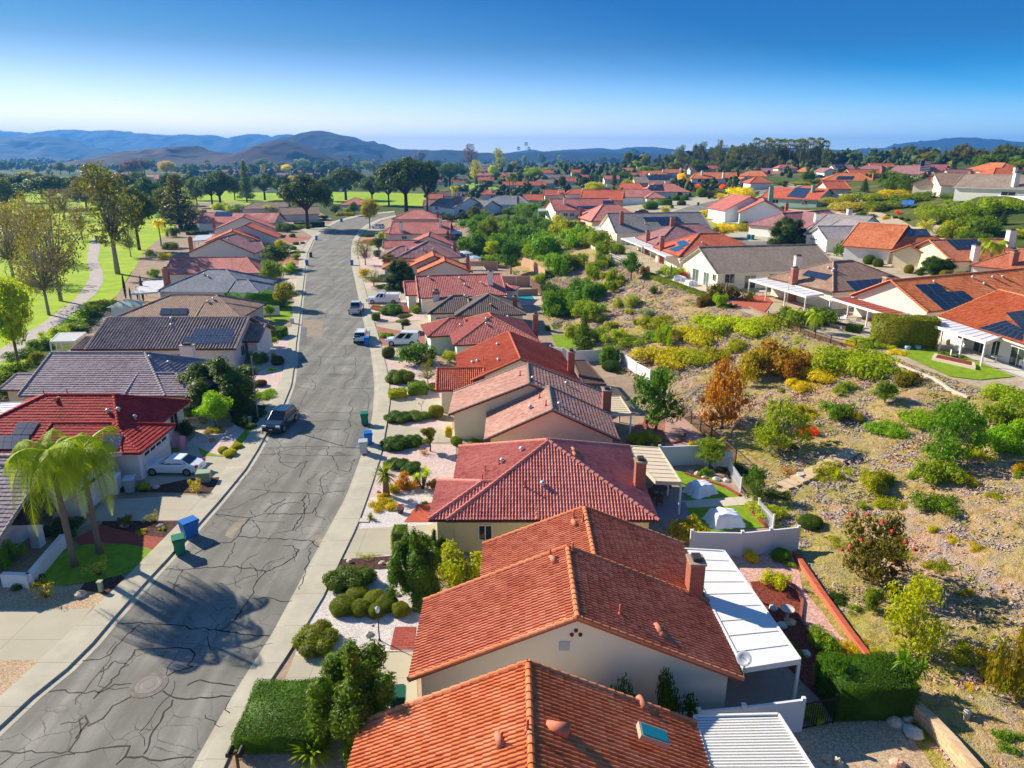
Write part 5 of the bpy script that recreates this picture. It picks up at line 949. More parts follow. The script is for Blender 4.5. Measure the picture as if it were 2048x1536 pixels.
def reg(key,V,Q,tubes=None,barkc='#6b5b4d',crownname='crown'):
    V=np.asarray(V);w=max(np.ptp(V[:,0]),np.ptp(V[:,1]));h=V[:,2].max()
    KIND.setdefault(key,[]).append((npmesh(crownname,V,Q,FOL),trunk_mesh(tubes,bark(barkc))if tubes else None,w,h,crownname))
def rsd(k):return np.random.default_rng(k)
# clipped dome / ball
for s in range(2):
    r=rsd(s);reg('ball',*clumps([(0,0,.62,1,1,.72)]+[(math.cos(a)*.45,math.sin(a)*.45,.55+r.uniform(-.1,.2),.62,.62,.6)for a in r.uniform(0,6.28,5)],.055,1.5,r,.84,shell=(.84,1.05)))
# cloud-pruned mound of several lobes
for s in range(3):
    r=rsd(10+s);bl=[(math.cos(a)*.72,math.sin(a)*.55,.32+.05*i,.46,.44,.42)for i,a in enumerate(np.linspace(0,6.28,6,False)+r.uniform(0,1))]+[(0,0,.55,.6,.55,.45),(.3,-.2,.6,.4,.4,.36)]
    reg('mound',*clumps(bl,.055,1.5,r,.84,shell=(.82,1.07)))
# loose bush
for s in range(4):
    r=rsd(20+s);bl=[(r.normal(0,.42),r.normal(0,.42),r.uniform(.25,.75),r.uniform(.3,.5),r.uniform(.3,.5),r.uniform(.25,.42))for _ in range(14)]
    reg('bush',*clumps(bl,.075,1.35,r,.55,shell=(.5,1.2)))
# sparse twiggy bush
for s in range(2):
    r=rsd(30+s);bl=[(r.normal(0,.42),r.normal(0,.42),r.uniform(.25,.9),.3,.3,.28)for _ in range(16)]
    reg('wisp',*clumps(bl,.06,.6,r,0,shell=(.2,1.2)),tubes=[([(0,0,0),(b[0]*.5,b[1]*.5,b[2]*.6),tuple(b[:3])],[.03,.02,.008])for b in bl],crownname='leaves')
# spreading low juniper / ground cover patch
for s in range(2):
    r=rsd(40+s);bl=[(r.uniform(-.8,.8),r.uniform(-.8,.8),.12,.34,.34,.2)for _ in range(16)]
    reg('low',*clumps(bl,.055,1.5,r,.6,shell=(.6,1.25)))
# broadleaf tree (height 1)
def limbs(bl,z0,r0,rs,base=(0,0)):
    T=[([(base[0],base[1],-.03),(base[0],base[1],z0*.5),(0,0,z0)],[r0*1.25,r0,r0*.85])]
    for b in bl:m=(b[0]*.45+rs.normal(0,.01),b[1]*.45+rs.normal(0,.01),z0+(b[2]-z0)*.45);T.append(([(0,0,z0*.9),m,tuple(b[:3])],[r0*.6,r0*.35,r0*.12]))
    return T
for s in range(3):
    r=rsd(50+s);bl=[]
    for i in range(34):a=r.uniform(0,6.28);q=r.uniform(.05,.36);bl.append((q*math.cos(a),q*math.sin(a),.62+r.uniform(-.24,.24)*(1.25-q*2),r.uniform(.10,.17),r.uniform(.10,.17),r.uniform(.09,.14)))
    reg('tree',*clumps(bl,.024,1.15,r,.5,shell=(.5,1.2)),tubes=limbs(bl[:12],.34,.028,r),barkc='#8a7c6c')
# low-crowned shrubby tree
for s in range(3):
    r=rsd(55+s);bl=[]
    for i in range(44):a=r.uniform(0,6.28);z=r.uniform(.14,.88);q=r.uniform(.1,.62)*math.sqrt(max(.15,1-((z-.45)/.5)**2));bl.append((q*math.cos(a),q*math.sin(a)*.9,z,r.uniform(.10,.18),r.uniform(.10,.18),r.uniform(.08,.13)))
    reg('shrubtree',*clumps(bl,.03,.95,r,.4,shell=(.3,1.3)),tubes=limbs(bl[:14],.16,.035,r),barkc='#a39684')
# umbrella stone pine
for s in range(3):
    r=rsd(60+s);bl=[]
    for i in range(60):a=r.uniform(0,6.28);q=.44*math.sqrt(r.uniform(0,1));bl.append((q*math.cos(a),q*math.sin(a),.86-1.05*q*q-r.uniform(0,.3)*(q>.1)*r.uniform(0,1),r.uniform(.08,.13),r.uniform(.08,.13),r.uniform(.06,.10)))
    reg('pine',*clumps(bl,.02,1.0,r,.5,aspect=2.2,shell=(.5,1.25),up=.5),tubes=limbs(bl[:16],.36,.03,r),barkc='#4e4038')
# eucalyptus: tall, open, drooping clumps
for s in range(4):
    r=rsd(70+s);bl=[]
    for i in range(46):a=r.uniform(0,6.28);z=r.uniform(.36,.97);q=r.uniform(.03,.30)*(1.3-abs(z-.66)*2.1);bl.append((q*math.cos(a)+.04*math.sin(z*5+s),q*math.sin(a),z,r.uniform(.05,.085),r.uniform(.05,.085),r.uniform(.055,.1)))
    reg('euc',*clumps(bl,.018,.85,r,0,aspect=2.0,shell=(.2,1.35)),tubes=limbs(bl[:18],.36,.024,r),barkc='#a89c8c')
# sparse spring-brown tree with open branches
for s in range(3):
    r=rsd(80+s);bl=[]
    for i in range(44):a=r.uniform(0,6.28);z=r.uniform(.3,.95);q=r.uniform(.05,.42)*(1.15-abs(z-.62)*1.3);bl.append((q*math.cos(a),q*math.sin(a),z,.10,.10,.085))
    reg('open',*clumps(bl,.018,.55,r,0,aspect=1.6,shell=(.1,1.35)),tubes=limbs(bl,.30,.022,r),barkc='#b0a494')
# tall conifer in tiers
for s in range(2):
    r=rsd(90+s);bl=[]
    for i in range(90):z=.1+.88*i/90;q=.17*(1.08-z)*r.uniform(.3,1.15);a=i*2.4;bl.append((q*math.cos(a),q*math.sin(a),z,.03+.06*(1-z),.03+.06*(1-z),.03))
    reg('conifer',*clumps(bl,.016,.8,r,.4,aspect=2,shell=(.4,1.3)),tubes=[([(0,0,-.02),(0,0,.97)],[.02,.004])],barkc='#4e4038')
# upright twisted juniper
for s in range(3):
    r=rsd(100+s);bl=[]
    for i in range(52):a=r.uniform(0,6.28);q=.36*math.sqrt(r.uniform(0,1));z=r.uniform(.08,.86)*(1.12-q*1.0);bl.append((q*math.cos(a),q*math.sin(a),z,r.uniform(.07,.13),r.uniform(.07,.13),r.uniform(.08,.14)))
    reg('juniper',*clumps(bl,.019,1.5,r,.8,aspect=2.0,shell=(.5,1.3),up=.7),tubes=limbs(bl[:6],.2,.03,r),barkc='#5a4a3c')
# italian cypress
r=rsd(110);reg('cypress',*clumps([(0,0,.08+.1*i,.045*math.sin(math.pi*(.12+.088*i))+.008,.045*math.sin(math.pi*(.12+.088*i))+.008,.09)for i in range(10)],.014,.6,r,.8),tubes=[([(0,0,-.02),(0,0,.5)],[.012,.01])])
# bonsai-like pads
for s in range(2):
    r=rsd(120+s);bl=[(r.uniform(-.35,.35),r.uniform(-.3,.3),z,.24,.22,.07)for z in(.42,.5,.58,.66,.74,.8,.9)]+[(0,0,.93,.25,.22,.07)]
    reg('pads',*clumps(bl,.035,1.3,r,.7,aspect=1.8,up=.6),tubes=limbs(bl,.3,.04,r),barkc='#5a4a3c')
# hill trees seen far away
for s in range(5):
    r=rsd(130+s);bl=[(r.normal(0,.17),r.normal(0,.17),r.uniform(.22,.82),r.uniform(.13,.22),r.uniform(.13,.22),r.uniform(.11,.18))for _ in range(14)]
    reg('far',*clumps(bl,.045,1.2,r,.6,shell=(.5,1.2)),tubes=[([(0,0,-.03),(0,0,.5)],[.03,.02])],barkc='#4e4038')
def frond(V,Q,c,az,L,droop,lift,nl,lw,ll,fold=.5,rs=None):
    """one feather frond: a curved rib with leaflets to both sides"""
    P0=[];d=np.array([math.cos(az),math.sin(az),0]);sd=np.array([-math.sin(az),math.cos(az),0])
    for i in range(9):t=i/8;P0.append(c+d*L*(t-.28*droop*t**3)+np.array([0,0,L*(lift*t-droop*t**2.2)]))
    P0=np.array(P0);off=sum(len(x)for x in V);v=[];q=[]
    for i in range(8):
        w=.035*(1-i/9);k=len(v);v+=[P0[i]-sd*w,P0[i]+sd*w,P0[i+1]+sd*w*.85,P0[i+1]-sd*w*.85];q.append([k,k+1,k+2,k+3])
    for i in range(nl):
        t=.1+.9*i/nl;x=t*8;j=min(int(x),7);p=P0[j]+(P0[j+1]-P0[j])*(x-j);tan=P0[min(j+1,8)]-P0[j];tan=tan/np.linalg.norm(tan)
        l=ll*math.sin(math.pi*min(.12+t*.86,.97))*rs.uniform(.8,1.15)
        for s_ in(-1,1):
            e=p+sd*s_*l*.75+tan*l*.45+np.array([0,0,-l*(fold+rs.uniform(-.15,.25))]);wv=tan*lw
            k=len(v);v+=[p-wv,p+wv,(p+e)/2+wv*.9+np.array([0,0,l*.12]),(p+e)/2-wv*.9+np.array([0,0,l*.12])];q.append([k,k+1,k+2,k+3])
            k=len(v);v+=[(p+e)/2-wv*.9+np.array([0,0,l*.12]),(p+e)/2+wv*.9+np.array([0,0,l*.12]),e+wv*.2,e-wv*.2];q.append([k,k+1,k+2,k+3])
    V.append(np.array(v));Q.append(np.array(q)+off)
def palm_mesh(nf,L,droop,lift,nl,lw,ll,seed,fold=.5,spread=(0.0,1.0)):
    r=rsd(seed);V,Q=[],[];
    for i in range(nf):
        az=i*2.39996;t=i/nf;frond(V,Q,np.array([0,0,.0]),az,L*r.uniform(.85,1.1),droop*(.55+t*.95),lift*(1.25-t*1.35),nl,lw,ll,fold,r)
    return np.vstack(V),np.vstack(Q)
def palm(kind,base,H,label,group,color,crown_r,trunk_r=.16,lean=(0,0),tc='#8a8072',nf=None,hero=False,cat='palm tree',name='palm_tree'):
    root=empty(name,base,label,cat,group);top=np.array([lean[0],lean[1],H])
    mb=MB();n=9;pts=[(lean[0]*(i/n)**1.5,lean[1]*(i/n)**1.5,H*i/n-.2*(i==0))for i in range(n+1)];mb.tube(pts,[trunk_r*(1.35 if i==0 else 1.0-.25*i/n)for i in range(n+1)],12 if hero else 6)
    mb.build('trunk',bark(tc),root,smooth=True)
    key=('palmcrown',kind,hero)
    if key not in KIND:
        if kind=='queen':V,Q=palm_mesh(24 if hero else 15,1.0,1.0,.62,80 if hero else 22,.0046 if hero else .022,.34,5,.75)
        elif kind=='date':V,Q=palm_mesh(44,1.0,.75,.75,26,.018,.17,6,.1)
        elif kind=='fan':
            r=rsd(7);pts,nr=[],[]
            V,Q=[],[];off=0
            for i in range(34):
                az=i*2.4;el=1.25-1.9*i/34;d=np.array([math.cos(az)*math.cos(el),math.sin(az)*math.cos(el),math.sin(el)]);c=d*.55;s=np.cross(d,(0,0,1));s/=np.linalg.norm(s);u=np.cross(s,d)
                v=[];q=[]
                for k in range(9):
                    a=(k-4)*.3;e=c+(d*math.cos(a)+s*math.sin(a))*.45+np.array([0,0,-.06-.1*abs(k-4)/4]);w=(-d*math.sin(a)+s*math.cos(a))*.05;j=len(v);v+=[c,c+(e-c)*.6+w,e,c+(e-c)*.6-w];q.append([j,j+1,j+2,j+3])
                j=len(v);v+=[np.zeros(3),c+s*.015,c,c-s*.015];q.append([j,j+1,j+2,j+3])
                V.append(np.array(v));Q.append(np.array(q)+off);off+=len(v)
            V,Q=np.vstack(V),np.vstack(Q)
        KIND[key]=npmesh('crown',V,Q,FOL)
    c=bpy.data.objects.new('crown',KIND[key]);COL.objects.link(c);c.parent=root;c.location=top;c.scale=(crown_r,)*3;c.color=leafcol(color);c.rotation_euler=(0,0,rng.uniform(0,6))
    return root
def spiky(n,L,w,up,seed,curve=.3):
    r=rsd(seed);V,Q=[],[];off=0
    for i in range(n):
        az=r.uniform(0,6.28);el=r.uniform(up,1.45);d=np.array([math.cos(az)*math.cos(el),math.sin(az)*math.cos(el),math.sin(el)]);s=np.array([-math.sin(az),math.cos(az),0]);l=L*r.uniform(.7,1.1);m=d*l*.55;e=d*l+np.array([0,0,-curve*l*math.cos(el)])
        V.append(np.array([-s*w*.6,s*w*.6,m+s*w,m-s*w,m-s*w,m+s*w,e+s*w*.05,e-s*w*.05]));Q.append(np.array([[0,1,2,3],[4,5,6,7]])+off);off+=8
    return np.vstack(V),np.vstack(Q)
reg('agave',*[x for x in spiky(70,1.0,.05,.1,3)],crownname='leaves')
V0,Q0=[],[];off=0
for c in[(0,0,.62),(.28,.1,.8),(-.25,.15,.7),(.05,-.25,.9),(-.1,.3,.5)]:
    v,q=spiky(46,.34,.02,-.5,int(c[2]*100));V0.append(v+np.array(c));Q0.append(q+off);off+=len(v)
reg('yucca',np.vstack(V0),np.vstack(Q0),tubes=[([(0,0,-.02),(c[0]*.5,c[1]*.5,c[2]*.5),c],[.05,.04,.035])for c in[(0,0,.6),(.28,.1,.78),(-.25,.15,.68),(.05,-.25,.88)]],crownname='leaves')
v,q=spiky(150,.42,.012,-.9,9,.1);reg('shaggy',v+np.array([0,0,.72]),q,tubes=[([(0,0,-.02),(0,0,.35),(0,0,.72)],[.11,.085,.09])],barkc='#8a7258',crownname='leaves')
# bare twiggy tree
def bare(seed):
    r=rsd(seed);T=[]
    def go(p,d,l,rad,k):
        e=p+d*l;T.append(([p,(p+e)/2+r.normal(0,.02*l,3),e],[rad,rad*.8,rad*.6]))
        if k:
            for _ in range(3):dd=d+r.normal(0,.45,3);dd[2]=abs(dd[2])*.9+.1;dd/=np.linalg.norm(dd);go(e,dd,l*.68,rad*.6,k-1)
    go(np.zeros(3),np.array([0,0,1.0]),.3,.02,4);return T
KIND['bare']=[(None,trunk_mesh(bare(3),bark('#b8a894'),'branches'),.9,.95,'')]
GR={};ROOTS={}
NAMES={'shrubtree':('spreading_tree','tree','broadleaf trees'),'ball':('round_shrub','shrub','clipped shrubs in the gardens'),'mound':('mound_shrub','shrub','clipped shrubs in the gardens'),'bush':('leafy_bush','bush','bushes in the gardens and on the slope'),'wisp':('twiggy_bush','bush','bushes in the gardens and on the slope'),'low':('ground_juniper','shrub','low spreading shrubs'),'tree':('broadleaf_tree','tree','broadleaf trees'),'pine':('stone_pine','pine tree','umbrella pines'),'euc':('eucalyptus_tree','eucalyptus','eucalyptus trees'),'open':('open_tree','thin tree','thin open trees'),'conifer':('conifer_tree','conifer','conifers'),'juniper':('juniper_tree','juniper','junipers'),'cypress':('cypress_tree','cypress','slim cypresses'),'pads':('pruned_pine','small tree','pad-pruned trees'),'far':('distant_tree','tree','trees of the middle distance and skyline'),'agave':('spiky_plant','plant','spiky plants'),'yucca':('yucca_plant','plant','spiky plants'),'shaggy':('shaggy_yucca','plant','spiky plants'),'bare':('bare_tree','tree','leafless trees')}
PLACED=[]
def plant(kind,bx,by,top,wd,color,label=None,var=None,group=None,base=None,barkc=None):
    """bx,by = photo pixel of the foot, top = pixel row of the tip, wd = width in pixels"""
    p=pick(bx,by)if base is None else np.array(base)
    if base is None and kind in('ball','mound','bush','low','agave','wisp'):
        w=p[1]*CP+(CAMZ-p[2])*SP;p=p*1.0;k_=.42*wd*w/FPX;dd=np.array([ray(bx,by)[0],ray(bx,by)[1]]);dd/=np.linalg.norm(dd);p[:2]+=dd*k_;p[2]=land(p[0],p[1])
    d=ray(bx,top);t=p[1]/d[1];H=CAMZ+d[2]*t-p[2];w=p[1]*CP+(CAMZ-p[2])*SP;width=wd*w/FPX*(1.3 if kind=='juniper' else 1)
    me=KIND[kind][(var if var is not None else rng.integers(0,100))%len(KIND[kind])];H=max(H,.15)
    # the crown's own depth also rises in the picture; take it off low wide plants
    if kind in('ball','mound','bush','low','agave'):H=max(H*{'mound':.62,'ball':.85,'bush':.9,'low':.5,'agave':.9}[kind],width*.18)
    sc=(width/me[2],width/me[2],H/me[3]);rz=rng.uniform(0,6.28);nm,cat,grp=NAMES[kind]
    if me[1]is None:
        o=bpy.data.objects.new(nm,me[0]);COL.objects.link(o);root=o;o.color=leafcol(color)
    else:
        root=bpy.data.objects.new(nm,None);COL.objects.link(root)
        if me[0]:c=bpy.data.objects.new(me[4],me[0]);COL.objects.link(c);c.parent=root;c.color=leafcol(color)
        tk=bpy.data.objects.new(me[1].name.split('.')[0],me[1]);COL.objects.link(tk);tk.parent=root
    root.location=p.tolist()if hasattr(p,'tolist')else p;root.location.z-=.03;root.rotation_euler=(0,0,rz);root.scale=sc
    tag(root,label,cat,group or grp);PLACED.append((root,kind,bx,by,H,color,label));return root
def hedge(A,B,depth,h,color,label,z=None):
    """clipped hedge with real leaves on a box; A,B = near foot corners (px)"""
    a,b=pick(*A),pick(*B);v=b-a;L=float(np.linalg.norm(v[:2]));yaw=math.atan2(v[1],v[0]);rs=rsd(int(L*100));leaf=.045 if a[1]<45 else .07 if a[1]<70 else .13 if a[1]<150 else .2
    faces=[((0,0,0),(L,0,0),(0,0,h)),((0,depth,0),(L,0,0),(0,0,h)),((0,0,0),(0,depth,0),(0,0,h)),((L,0,0),(0,depth,0),(0,0,h)),((0,0,h),(L,0,0),(0,depth,0))]
    V,Q,off=[],[],0
    for o,u,w in faces:
        o,u,w=map(lambda q:np.array(q,float),(o,u,w));ar=np.linalg.norm(u)*np.linalg.norm(w);n=int(ar/leaf**2*1.8);nn=np.cross(u,w);nn/=np.linalg.norm(nn);c=np.array([L/2,depth/2,h/2]);nn=nn if nn@(o+u/2+w/2-c)>0 else-nn
        st=rs.uniform(0,1,(n,2));p=o+st[:,:1]*u+st[:,1:]*w;bump_=.06*np.sin(p[:,0]*2.1+1)*np.sin(p[:,1]*1.7+p[:,2]*2);p=p+nn*(rs.normal(0,.035,n)+bump_)[:,None]
        vv,qq=leaves(p,np.repeat(nn[None],n,0),leaf*.95,rs);V.append(vv);Q.append(qq+off);off+=len(vv)
    e=.05;bx=np.array([(x,y,zz)for zz in(0,h-e)for x,y in((e,e),(L-e,e),(L-e,depth-e),(e,depth-e))]);V.append(bx);Q.append(np.array([(4,5,6,7),(0,1,5,4),(1,2,6,5),(2,3,7,6),(3,0,4,7)])+off)
    o=bpy.data.objects.new('hedge',npmesh('hedge',np.vstack(V),np.vstack(Q),FOL));COL.objects.link(o);o.location=a.tolist();o.rotation_euler=(0,0,yaw);o.color=leafcol(color);tag(o,label,'hedge','hedges');return o
G1,G2,G3,G4,G5='#4e6a1c','#63801f','#7d9426','#3b5420','#8f9c2c'  # mid, fresh, yellow-green, dark, lime
GD,GB,GO,GS,GRB='#2f4a22','#6f6433','#a0702a','#7f8f74','#7a5a3c'  # deep, olive brown, orange, sage, russet
T=[
# right front gardens
('agave',628,1545,1460,120,'#6f8f4a','pale-edged spiky agave beside the flat-topped hedge at the bottom'),
('juniper',712,1490,1270,150,'#466420','big feathery upright juniper over the nearest orange roof corner'),
('mound',636,1318,1240,112,'#5a6c1c','large two-lobed clipped mound nearest the pavement, below the white gravel'),
('ball',688,1236,1190,58,'#5c701e','leftmost clipped dome in the white gravel cluster'),('ball',716,1206,1170,50,'#64771f','rear left clipped dome in the white gravel cluster'),('ball',722,1238,1198,46,'#5c701e','front clipped dome beside the leftmost one in the white gravel'),('ball',751,1218,1180,50,'#64771f','middle rear dome of the white gravel cluster'),('ball',752,1240,1205,40,'#5c701e','small middle front dome of the white gravel cluster'),('ball',775,1228,1190,50,'#566b1c','right rear dome of the white gravel cluster'),('ball',803,1238,1202,40,'#64771f','rightmost dome of the white gravel cluster'),
('mound',703,1194,1118,112,'#3f5a1c','dark multi-lobed clipped shrub above the white gravel cluster'),
('juniper',830,1200,1048,92,'#3f611c','tall twisting juniper left of the yellow-green bush'),('juniper',873,1120,1056,40,'#345018','dark thin juniper against the cream wall of the red hip house'),
('bush',905,1184,1084,112,'#7d9028','bright yellow-green leafy bush by the terracotta roof'),('ball',834,1225,1205,22,G2,'small round shrub peeping at the terracotta eave'),
('wisp',735,1128,1110,50,G3,'low lime plants in the mulch strip above the dark clipped shrub'),
('shaggy',773,992,918,62,'#5d7a30','shaggy-headed yucca with thick hairy trunk by the pavement'),
('mound',790,905,866,60,'#33561a','left big dark clipped mound beside the pavement, left of its twin'),('mound',825,898,862,44,'#3c6020','right-hand dark clipped mound of the pair above the shaggy yucca'),
('mound',797,943,912,52,'#35581c','dark clipped mound directly behind the shaggy yucca'),('mound',822,950,918,44,'#3c6020','dark clipped mound behind the bright yucca clump'),
('mound',797,850,818,54,'#3c5c1c','left half of the low clipped mass beside the green bin'),('mound',832,846,818,58,'#47641e','right half of the low clipped mass beside the green bin'),
('ball',873,838,805,34,'#6f7a24','olive ball on a stem beside the pale pinkish-brown house'),('bush',897,876,845,17,'#a5a030','yellow clipped column against the white garage wall'),('ball',913,893,869,26,G2,'bright green ball between the two gabled roofs'),('low',955,895,880,36,G2,'flat green cushion under the pinkish-brown eave'),
('pads',861,903,857,30,'#5c6a2c','crooked cactus-like tree in the pink gravel'),('wisp',848,912,896,24,'#9a7a3c','dry orange bush beside the crooked tree'),('bare',843,822,795,24,'','pale leafless little tree in the paving between clipped shrubs'),
('bush',806,985,945,46,'#9a7a4a','pinkish flowering bush in the rockery'),('yucca',846,978,932,52,'#86a53a','bright yucca clump with green rosettes in the rockery'),('bush',765,1002,982,28,'#a59a2c','yellow bush at the foot of the shaggy yucca'),('low',765,1026,1000,62,'#93962c','yellow-green flowering cushion at the pavement corner'),('bush',788,990,965,30,'#8f9030','yellow-green bush right of the shaggy trunk'),('agave',742,1044,1020,24,'#55703c','small cactus by the utility lid in the gravel'),('bush',866,985,958,30,'#6a5440','dark reddish shrub at the red hip eave'),('bush',850,1010,1000,14,G2,'small green plant by the red brick entry'),
('mound',801,771,728,52,'#4f6a20','spreading juniper mound at the pavement, left of the olive tree'),('open',856,770,726,46,'#5c6630','olive-toned small tree before the barrel-tile garage'),('bush',828,735,683,66,'#3f6620','tall fresh green shrub mass behind the white van'),('bush',858,735,705,36,'#4f6420','darker shrub right of the tall shrub mass'),('ball',777,718,688,28,'#4a5a20','dark ball shrub at the pavement by the white van'),('bush',898,728,698,26,'#7a9040','tall grassy shrub by the teal-walled house'),('low',872,785,765,44,'#4c6420','flat shrub beside the clipped box hedges'),
('pads',806,662,632,38,'#4f6024','cloud-pruned pine on red mulch before the red hip house'),('low',771,677,660,28,'#5c7a22','low slanting shrub left of the pruned pine'),('mound',783,632,600,50,'#3c6620','large dark round shrub ringed by red mulch'),('low',752,614,605,18,'#8f8a3a','small yellowish cushion by the utility truck'),('bush',832,628,610,28,G2,'green hedge-like bush at the white chimney house'),
('juniper',803,580,517,58,'#2f4a22','leaning dark juniper before the long red roof'),('open',748,574,539,48,'#5c6c28','round olive street-side tree left of the leaning juniper'),('bush',727,556,536,22,'#a59a34','yellow shrub at the pavement near the olive tree'),('low',765,578,566,30,G2,'bright low hedge plant in front of the leaning juniper'),
('open',731,530,480,40,'#5a6230','sparse pine by the pavement on the outer bend'),('tree',758,503,478,44,'#34501e','dark spreading tree behind the sparse pine'),('ball',757,514,497,22,'#2f4a20','small dark ball tree beside a white car roof'),('pads',775,540,510,34,'#6a6034','thin pruned tree left of the orange double gable'),('open',800,540,514,30,'#6e6638','brownish small tree against the speckled roof'),
('tree',740,458,394,40,'#7d8426','tall yellow-green street tree on the inside of the bend'),('low',735,474,464,26,'#33481c','dark low shrubs beneath the tall street tree'),('bush',762,478,460,16,G3,'little shrub beside the pink barrel-tile garage'),('wisp',741,484,476,22,'#c46a2a','orange flowering bush above the sparse pine'),
# right back yards and foot of the slope
('shrubtree',1312,862,722,118,'#3e6a22','large round dense tree in the gravel back yard'),('shrubtree',1443,858,712,122,'#94703a','big rust-orange tree at the foot of the slope'),
('shrubtree',1558,905,792,116,'#6f8a34','wispy feathery green tree on the lower slope with pale trunk'),('bush',1545,770,672,100,'#86702f','rust-tinted bushy tree on the mid slope, upper part'),('bush',1505,775,690,70,'#86802c','olive bushy mass left of the rust-tinted one'),('bush',1582,770,705,56,'#866a38','brownish bush right of the rust-tinted one'),
('conifer',1168,712,618,50,'#3f5f24','slim tiered conifer beside the small round lawn'),('bush',1218,735,680,40,'#47702a','dark green bush by the white fence corner'),('ball',1222,745,718,40,'#2f5020','dark clipped hedge ball under the fence-corner bush'),
('bush',1283,895,862,56,'#7d9428','yellow-green shrub behind the pinkish-brown gable'),('bush',1310,905,880,28,'#5c6a50','grey-green shrub right of the gable shrub'),('tree',1419,938,878,76,'#5f7a2c','fan-leaved clump at the white back fence'),('bush',1360,878,868,16,'#a5a52c','small yellow bush in the curved brick bed'),('bush',1382,898,880,22,'#9aa02c','yellow-green bush below the curved brick bed'),('bush',1402,895,882,16,'#b0a53a','second yellow bush below the curved brick bed'),
('bush',1410,955,935,34,'#4f7a2a','round green plant among the white boulders'),('shrubtree',1508,1000,925,58,'#47682a','upright dense green shrub tree at the turf corner'),('low',1465,955,930,60,'#33481f','dark planting beside the boulders'),
('bush',1368,1098,1032,72,'#8f8a34','feathery olive-yellow bush behind the white patio roof'),('bush',1535,1052,1010,70,'#7d942c','yellow-green flowering bush beside the second covered furniture'),('ball',1618,1066,1026,50,'#3c5a1c','dark clipped ball outside the white fence'),('ball',1560,1128,1094,40,'#4f7a20','round clipped ball inside the gravel strip'),('bush',1502,1130,1098,38,'#a5ae34','yellow-green bush in the gravel strip by the fence'),
('bush',1548,1185,1138,62,'#8fa02c','spreading lime bush in the curved mulch bed'),('bush',1645,1315,1262,88,'#5f7f34','leafy bush at the middle of the gravel strip'),('shrubtree',1662,1400,1305,92,'#3c6a26','glossy green shrub tree near the corner post'),('ball',1748,1362,1336,46,'#4f701e','clipped ball behind the dark hedge'),('low',1672,1212,1175,50,'#2f4a1c','dark low clipped shrub beside the long brick kerb'),
('yucca',1805,1395,1290,92,'#55802f','tall yucca clump with white flower spikes'),('bush',1625,1455,1412,62,'#7f8f5c','pale flowering bush behind the iron fence'),
('shrubtree',1742,1175,1015,165,'#5c5a34','wide olive tree dotted with red flowers on the slope'),('bush',1738,1235,1165,44,'#5c7448','grey-green upright shrub under the red-flowered tree'),('shrubtree',1818,1300,1145,140,'#869a2a','big airy yellow-green bush tree on the lower slope'),('bush',2045,1425,1220,140,'#6f6a34','large olive-brown shrub at the right edge'),('bush',1848,1460,1425,52,G2,'small lime shrub by the block retaining wall'),('bush',2005,1502,1455,70,'#4f7a26','dark green bush near the pale pipe, bottom right'),
# slope shrubs, right part
('low',1690,762,700,150,'#6f8a22','bright lime carpet of shrubs below the corner of the upper garden'),('low',1735,750,698,110,'#7c9626','lime ground-cover patch at the crest, right part'),('low',1640,770,730,90,'#a5a82c','yellow-green ground-cover patch left of the lime carpet'),('low',1610,790,765,70,'#b0a834','yellowish ground cover on the mid slope'),
('bush',1690,795,762,52,G2,'green shrub below the lime carpet'),('tree',1768,812,760,60,'#4f7022','mushroom-shaped small tree on the upper slope'),('bush',1810,782,740,60,'#6a6630','brownish shrub right of the mushroom-shaped tree'),('bush',1790,756,728,24,G2,'small fresh shrub under the steps of the upper garden'),('bush',1675,855,800,60,'#55782a','leaning green shrub on the mid slope'),('bush',1712,850,820,34,'#7c8058','grey-green shrub beside the leaning one'),('bush',1620,882,848,38,'#c4633a','coral-red shrub glowing on the mid slope'),('bush',1600,838,800,24,'#8f9a34','yellowish shrub above the coral-red one'),('bush',1583,905,888,26,'#33501f','dark shrub below the coral-red one'),('bush',1562,790,775,20,G2,'tiny green shrub on the mid slope left side'),
('shrubtree',1895,935,795,120,'#4c7a24','spreading coral-like tree with pale trunk on the right slope'),('shrubtree',1905,872,795,110,'#3f6c22','second crown above the coral-like tree, darker'),('bush',1865,985,915,80,G2,'fresh green bush left of the coral-like trunk'),('bush',1945,930,895,60,'#86962c','yellow-green bush right of the coral-like trunk'),('bush',1860,1040,985,84,'#55742a','double round bush on the lower right slope'),('bush',1885,1025,1000,36,G1,'small round bush touching the double one'),
('bush',1740,1000,935,56,'#7a8a34','leggy olive-green bush in the middle of the slope'),('bush',1765,985,940,40,G2,'brighter bush behind the leggy olive one'),('bush',1990,930,850,110,'#5f8f24','big fresh green shrub mass at the right edge of the slope'),('bush',2040,900,835,80,'#6a9428','lime shrub mass at the right edge, upper'),('bush',1990,860,800,70,G2,'upper green shrub by the right edge'),('low',2020,815,755,110,'#6f8f24','layered juniper below the terrace at the right edge'),
('low',1780,880,855,80,'#5f8a28','scattered low green plants in the middle of the right slope'),('low',1840,860,830,90,'#6a8f2a','low green plants left of the darker crown'),('bush',2035,950,920,30,'#a58f2c','yellow-orange tuft at the right edge of the slope'),('agave',1670,968,925,30,'#8aa04a','little palm-like yucca on a pale stem in the slope'),('wisp',1575,960,935,50,'#9a6a3c','reddish-brown scrub beside the stepping slabs'),('low',1560,1005,980,60,'#2c4420','dark shrub patch below the stepping slabs'),
# slope shrubs, left and upper part (crest bushes)
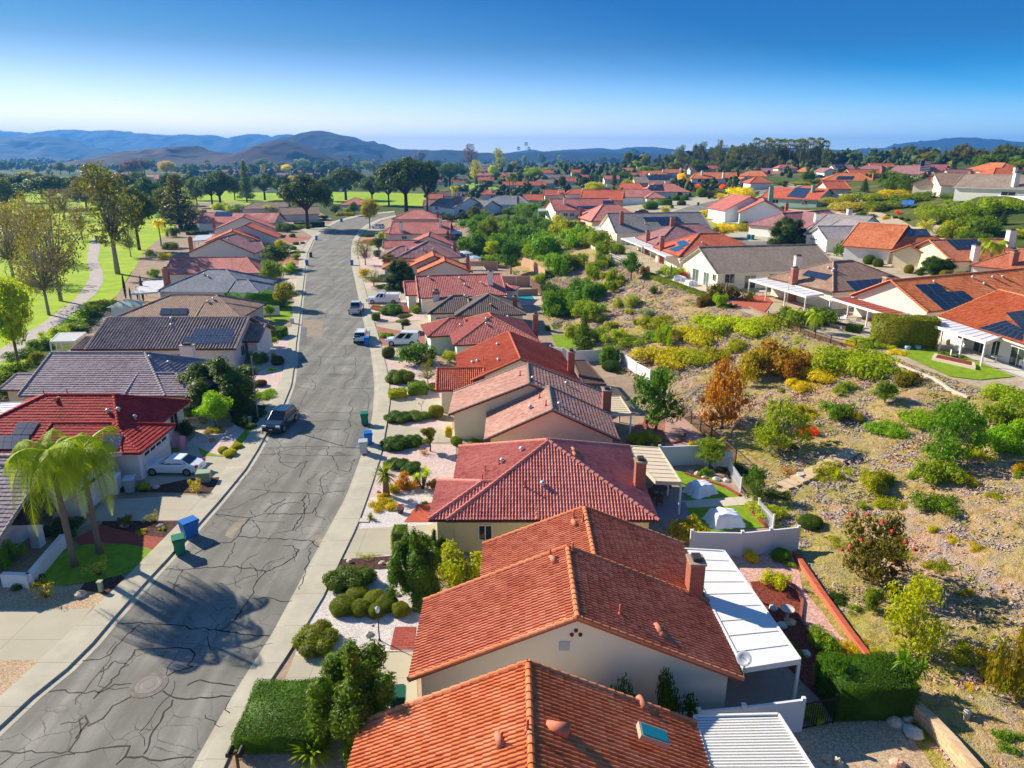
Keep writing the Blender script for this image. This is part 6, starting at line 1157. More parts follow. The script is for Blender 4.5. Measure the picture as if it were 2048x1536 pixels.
('bush',1190,500,455,70,G2,'round bright bush on the crest near the terracotta retaining wall'),('bush',1150,500,440,70,'#5a8a26','large bright bush at the top of the valley slope'),('bush',1120,470,425,60,'#86962c','yellow-green bush near the crest pergola'),('bush',1090,520,455,80,'#4f7f22','big fresh green bush midway in the bushy slope'),('bush',1060,500,440,60,'#4a7524','green bush above the clipped backyard tree'),('bush',1035,480,425,60,'#3c6020','dark bush below the blue-grey hip house'),('bush',1000,520,460,60,'#4c7a26','bright leafy tree mass right of the lichen-splashed roof'),('bush',960,515,450,60,'#3c6824','dense green bush right of the lichen-splashed roof'),('bush',985,480,420,40,'#56702c','olive bush under the white gabled grey house'),('tree',950,450,410,38,'#46581f','dark round tree before the white-gabled grey house'),
('tree',1022,548,480,56,'#2f5a1e','clipped broad column tree in the back yard'),('tree',985,520,480,38,'#7f9a5c','pale willow-like tree left of the clipped column tree'),('bush',1120,560,500,70,'#4f7f24','bright bushes behind the terracotta fence'),('bush',1150,545,500,50,'#5a7428','olive bush on the bushy slope'),('bush',1100,600,560,36,'#3c5c20','dark orange-tinged bush by the backyard fence'),('bush',1080,575,545,30,G2,'fresh bush beside the pool yard fence'),
('bush',1200,545,500,40,'#47682a','shrub under the crest with bare soil around it'),('bush',1190,560,512,44,G2,'round green shrub left of the bare soil'),('bush',1160,600,548,60,'#44702a','dark green shrub mass midway down the slope'),('bush',1180,610,560,44,'#3f6a22','green shrub in the middle of the valley slope'),('bush',1222,575,530,36,G2,'isolated green shrub on the sandy crest'),('bush',1200,600,560,30,'#5a8a26','small green shrub right of the dark mass'),('bush',1225,590,555,22,G1,'tiny shrub beside the isolated one'),
('bush',1110,640,570,60,'#3f6a24','leafy bush near the pool yard corner'),('bush',1140,640,590,50,'#4f7a2a','green bush with reddish soil beneath'),('bush',1120,600,570,50,'#55802c','rounded bush above the reddish soil'),('bush',1175,650,595,60,'#62842c','bright green bush mid slope, right of the conifer top'),('bush',1235,620,590,30,GS,'silvery bush on the dry grass slope, upper'),('bush',1265,618,585,36,'#7c927a','larger silver-green bush on the dry grass slope'),('bush',1258,606,588,20,GS,'small silver bush above the larger one'),('bush',1200,650,625,34,GS,'silver bush low on the valley slope'),('bush',1220,665,640,40,GS,'second silver bush low on the valley slope'),('bush',1295,640,615,30,'#7c8f84','blue-grey bush casting a small shadow on the slope'),('bush',1150,690,640,40,'#66822c','leafy bush left of the slim conifer'),('bush',1235,690,655,50,'#7f9a34','pale green bush above the fence-corner bush'),('bush',1190,690,650,40,'#557a2c','bush between conifer and silver bushes'),
('bush',1305,690,660,50,'#5f8430','green bush in the centre of the slope'),('bush',1330,700,640,40,'#6f9028','upright green bush in the centre of the slope'),('low',1320,665,630,80,'#6f7f2c','olive ground cover in the centre of the slope'),('low',1260,700,670,70,'#5f7a30','green ground cover behind the conifer'),('low',1400,700,660,110,'#8f9a2c','yellow-green ground cover high on the slope'),('low',1340,745,690,120,'#8f9628','olive-yellow shrub carpet behind the round dense tree'),('low',1390,735,700,90,'#7d8f28','shrub carpet left of the rust-orange tree'),('bush',1430,735,690,60,'#86922c','yellow-green bush behind the rust-orange tree'),('bush',1470,710,675,50,'#7a8a30','olive bush behind the rust trees'),('low',1500,680,650,110,'#86a02a','lime ground cover under the brick terrace'),('low',1440,670,640,100,'#7f9a2c','lime ground cover below the dark crest hedge'),('low',1560,660,635,80,'#7a8f30','green ground cover at the terrace foot'),
('bush',1440,620,582,26,'#6f9434','small bright conifer-like bush at the brick terrace'),('low',1450,560+60,600,30,G1,'low green plants at the terrace edge'),
# mesa gardens
('tree',1262,562,500,48,'#3c6a22','flat-topped garden tree beside the white patio roofs'),('bush',1210,510,472,44,'#55742a','hedge-like shrubs below the grey gabled house'),('bush',1236,510,480,30,G2,'green shrub in front of the white patio of the dusty brown house'),('bush',1170,462,444,26,'#a0662c','orange shrub beside the glass sunroom'),('bush',1340,560,528,50,'#6f9034','leafy vine bushes under the white patio roof'),('bush',1290,552,530,26,'#6f5a34','brown shrub on the crest terrace'),('bush',1365,558,535,22,'#c4522c','bright orange-red shrub at the cream gable wall'),
('bush',1500,575,535,50,'#6f9a2c','lime shrub by the grey-brown slatted roof'),('bush',1445,605,565,90,'#5a5a28','reddish hedge below the cream gabled house'),('bush',1655,600,572,40,'#8a4a34','red-leaved bush left of the red patio cover'),('bush',1640,660,605,90,'#46641f','broad dark hedge bush above the crest'),('bush',1570,640,612,60,'#4f6a24','hedge bush right of the brick terrace'),('bush',1690,590,572,36,'#a0b034','lime bush squeezed between brown and orange roofs'),
('juniper',1575,492,432,62,'#2c4a20','large dark cloud-pruned juniper on the second street'),('juniper',1868,552,510,62,'#2f5020','dark spreading juniper beside the carport drive'),('bush',1640,500,475,36,'#55742a','round shrub before the pale blue garage'),('bush',1690,515,475,42,'#3f6424','dark shrubs beside the orange garage house'),('bush',1720,515,482,30,'#55742a','bush left of the burgundy car'),('ball',1738,530,505,26,'#3f5a22','clipped ball at the carport driveway'),('ball',1755,535,512,22,'#47641f','second clipped ball at the carport driveway'),('tree',1770,520,495,22,'#6a6628','clipped brown-green column by the garage'),('ball',1816,548,525,20,'#7a7a2c','yellowish ball by the carport house'),('ball',1890,562,535,26,'#66702a','clipped ball under the slim palm'),('ball',1918,563,538,24,'#5f6a28','second clipped ball under the slim palm'),('bush',1935,555,540,26,G1,'shrub by the garage at the right edge'),
('tree',1480,415,372,66,'#b0b838','bright yellow-lime tree by the road curve'),('tree',1447,478,445,52,'#b5b83a','yellow-lime tree beside the lower road curve'),('open',1440,405,385,30,'#b0b43a','thin yellow tree left of the big lime one'),('ball',1300,420,398,34,'#4f7a26','round clipped hedge ball before the maroon hip house'),('ball',1352,402,388,18,'#3f6422','dark clipped ball by the dark red roof'),('ball',1368,402,388,18,'#47702a','second clipped ball by the dark red roof'),('ball',1363,412,398,20,'#33501f','lowest clipped ball by the dark red roof'),('ball',1402,395,372,22,'#5a7a24','tall clipped shrub with orange top by the road fork'),('bush',1398,378,366,20,'#d0762c','orange flowering bush at the road fork'),('bush',1445,378,367,18,'#d87428','orange ball bush in front of the bright orange house'),('bush',1468,380,371,12,'#d87c34','small orange bush by the bright orange gable'),('bush',1415,378,360,32,'#33481f','dark bush behind the orange flowering one'),('low',1420,392,385,50,'#4a4c2a','brown-green bank planting above the road'),
('ball',1489,452,440,14,'#3f6422','small cube-like shrub at the white twin gable'),('tree',1511,448,431,16,'#556a2a','little round tree against the white twin gable'),('low',1430,435,425,60,'#9aa02c','yellow-green lawn shrubs inside the road curve'),('low',1500,465,450,70,'#8a8a4c','dry flower bank inside the road curve'),('bush',1550,452,440,20,'#6a5a6a','purple-tinged shrubs by the driveway wall'),('low',1500,395,385,30,'#8f9034','shrubs by the green house drive'),
('pads',1567,382,362,18,'#3a5024','pruned pine at the top of the road'),('ball',1615,362,338,28,'#4a6a24','round-headed tree beside the blue car'),('bush',1560,372,360,30,'#55742a','shrubs across from the garages on the upper road'),('bush',1600,372,362,40,'#7a8a30','yellow-green shrubs by the upper road'),('bush',1630,368,356,40,'#4f6a28','green shrubs left of the solar hip'),
('conifer',1728,386,356,24,'#3a5230','small blue-green conifer before the white fence'),('shrubtree',1785,388,338,74,'#4a6a22','massive dark green tree on the upper bank'),('shrubtree',1815,388,345,60,'#3f6020','right half of the massive dark tree on the upper bank'),('tree',1870,380,350,26,'#46782a','green tree before the dark brown hip roof'),('bush',1890,385,368,24,'#33481f','dark shrub at the veranda end'),
# second hill bank
('bush',1695,415,385,70,'#8f8f2c','yellow-olive bushes on the bank, left end'),('bush',1740,412,382,80,'#6f8428','green bushes on the bank below the massive tree'),('bush',1785,400,378,90,'#b0a82c','golden bush stripe along the bank top'),('bush',1810,410,385,60,'#5f7a28','dark green bank bushes right of the golden stripe'),('bush',1850,400,378,60,'#4f6c26','clipped bank bushes below the upper row'),('bush',1900,400,384,50,'#55702a','low bank bushes before the white veranda'),('bush',1760,425,398,60,'#5f7a28','lower green bank bush'),('bush',1720,440,420,40,'#3f5a22','dark shrub above the dusty pink roof'),('low',1700,425,418,80,'#8c9478','white-flowering hedge row behind the green house'),
('bush',1880,450,400,90,'#66802a','large bushes in the middle of the upper bank'),('bush',1930,455,400,100,'#5f7f26','broad bush mass on the right upper bank'),('bush',1990,440,392,100,'#6f8f2c','bright bush mass right on the upper bank'),('bush',1955,478,425,80,'#55742a','lower bushes on the right upper bank'),('bush',1890,480,435,60,'#7a8f34','pale bushes beside the date palm'),('bush',1940,490,460,60,'#46682a','dark bushes above the orange roof ridge'),('conifer',2005,450,422,22,'#2f4a22','small dark conical shrub on the bare bank'),('ball',1775,435,428,10,'#3f5a22','first of the little balls on the terraced bank'),('ball',1790,438,430,10,'#3f5a22','second of the little balls on the terraced bank'),('ball',1802,440,432,10,'#3f5a22','third of the little balls on the terraced bank'),('ball',1814,443,435,10,'#3f5a22','fourth of the little balls on the terraced bank'),('bush',1795,430,418,12,'#d0702c','orange shrub on the terraced bank'),('bush',1770,440,430,20,'#b0a82c','yellow shrub on the terraced bank'),('bush',2035,480,455,40,'#8fa02c','lime shrub at the right edge below the bank'),
# left front gardens
('bush',22,1142,1080,80,'#5f8a2c','pink-flowering bush over the white planter wall'),('wisp',203,1162,1120,52,'#8d9a7c','silvery-grey shrub in the mulch at the turf tip'),('low',130,1075,1038,90,'#34561f','dark green foundation shrubs behind the palm trunks'),('bush',252,1058,1030,34,'#5a6450','grey-green shrub in the dark mulch bed'),('wisp',309,1052,1024,34,'#7f8668','grey shrub beside the rocks near the kerb'),('bush',283,1070,1056,24,'#9aa02c','yellow small shrub below the grey one'),('bush',328,1062,1050,16,'#8aa02c','lime tuft by the kerb, left side'),('wisp',93,1205,1160,48,'#a5a05c','sparse yellowish shrub in the tan gravel'),('low',65,1178,1140,60,'#2f5020','dark green planting at the foot of the planter'),
('bush',293,985,958,32,'#7d9a2c','bright shrub by the grey bin'),('wisp',396,988,956,34,'#9aa07a','pale twiggy shrub by the utility box'),('ball',242,985,970,22,'#3a4a24','dark round shrub by the white pillar'),
('juniper',440,820,708,132,'#3c581c','broad dark juniper tree behind the light pole'),('tree',432,858,780,82,'#6fa022','umbrella-shaped lime-green tree in the round gravel bed'),('low',495,848,808,70,'#2c4a20','dark spreading shrub under the light pole'),('bush',372,878,838,42,'#2f4a20','dark shrub by the flag at the crimson house'),('low',350,905,890,22,G3,'low yellow-green shrub under the flag'),('bush',408,850,836,20,'#a59a30','gold shrub beside the curved path'),('ball',447,908,890,22,'#8a9628','left yellow-green ball beside the turf strip'),('ball',461,916,896,28,'#93a02c','largest yellow-green ball beside the turf strip'),('ball',476,900,884,24,'#8a9a28','right yellow-green ball beside the turf strip'),('ball',503,860,844,24,'#47641f','dark ball beneath the light pole'),('ball',487,852,840,20,'#3f5c22','small dark ball left of the light-pole ball'),('low',430,868,850,44,'#7a8060','flower cushion round the umbrella tree'),('bush',425,885,875,16,'#c4922c','orange-yellow flowers in the round gravel bed'),
('low',524,801,774,62,'#5f8a26','wide flat clipped shrub beside the pavement'),('ball',521,775,757,28,'#5a4434','dark red-brown round shrub'),('low',545,743,733,22,'#93b02c','small lime cushion in the pink gravel'),('bush',520,732,700,56,'#4f7022','leafy shrub group by the striped-roof house drive'),('ball',556,732,707,26,'#3f5420','dark ball by the street in the pink gravel'),('bush',541,698,670,40,G2,'rounded green bush by the flag garden'),('ball',513,680,672,16,G3,'small lime ball by the flag pole'),('bush',530,668,658,18,'#b5c09a','white-flowering bush behind the hedge'),
('tree',541,638,608,26,'#5f8a26','small lime tree ringed by white stones on the lawn'),('tree',573,618,560,58,'#6a7a24','round yellow-green tree at the end of the long hedge'),('tree',546,580,518,52,'#55742a','leafy tree beside the slate grey house'),('tree',556,538,488,66,'#33501f','dark broad tree before the mauve-roofed house'),('bush',583,550,520,34,'#5f8a26','lime bushes beside the dark broad tree'),('low',590,545,532,30,G2,'low lime bushes at the driveway'),
('ball',592,490,482,14,'#55641f','first small ball along the far left pavement'),('ball',605,488,482,10,'#4a5a22','second small ball along the far left pavement'),('ball',586,500,489,16,'#6f8a26','third small ball, lime coloured, far left pavement'),('low',595,508,497,28,'#4f7022','flat hedge shrub, far left pavement'),('bush',592,520,504,22,G2,'fluffy green bush, far left pavement'),('bush',585,535,518,24,'#86a02c','lime bush beside the broad dark tree'),('bush',533,497,482,22,'#b0a834','golden bush at the mauve garage'),('bush',550,498,484,18,'#c4b83a','yellow bush right of the golden one'),('tree',563,505,478,26,'#8a9a2c','small palm-like yellow-green tree'),
('bush',566,465,440,40,'#3f5a22','dark bushes at the foot of the near stone pine'),('low',600,458,445,50,'#55742a','planting ring around the stone pine trunk'),('ball',585,475,465,14,'#5a6a3a','grey-green ball beside the red garden bed'),('low',690,432,424,40,'#6a7034','shrubs at the bend in front of the red hip'),('bush',650,440,428,20,'#3c4c22','dark shrub by the blue bin at the bend'),('tree',708,432,402,22,'#3f5a2c','small dark tree at the outer bend'),('bush',695,428,412,24,'#6f8a2c','green bush beside the small dark tree'),('bush',671,428,405,20,'#2f4220','dark bushes behind the light pole at the bend'),
# golf side
('tree',40,740,548,105,'#7a9634','big yellow-green tree at the left edge in front of the golf path'),('euc',236,548,318,150,'#4c563a','tall pale-trunked eucalyptus beside the golf path'),('open',122,602,372,150,'#606042','rusty thin-leaved tree with forked pale trunk on the golf lawn'),('open',98,630,430,120,'#5e5c46','thin olive tree left of the forked one'),('open',28,560,400,110,'#5c5a42','brownish thin tree at the left edge of the golf lawn'),('open',60,520,380,120,'#64683a','golden thin tree further left on the golf lawn'),
('pine',279,500,368,104,'#41582a','dense-crowned pine with tall trunk on the golf lawn'),('open',262,514,440,44,'#4a5430','small dark tree left of the dense-crowned pine'),('conifer',362,458,345,110,'#4c5434','broad-limbed dark cedar on the golf lawn'),('open',390,438,395,30,'#4a5a30','small tree right of the cedar'),('pine',104,418,348,120,'#33502a','dark umbrella pine in the left golf group'),('pine',48,405,345,80,'#2c4830','bluish dark pine at the left of the golf group'),('pine',150,400,350,80,'#3a5230','umbrella pine behind the eucalyptus top'),('tree',60,385,340,60,'#8f8f2c','yellow-green tree behind the left pines'),
('pine',248,405,345,84,'#2f4a30','dark umbrella pine in the middle of the fairway'),('pine',442,418,340,92,'#33502c','broad dark pine left of the tall conifer'),('pine',425,412,352,60,'#3a5430','second dark pine beside the broad one'),('conifer',494,404,318,40,'#3f5a2c','tall slender conifer standing above the fairway pines'),('pine',530,400,345,70,'#3a5430','dark pine right of the tall conifer'),('pine',616,458,345,116,'#33482a','big stone pine leaning over the bend of the street'),('pine',692,400,332,88,'#3c5030','stone pine behind the big one, across the fairway'),('pine',813,428,310,130,'#344c28','huge many-trunked stone pine at the road bend'),('pine',855,425,318,60,'#3a4a28','right-hand stone pine merging with the huge one'),('pine',900,372,325,78,'#3f5a2c','flat-topped stone pine before the white cottages'),('tree',610,350,330,34,'#34502c','dark round tree before the blue hill'),
('cypress',252,598,546,7,'#24361f','first slim cypress beside the white patio roof'),('cypress',262,600,574,5,'#24361f','shortest slim cypress in the cypress row'),('cypress',276,600,572,5,'#26381f','third slim cypress in the cypress row'),('cypress',287,602,550,8,'#22341d','rightmost slim cypress beside the white patio roof'),
('bush',235,620,598,60,'#6a862c','yellow-green bushes along the golf path fence'),('bush',180,635,605,60,'#4f7026','dark hedge bushes along the golf path'),('bush',200,612,600,50,'#7d942c','lime bushes by the cypress row'),('bush',155,665,640,60,'#5f8028','bushes left of the small white shed roof'),('bush',120,675,650,60,'#7d9a2c','lime bushes beside the golf path'),('bush',60,720,690,70,'#3a5a22','dark bushes by the golf path at the patio roof'),('bush',35,760,715,80,'#55742a','bushes left of the grey-brown house'),('bush',20,800,755,70,'#33501f','dark bushes at the left edge beside the grey-brown house'),('bush',85,700,672,50,'#46682a','round shrub left of the white patio roof'),('bush',75,730,700,40,'#5a6a3a','grey-green shrub below the round one'),('bush',310,555,535,34,'#5f842c','shrubs at the red barrel-tile house end'),('bush',325,520,500,30,'#8a962c','yellow-green shrubs on the golf edge'),('bush',340,500,480,36,'#46642a','dark shrubs on the golf edge'),('bush',350,475,450,30,'#3f5a28','bush under the cedar'),('bush',380,462,445,34,'#33501f','clipped green mass behind the red chimney'),('bush',405,432,415,20,'#2f4420','dark tree-like bush by the speckled roof'),('bush',440,420,402,40,'#8fae2c','lime bush behind the blue solar roof'),('bush',470,425,405,40,'#7fa02c','second lime bush behind the blue solar roof'),('bush',545,430,405,36,'#7d9a2c','lime bush right of the speckled red roof'),('bush',515,425,408,26,'#55742a','green bush behind the speckled red roof'),
('bush',300,515,495,20,'#6f8a34','little bush at the white net on the golf edge'),
# middle distance
('euc',941,345,286,34,'#5a4636','dark brown eucalyptus standing out on the skyline'),('euc',950,372,318,30,'#8f9a6c','silvery green eucalyptus below the brown one'),('euc',998,352,294,34,'#7f8f4c','pale silver-green eucalyptus on the skyline'),('tree',985,355,330,24,'#8fae2c','lime-green tree at the foot of the pale eucalyptus'),('tree',1083,334,307,24,'#3a5a26','dense round tree on the knoll'),('tree',1067,362,333,44,'#6f9034','broad green tree on the knoll slope'),('tree',1048,335,310,14,'#66862c','small lime tree between the twin fan palms'),('bush',1055,330,322,20,'#7a5a5c','pinkish bare bush on the knoll'),('tree',1028,340,322,22,'#8a8a34','mustard tree left of the knoll house'),('open',1105,370,352,20,'#5f5a4c','grey open tree before the pale tan roof'),
('bush',905,445,425,50,'#2c4020','dark hedge below the white-gabled grey house'),('bush',880,440,422,40,'#2f4420','dark bushes at the left of the grey house'),('bush',930,440,420,50,'#2c4424','dark trees screening the grey house foot'),('tree',868,405,390,20,'#8f9a2c','yellow-green tree left of the dark brown roof'),('tree',858,420,402,30,'#55742a','green tree behind the stone pine trunks'),('bush',1000,376,368,24,'#4a6a28','dark bush right of the cottages'),('tree',1125,385,350,18,'#33482a','dark bush tree by the rust roof'),('conifer',1228,372,340,18,'#33502a','dark conifer in the middle distance'),('conifer',1240,375,352,14,'#2f4a28','shorter dark conifer beside the first'),('tree',1210,366,350,30,'#3a5a26','dark leafy tree left of the dark conifer'),('tree',1190,392,362,44,'#93a534','yellow-green willow-like tree mid distance'),('tree',1170,375,352,30,'#2f4626','deep green tree mid distance'),('tree',1245,362,342,40,'#46642a','green tree behind the dark conifers'),('tree',1255,385,358,36,'#86962c','mustard-green tree mid distance'),('tree',1285,352,332,30,'#6a8a2c','green tree left of the orange cluster'),('bush',1150,425,405,40,'#6f8a2c','bushes beside the shadowed red roof'),('bush',1100,415,395,50,'#4a7528','dense bushes under the shadowed red roof'),('bush',1060,425,402,50,'#55802c','bushes before the blue-grey hip veranda'),('bush',1020,430,410,40,'#3f6422','dark bushes below the veranda'),('bush',1330,350,338,30,'#86a02c','lime bush by the orange roofs'),('tree',1362,370,345,20,'#d0c030','yellow flowering tree left of the bright orange house'),('bush',1375,372,355,18,'#c48a2c','orange-yellow tree touching the bright orange house'),
('euc',1360,345,288,32,'#4f5a3c','first dark eucalyptus left of the belt'),('euc',1404,340,281,26,'#38442c','tall dark eucalyptus, second of the belt'),('euc',1437,340,277,30,'#4a5636','tallest thin eucalyptus with a high tuft'),('euc',1425,338,295,26,'#46563a','bushy eucalyptus between the two tall ones'),('euc',1465,338,290,26,'#5f6a40','pale eucalyptus right of the tallest'),('euc',1487,336,288,20,'#3a462c','slim eucalyptus with a small head'),('tree',1395,348,318,40,'#44582c','dark bushy tree at the foot of the eucalypts'),('tree',1460,346,316,50,'#46582c','green undergrowth tree below the palms'),('tree',1350,348,322,34,'#5f6a44','grey-green tree before the eucalypts'),('tree',1290,340,310,26,'#5a6a44','hazy tree before the blue hills'),('tree',1255,335,302,22,'#4c5c44','dark hazy tree before the blue hills'),('tree',1225,330,312,24,'#3c5a3c','round hazy tree, left of the dark hazy one'),('tree',1205,330,312,22,'#3a563c','second round hazy tree'),('conifer',1318,334,308,18,'#3c4c3c','small hazy conifer on the skyline'),
('tree',840,330,302,34,'#6a5a34','russet dome tree above the big stone pine'),('tree',870,350,318,34,'#34502c','dark tree right of the russet dome'),
]
for t in T:
    if t[0]=='palm' or t[6]=='':continue
    t=list(t)
    if t[0]in('bush','low')and t[1]>930 and 400<t[2]<1100 and t[4]>24:t[4]*=1.15;t[3]-=(t[2]-t[3])*.05
    if 700<t[1]<910 and 470<t[2]<990 and t[0]in('bush','mound','low','open','tree','pads')and t[4]>20:t[4]*=1.2;t[3]-=3
    plant(*t[:6],label=t[6])
H_=[((468,1510),(655,1505),3.6,.95,'#3e5f1a','flat-topped bright green hedge at the bottom beside the pavement'),((785,1112),(812,1112),1.2,1.7,'#4c6a1c','tall dark box-clipped shrub beside the driveway'),((780,800),(815,797),1.5,.8,'#7a8a26','left yellow-green box hedge'),((820,793),(855,790),1.8,1.1,'#55742a','right taller box hedge'),((744,642),(757,642),1.6,1.1,'#4a6a22','small square-clipped hedge at the utility truck drive'),((1670,1445),(1830,1440),2.4,1.9,'#3a5a20','tall dark clipped hedge behind the iron fence'),((452,615),(560,618),3.0,2.6,'#3f7a20','long tall clipped hedge beside the slate grey house'),((495,676),(562,678),2.5,1.3,'#4a6f22','clipped hedge in front of the red car'),((372,470),(415,470),1.5,1.2,'#2c4a20','dark clipped hedge behind the red chimney'),((590,456),(650,454),3,1.8,'#2c4220','long dark hedge right of the stone pine trunk'),((1285,556),(1420,604),1.2,1.0,'#56702a','dark olive hedge along the crest below the patio chairs'),((1745,692),(1872,700),2.5,3.2,'#66762a','very tall boxy hedge between the two upper terraces'),((1755,748),(1890,756),.9,.6,'#86a83a','pale green low hedge along the upper turf'),((1690,664),(1718,668),1.2,.9,'#3f5f22','dark cube hedge in the raised planter'),((1398,620),(1440,612),1.5,1.6,'#5a4a28','red-brown hedge at the patio umbrella'),((1110,440),(1130,441),2,3.0,'#2c4420','dark square hedge beside the white crest pergola'),((1305,412),(1340,412),2,2.6,'#47702a','clipped hedge before the maroon hip house')]
for h in H_:hedge(*h)
# palms
palm('queen',P(150,1133),8.0,'nearest queen palm, left of its twin, drooping feathery crown over the turf','pair of queen palms','#7a9830',3.35,.2,(-.15,0),hero=True)
palm('queen',P(200,1107),7.3,'right-hand queen palm of the pair, crown half behind the first','pair of queen palms','#6c8c30',3.0,.19,(-.1,.1),hero=True)
def ppalm(kind,bx,by,top,r_px,col,label,tr=.2,**k):
    b=pick(bx,by);d=ray(bx,top);t=b[1]/d[1];H=CAMZ+d[2]*t-b[2];w=b[1]*CP+(CAMZ-b[2])*SP;palm(kind,b,max(H-r_px*w/FPX*.25,1),label,'palms',col,r_px*w/FPX,tr,**k)
for a in[('queen',1975,552,478,34,'#7a9a2c','slim queen palm before the orange roofs at the right edge',.2),('queen',1026,392,345,15,'#5a7030','tall queen palm right of the white cottages',.3),('queen',1019,392,352,10,'#5a7030','shorter queen palm leaning beside the tall one',.25),('queen',911,412,372,13,'#8f9a2c','feathery palm above the dark brown roof',.3),('queen',938,408,388,11,'#5f6a34','dark palm left of the bright red hip',.3),('queen',1035,412,388,8,'#3f4a2c','dark palm in front of the blue-grey hip roof',.25),('date',1848,475,445,24,'#9aa88a','silvery date palm below the upper bank',.35),('date',1330,432,415,16,'#93a07c','grey-green date palm beside the grey gabled house',.3),('queen',323,492,438,18,'#a5b02c','yellow-green palm on the golf edge',.2),
 ('fan',1037,335,296,4.5,'#3a4630','left fan palm of the trio on the knoll',.35),('fan',1052,332,287,4.5,'#3a4630','tallest fan palm of the trio on the knoll',.35),('fan',1057.5,333,296,4,'#3a4630','right fan palm of the trio on the knoll',.3),('fan',1118,332,314,6,'#6f7a34','small palm in the knoll row',.3),('fan',703,350,314,6,'#33402c','dark fan palm in front of the blue mountain',.35),('fan',763,345,312,6,'#33402c','second dark fan palm right of the first, by the orange roofs',.35),('queen',715,350,322,10,'#5a7034','bushy palm beside the dark fan palm',.3),('fan',418,352,324,7,'#3a4a34','taller palm of the far left pair',.3),('fan',408,352,332,7,'#46563a','shorter palm of the far left pair',.3),('fan',378,350,334,6,'#2c3a2c','dark palm left of the far left pair',.3),('queen',528,352,328,9,'#8a9034','orange-green palm right of the tall conifer',.3),('queen',555,352,331,9,'#66763a','palm left of the round yellow tree',.3),('fan',343,352,330,6,'#46582c','palm beside the yellow-topped tall tree',.3),
 ('queen',1590,648,618,24,'#86a034','left pygmy palm beside the hedge on the upper terrace',.12),('queen',1628,665,622,26,'#7a9a2c','right pygmy palm beside the hedge on the upper terrace',.12),('date',1425,935,885,34,'#6f8a3c','low fan-shaped palm at the white back fence',.2)]:ppalm(*a)
for k in range(15):  # belt of fan palms against the sky
    x=1510+k*9.6+rng.uniform(-3,3);b=pick(x,336+rng.uniform(-2,2));H=CAMZ+ray(x,283+6*abs(math.sin(k*1.7)))[2]*b[1]/ray(x,283)[1]-b[2];w=b[1]
    palm('fan',b,H,'tall fan palm in the dense row against the sky behind the upper houses','fan palm belt on the skyline','#5c6630',4.2+rng.uniform(-.5,.6),.3)
# trees of the middle distance and the skyline, one by one
def scatter(n,x0,x1,y0,y1,hpx,cols,text,kind='far',wf=1.1):
    for i in range(n):
        x=x0+(x1-x0)*(i+rng.uniform(.1,.9))/n;y=rng.uniform(y0,y1);h=hpx*rng.uniform(.6,1.25)
        plant(kind,x,y,y-h,h*wf*rng.uniform(.8,1.4),cols[rng.integers(len(cols))],label=text,group=text)
scatter(20,-10,480,338,352,20,['#3c5a3a','#46623c','#55683c','#34503a'],'hazy tree in the belt below the left mountains')
scatter(16,480,760,335,352,20,['#3a5630','#46642c','#6f8430','#34502c'],'tree in the belt before the dark hill, centre left')
scatter(22,860,1330,338,372,16,['#3a5a28','#55742a','#6f8a2c','#34502a'],'garden tree among the mid-distance roofs')
scatter(16,1330,1500,330,345,24,['#3c4e2c','#46582c','#4c6030','#33482a'],'dark bushy tree at the foot of the eucalyptus belt')
scatter(16,1500,1665,330,342,26,['#3c4a28','#46562c','#4a5030'],'dark undergrowth tree below the fan palm belt',wf=.8)
scatter(12,1655,1760,318,330,22,['#44602a','#3a5428','#5f7a2c'],'tree on the skyline right of the palm belt')
scatter(20,1800,2060,318,332,26,['#3f5a2a','#46602c','#5a6a30','#6a6a34','#34502a'],'tree of the dark skyline wood at the far right')
scatter(10,1950,2060,338,352,32,['#4a6a24','#5f7f2a','#3f5f24'],'large bushy tree near the right edge of the skyline')
scatter(10,1690,1800,345,358,14,['#44602a','#7a8f2c','#55742a'],'small tree between the upper row roofs')
scatter(18,380,760,372,384,15,['#3a5a28','#6f8a2c','#46642c','#8a9a30'],'garden tree along the far side of the fairway')
scatter(14,1380,1620,372,396,10,['#4a5a24','#5f7028','#3f5222'],'roadside bush on the upper street')
scatter(8,1120,1360,385,425,12,['#47682a','#5f7f2c','#3a5624'],'garden bush among the houses before the cul-de-sac',kind='bush')
scatter(8,850,1000,455,500,16,['#47702a','#5f8a2c','#3f6424'],'back-yard bush behind the far red roofs',kind='bush')
scatter(12,1080,1330,470,700,20,['#4f7a28','#5f8a2a','#7a8f2c','#46682a','#6f9428'],'wild green bush on the upper valley slope',kind='bush')
scatter(15,1560,2040,790,1300,20,['#6a8a2c','#8f9a34','#557a2a','#a09a3c'],'small green tuft on the dry right slope',kind='bush')
scatter(14,1700,2040,1300,1520,34,['#8a962c','#a59a34','#6f8a2c'],'yellow-green tuft at the foot of the right slope',kind='low',wf=2)
scatter(8,1650,2000,400,470,20,['#6f8a2c','#8a8f2c','#4f6a28'],'bush on the second hill bank',kind='bush')
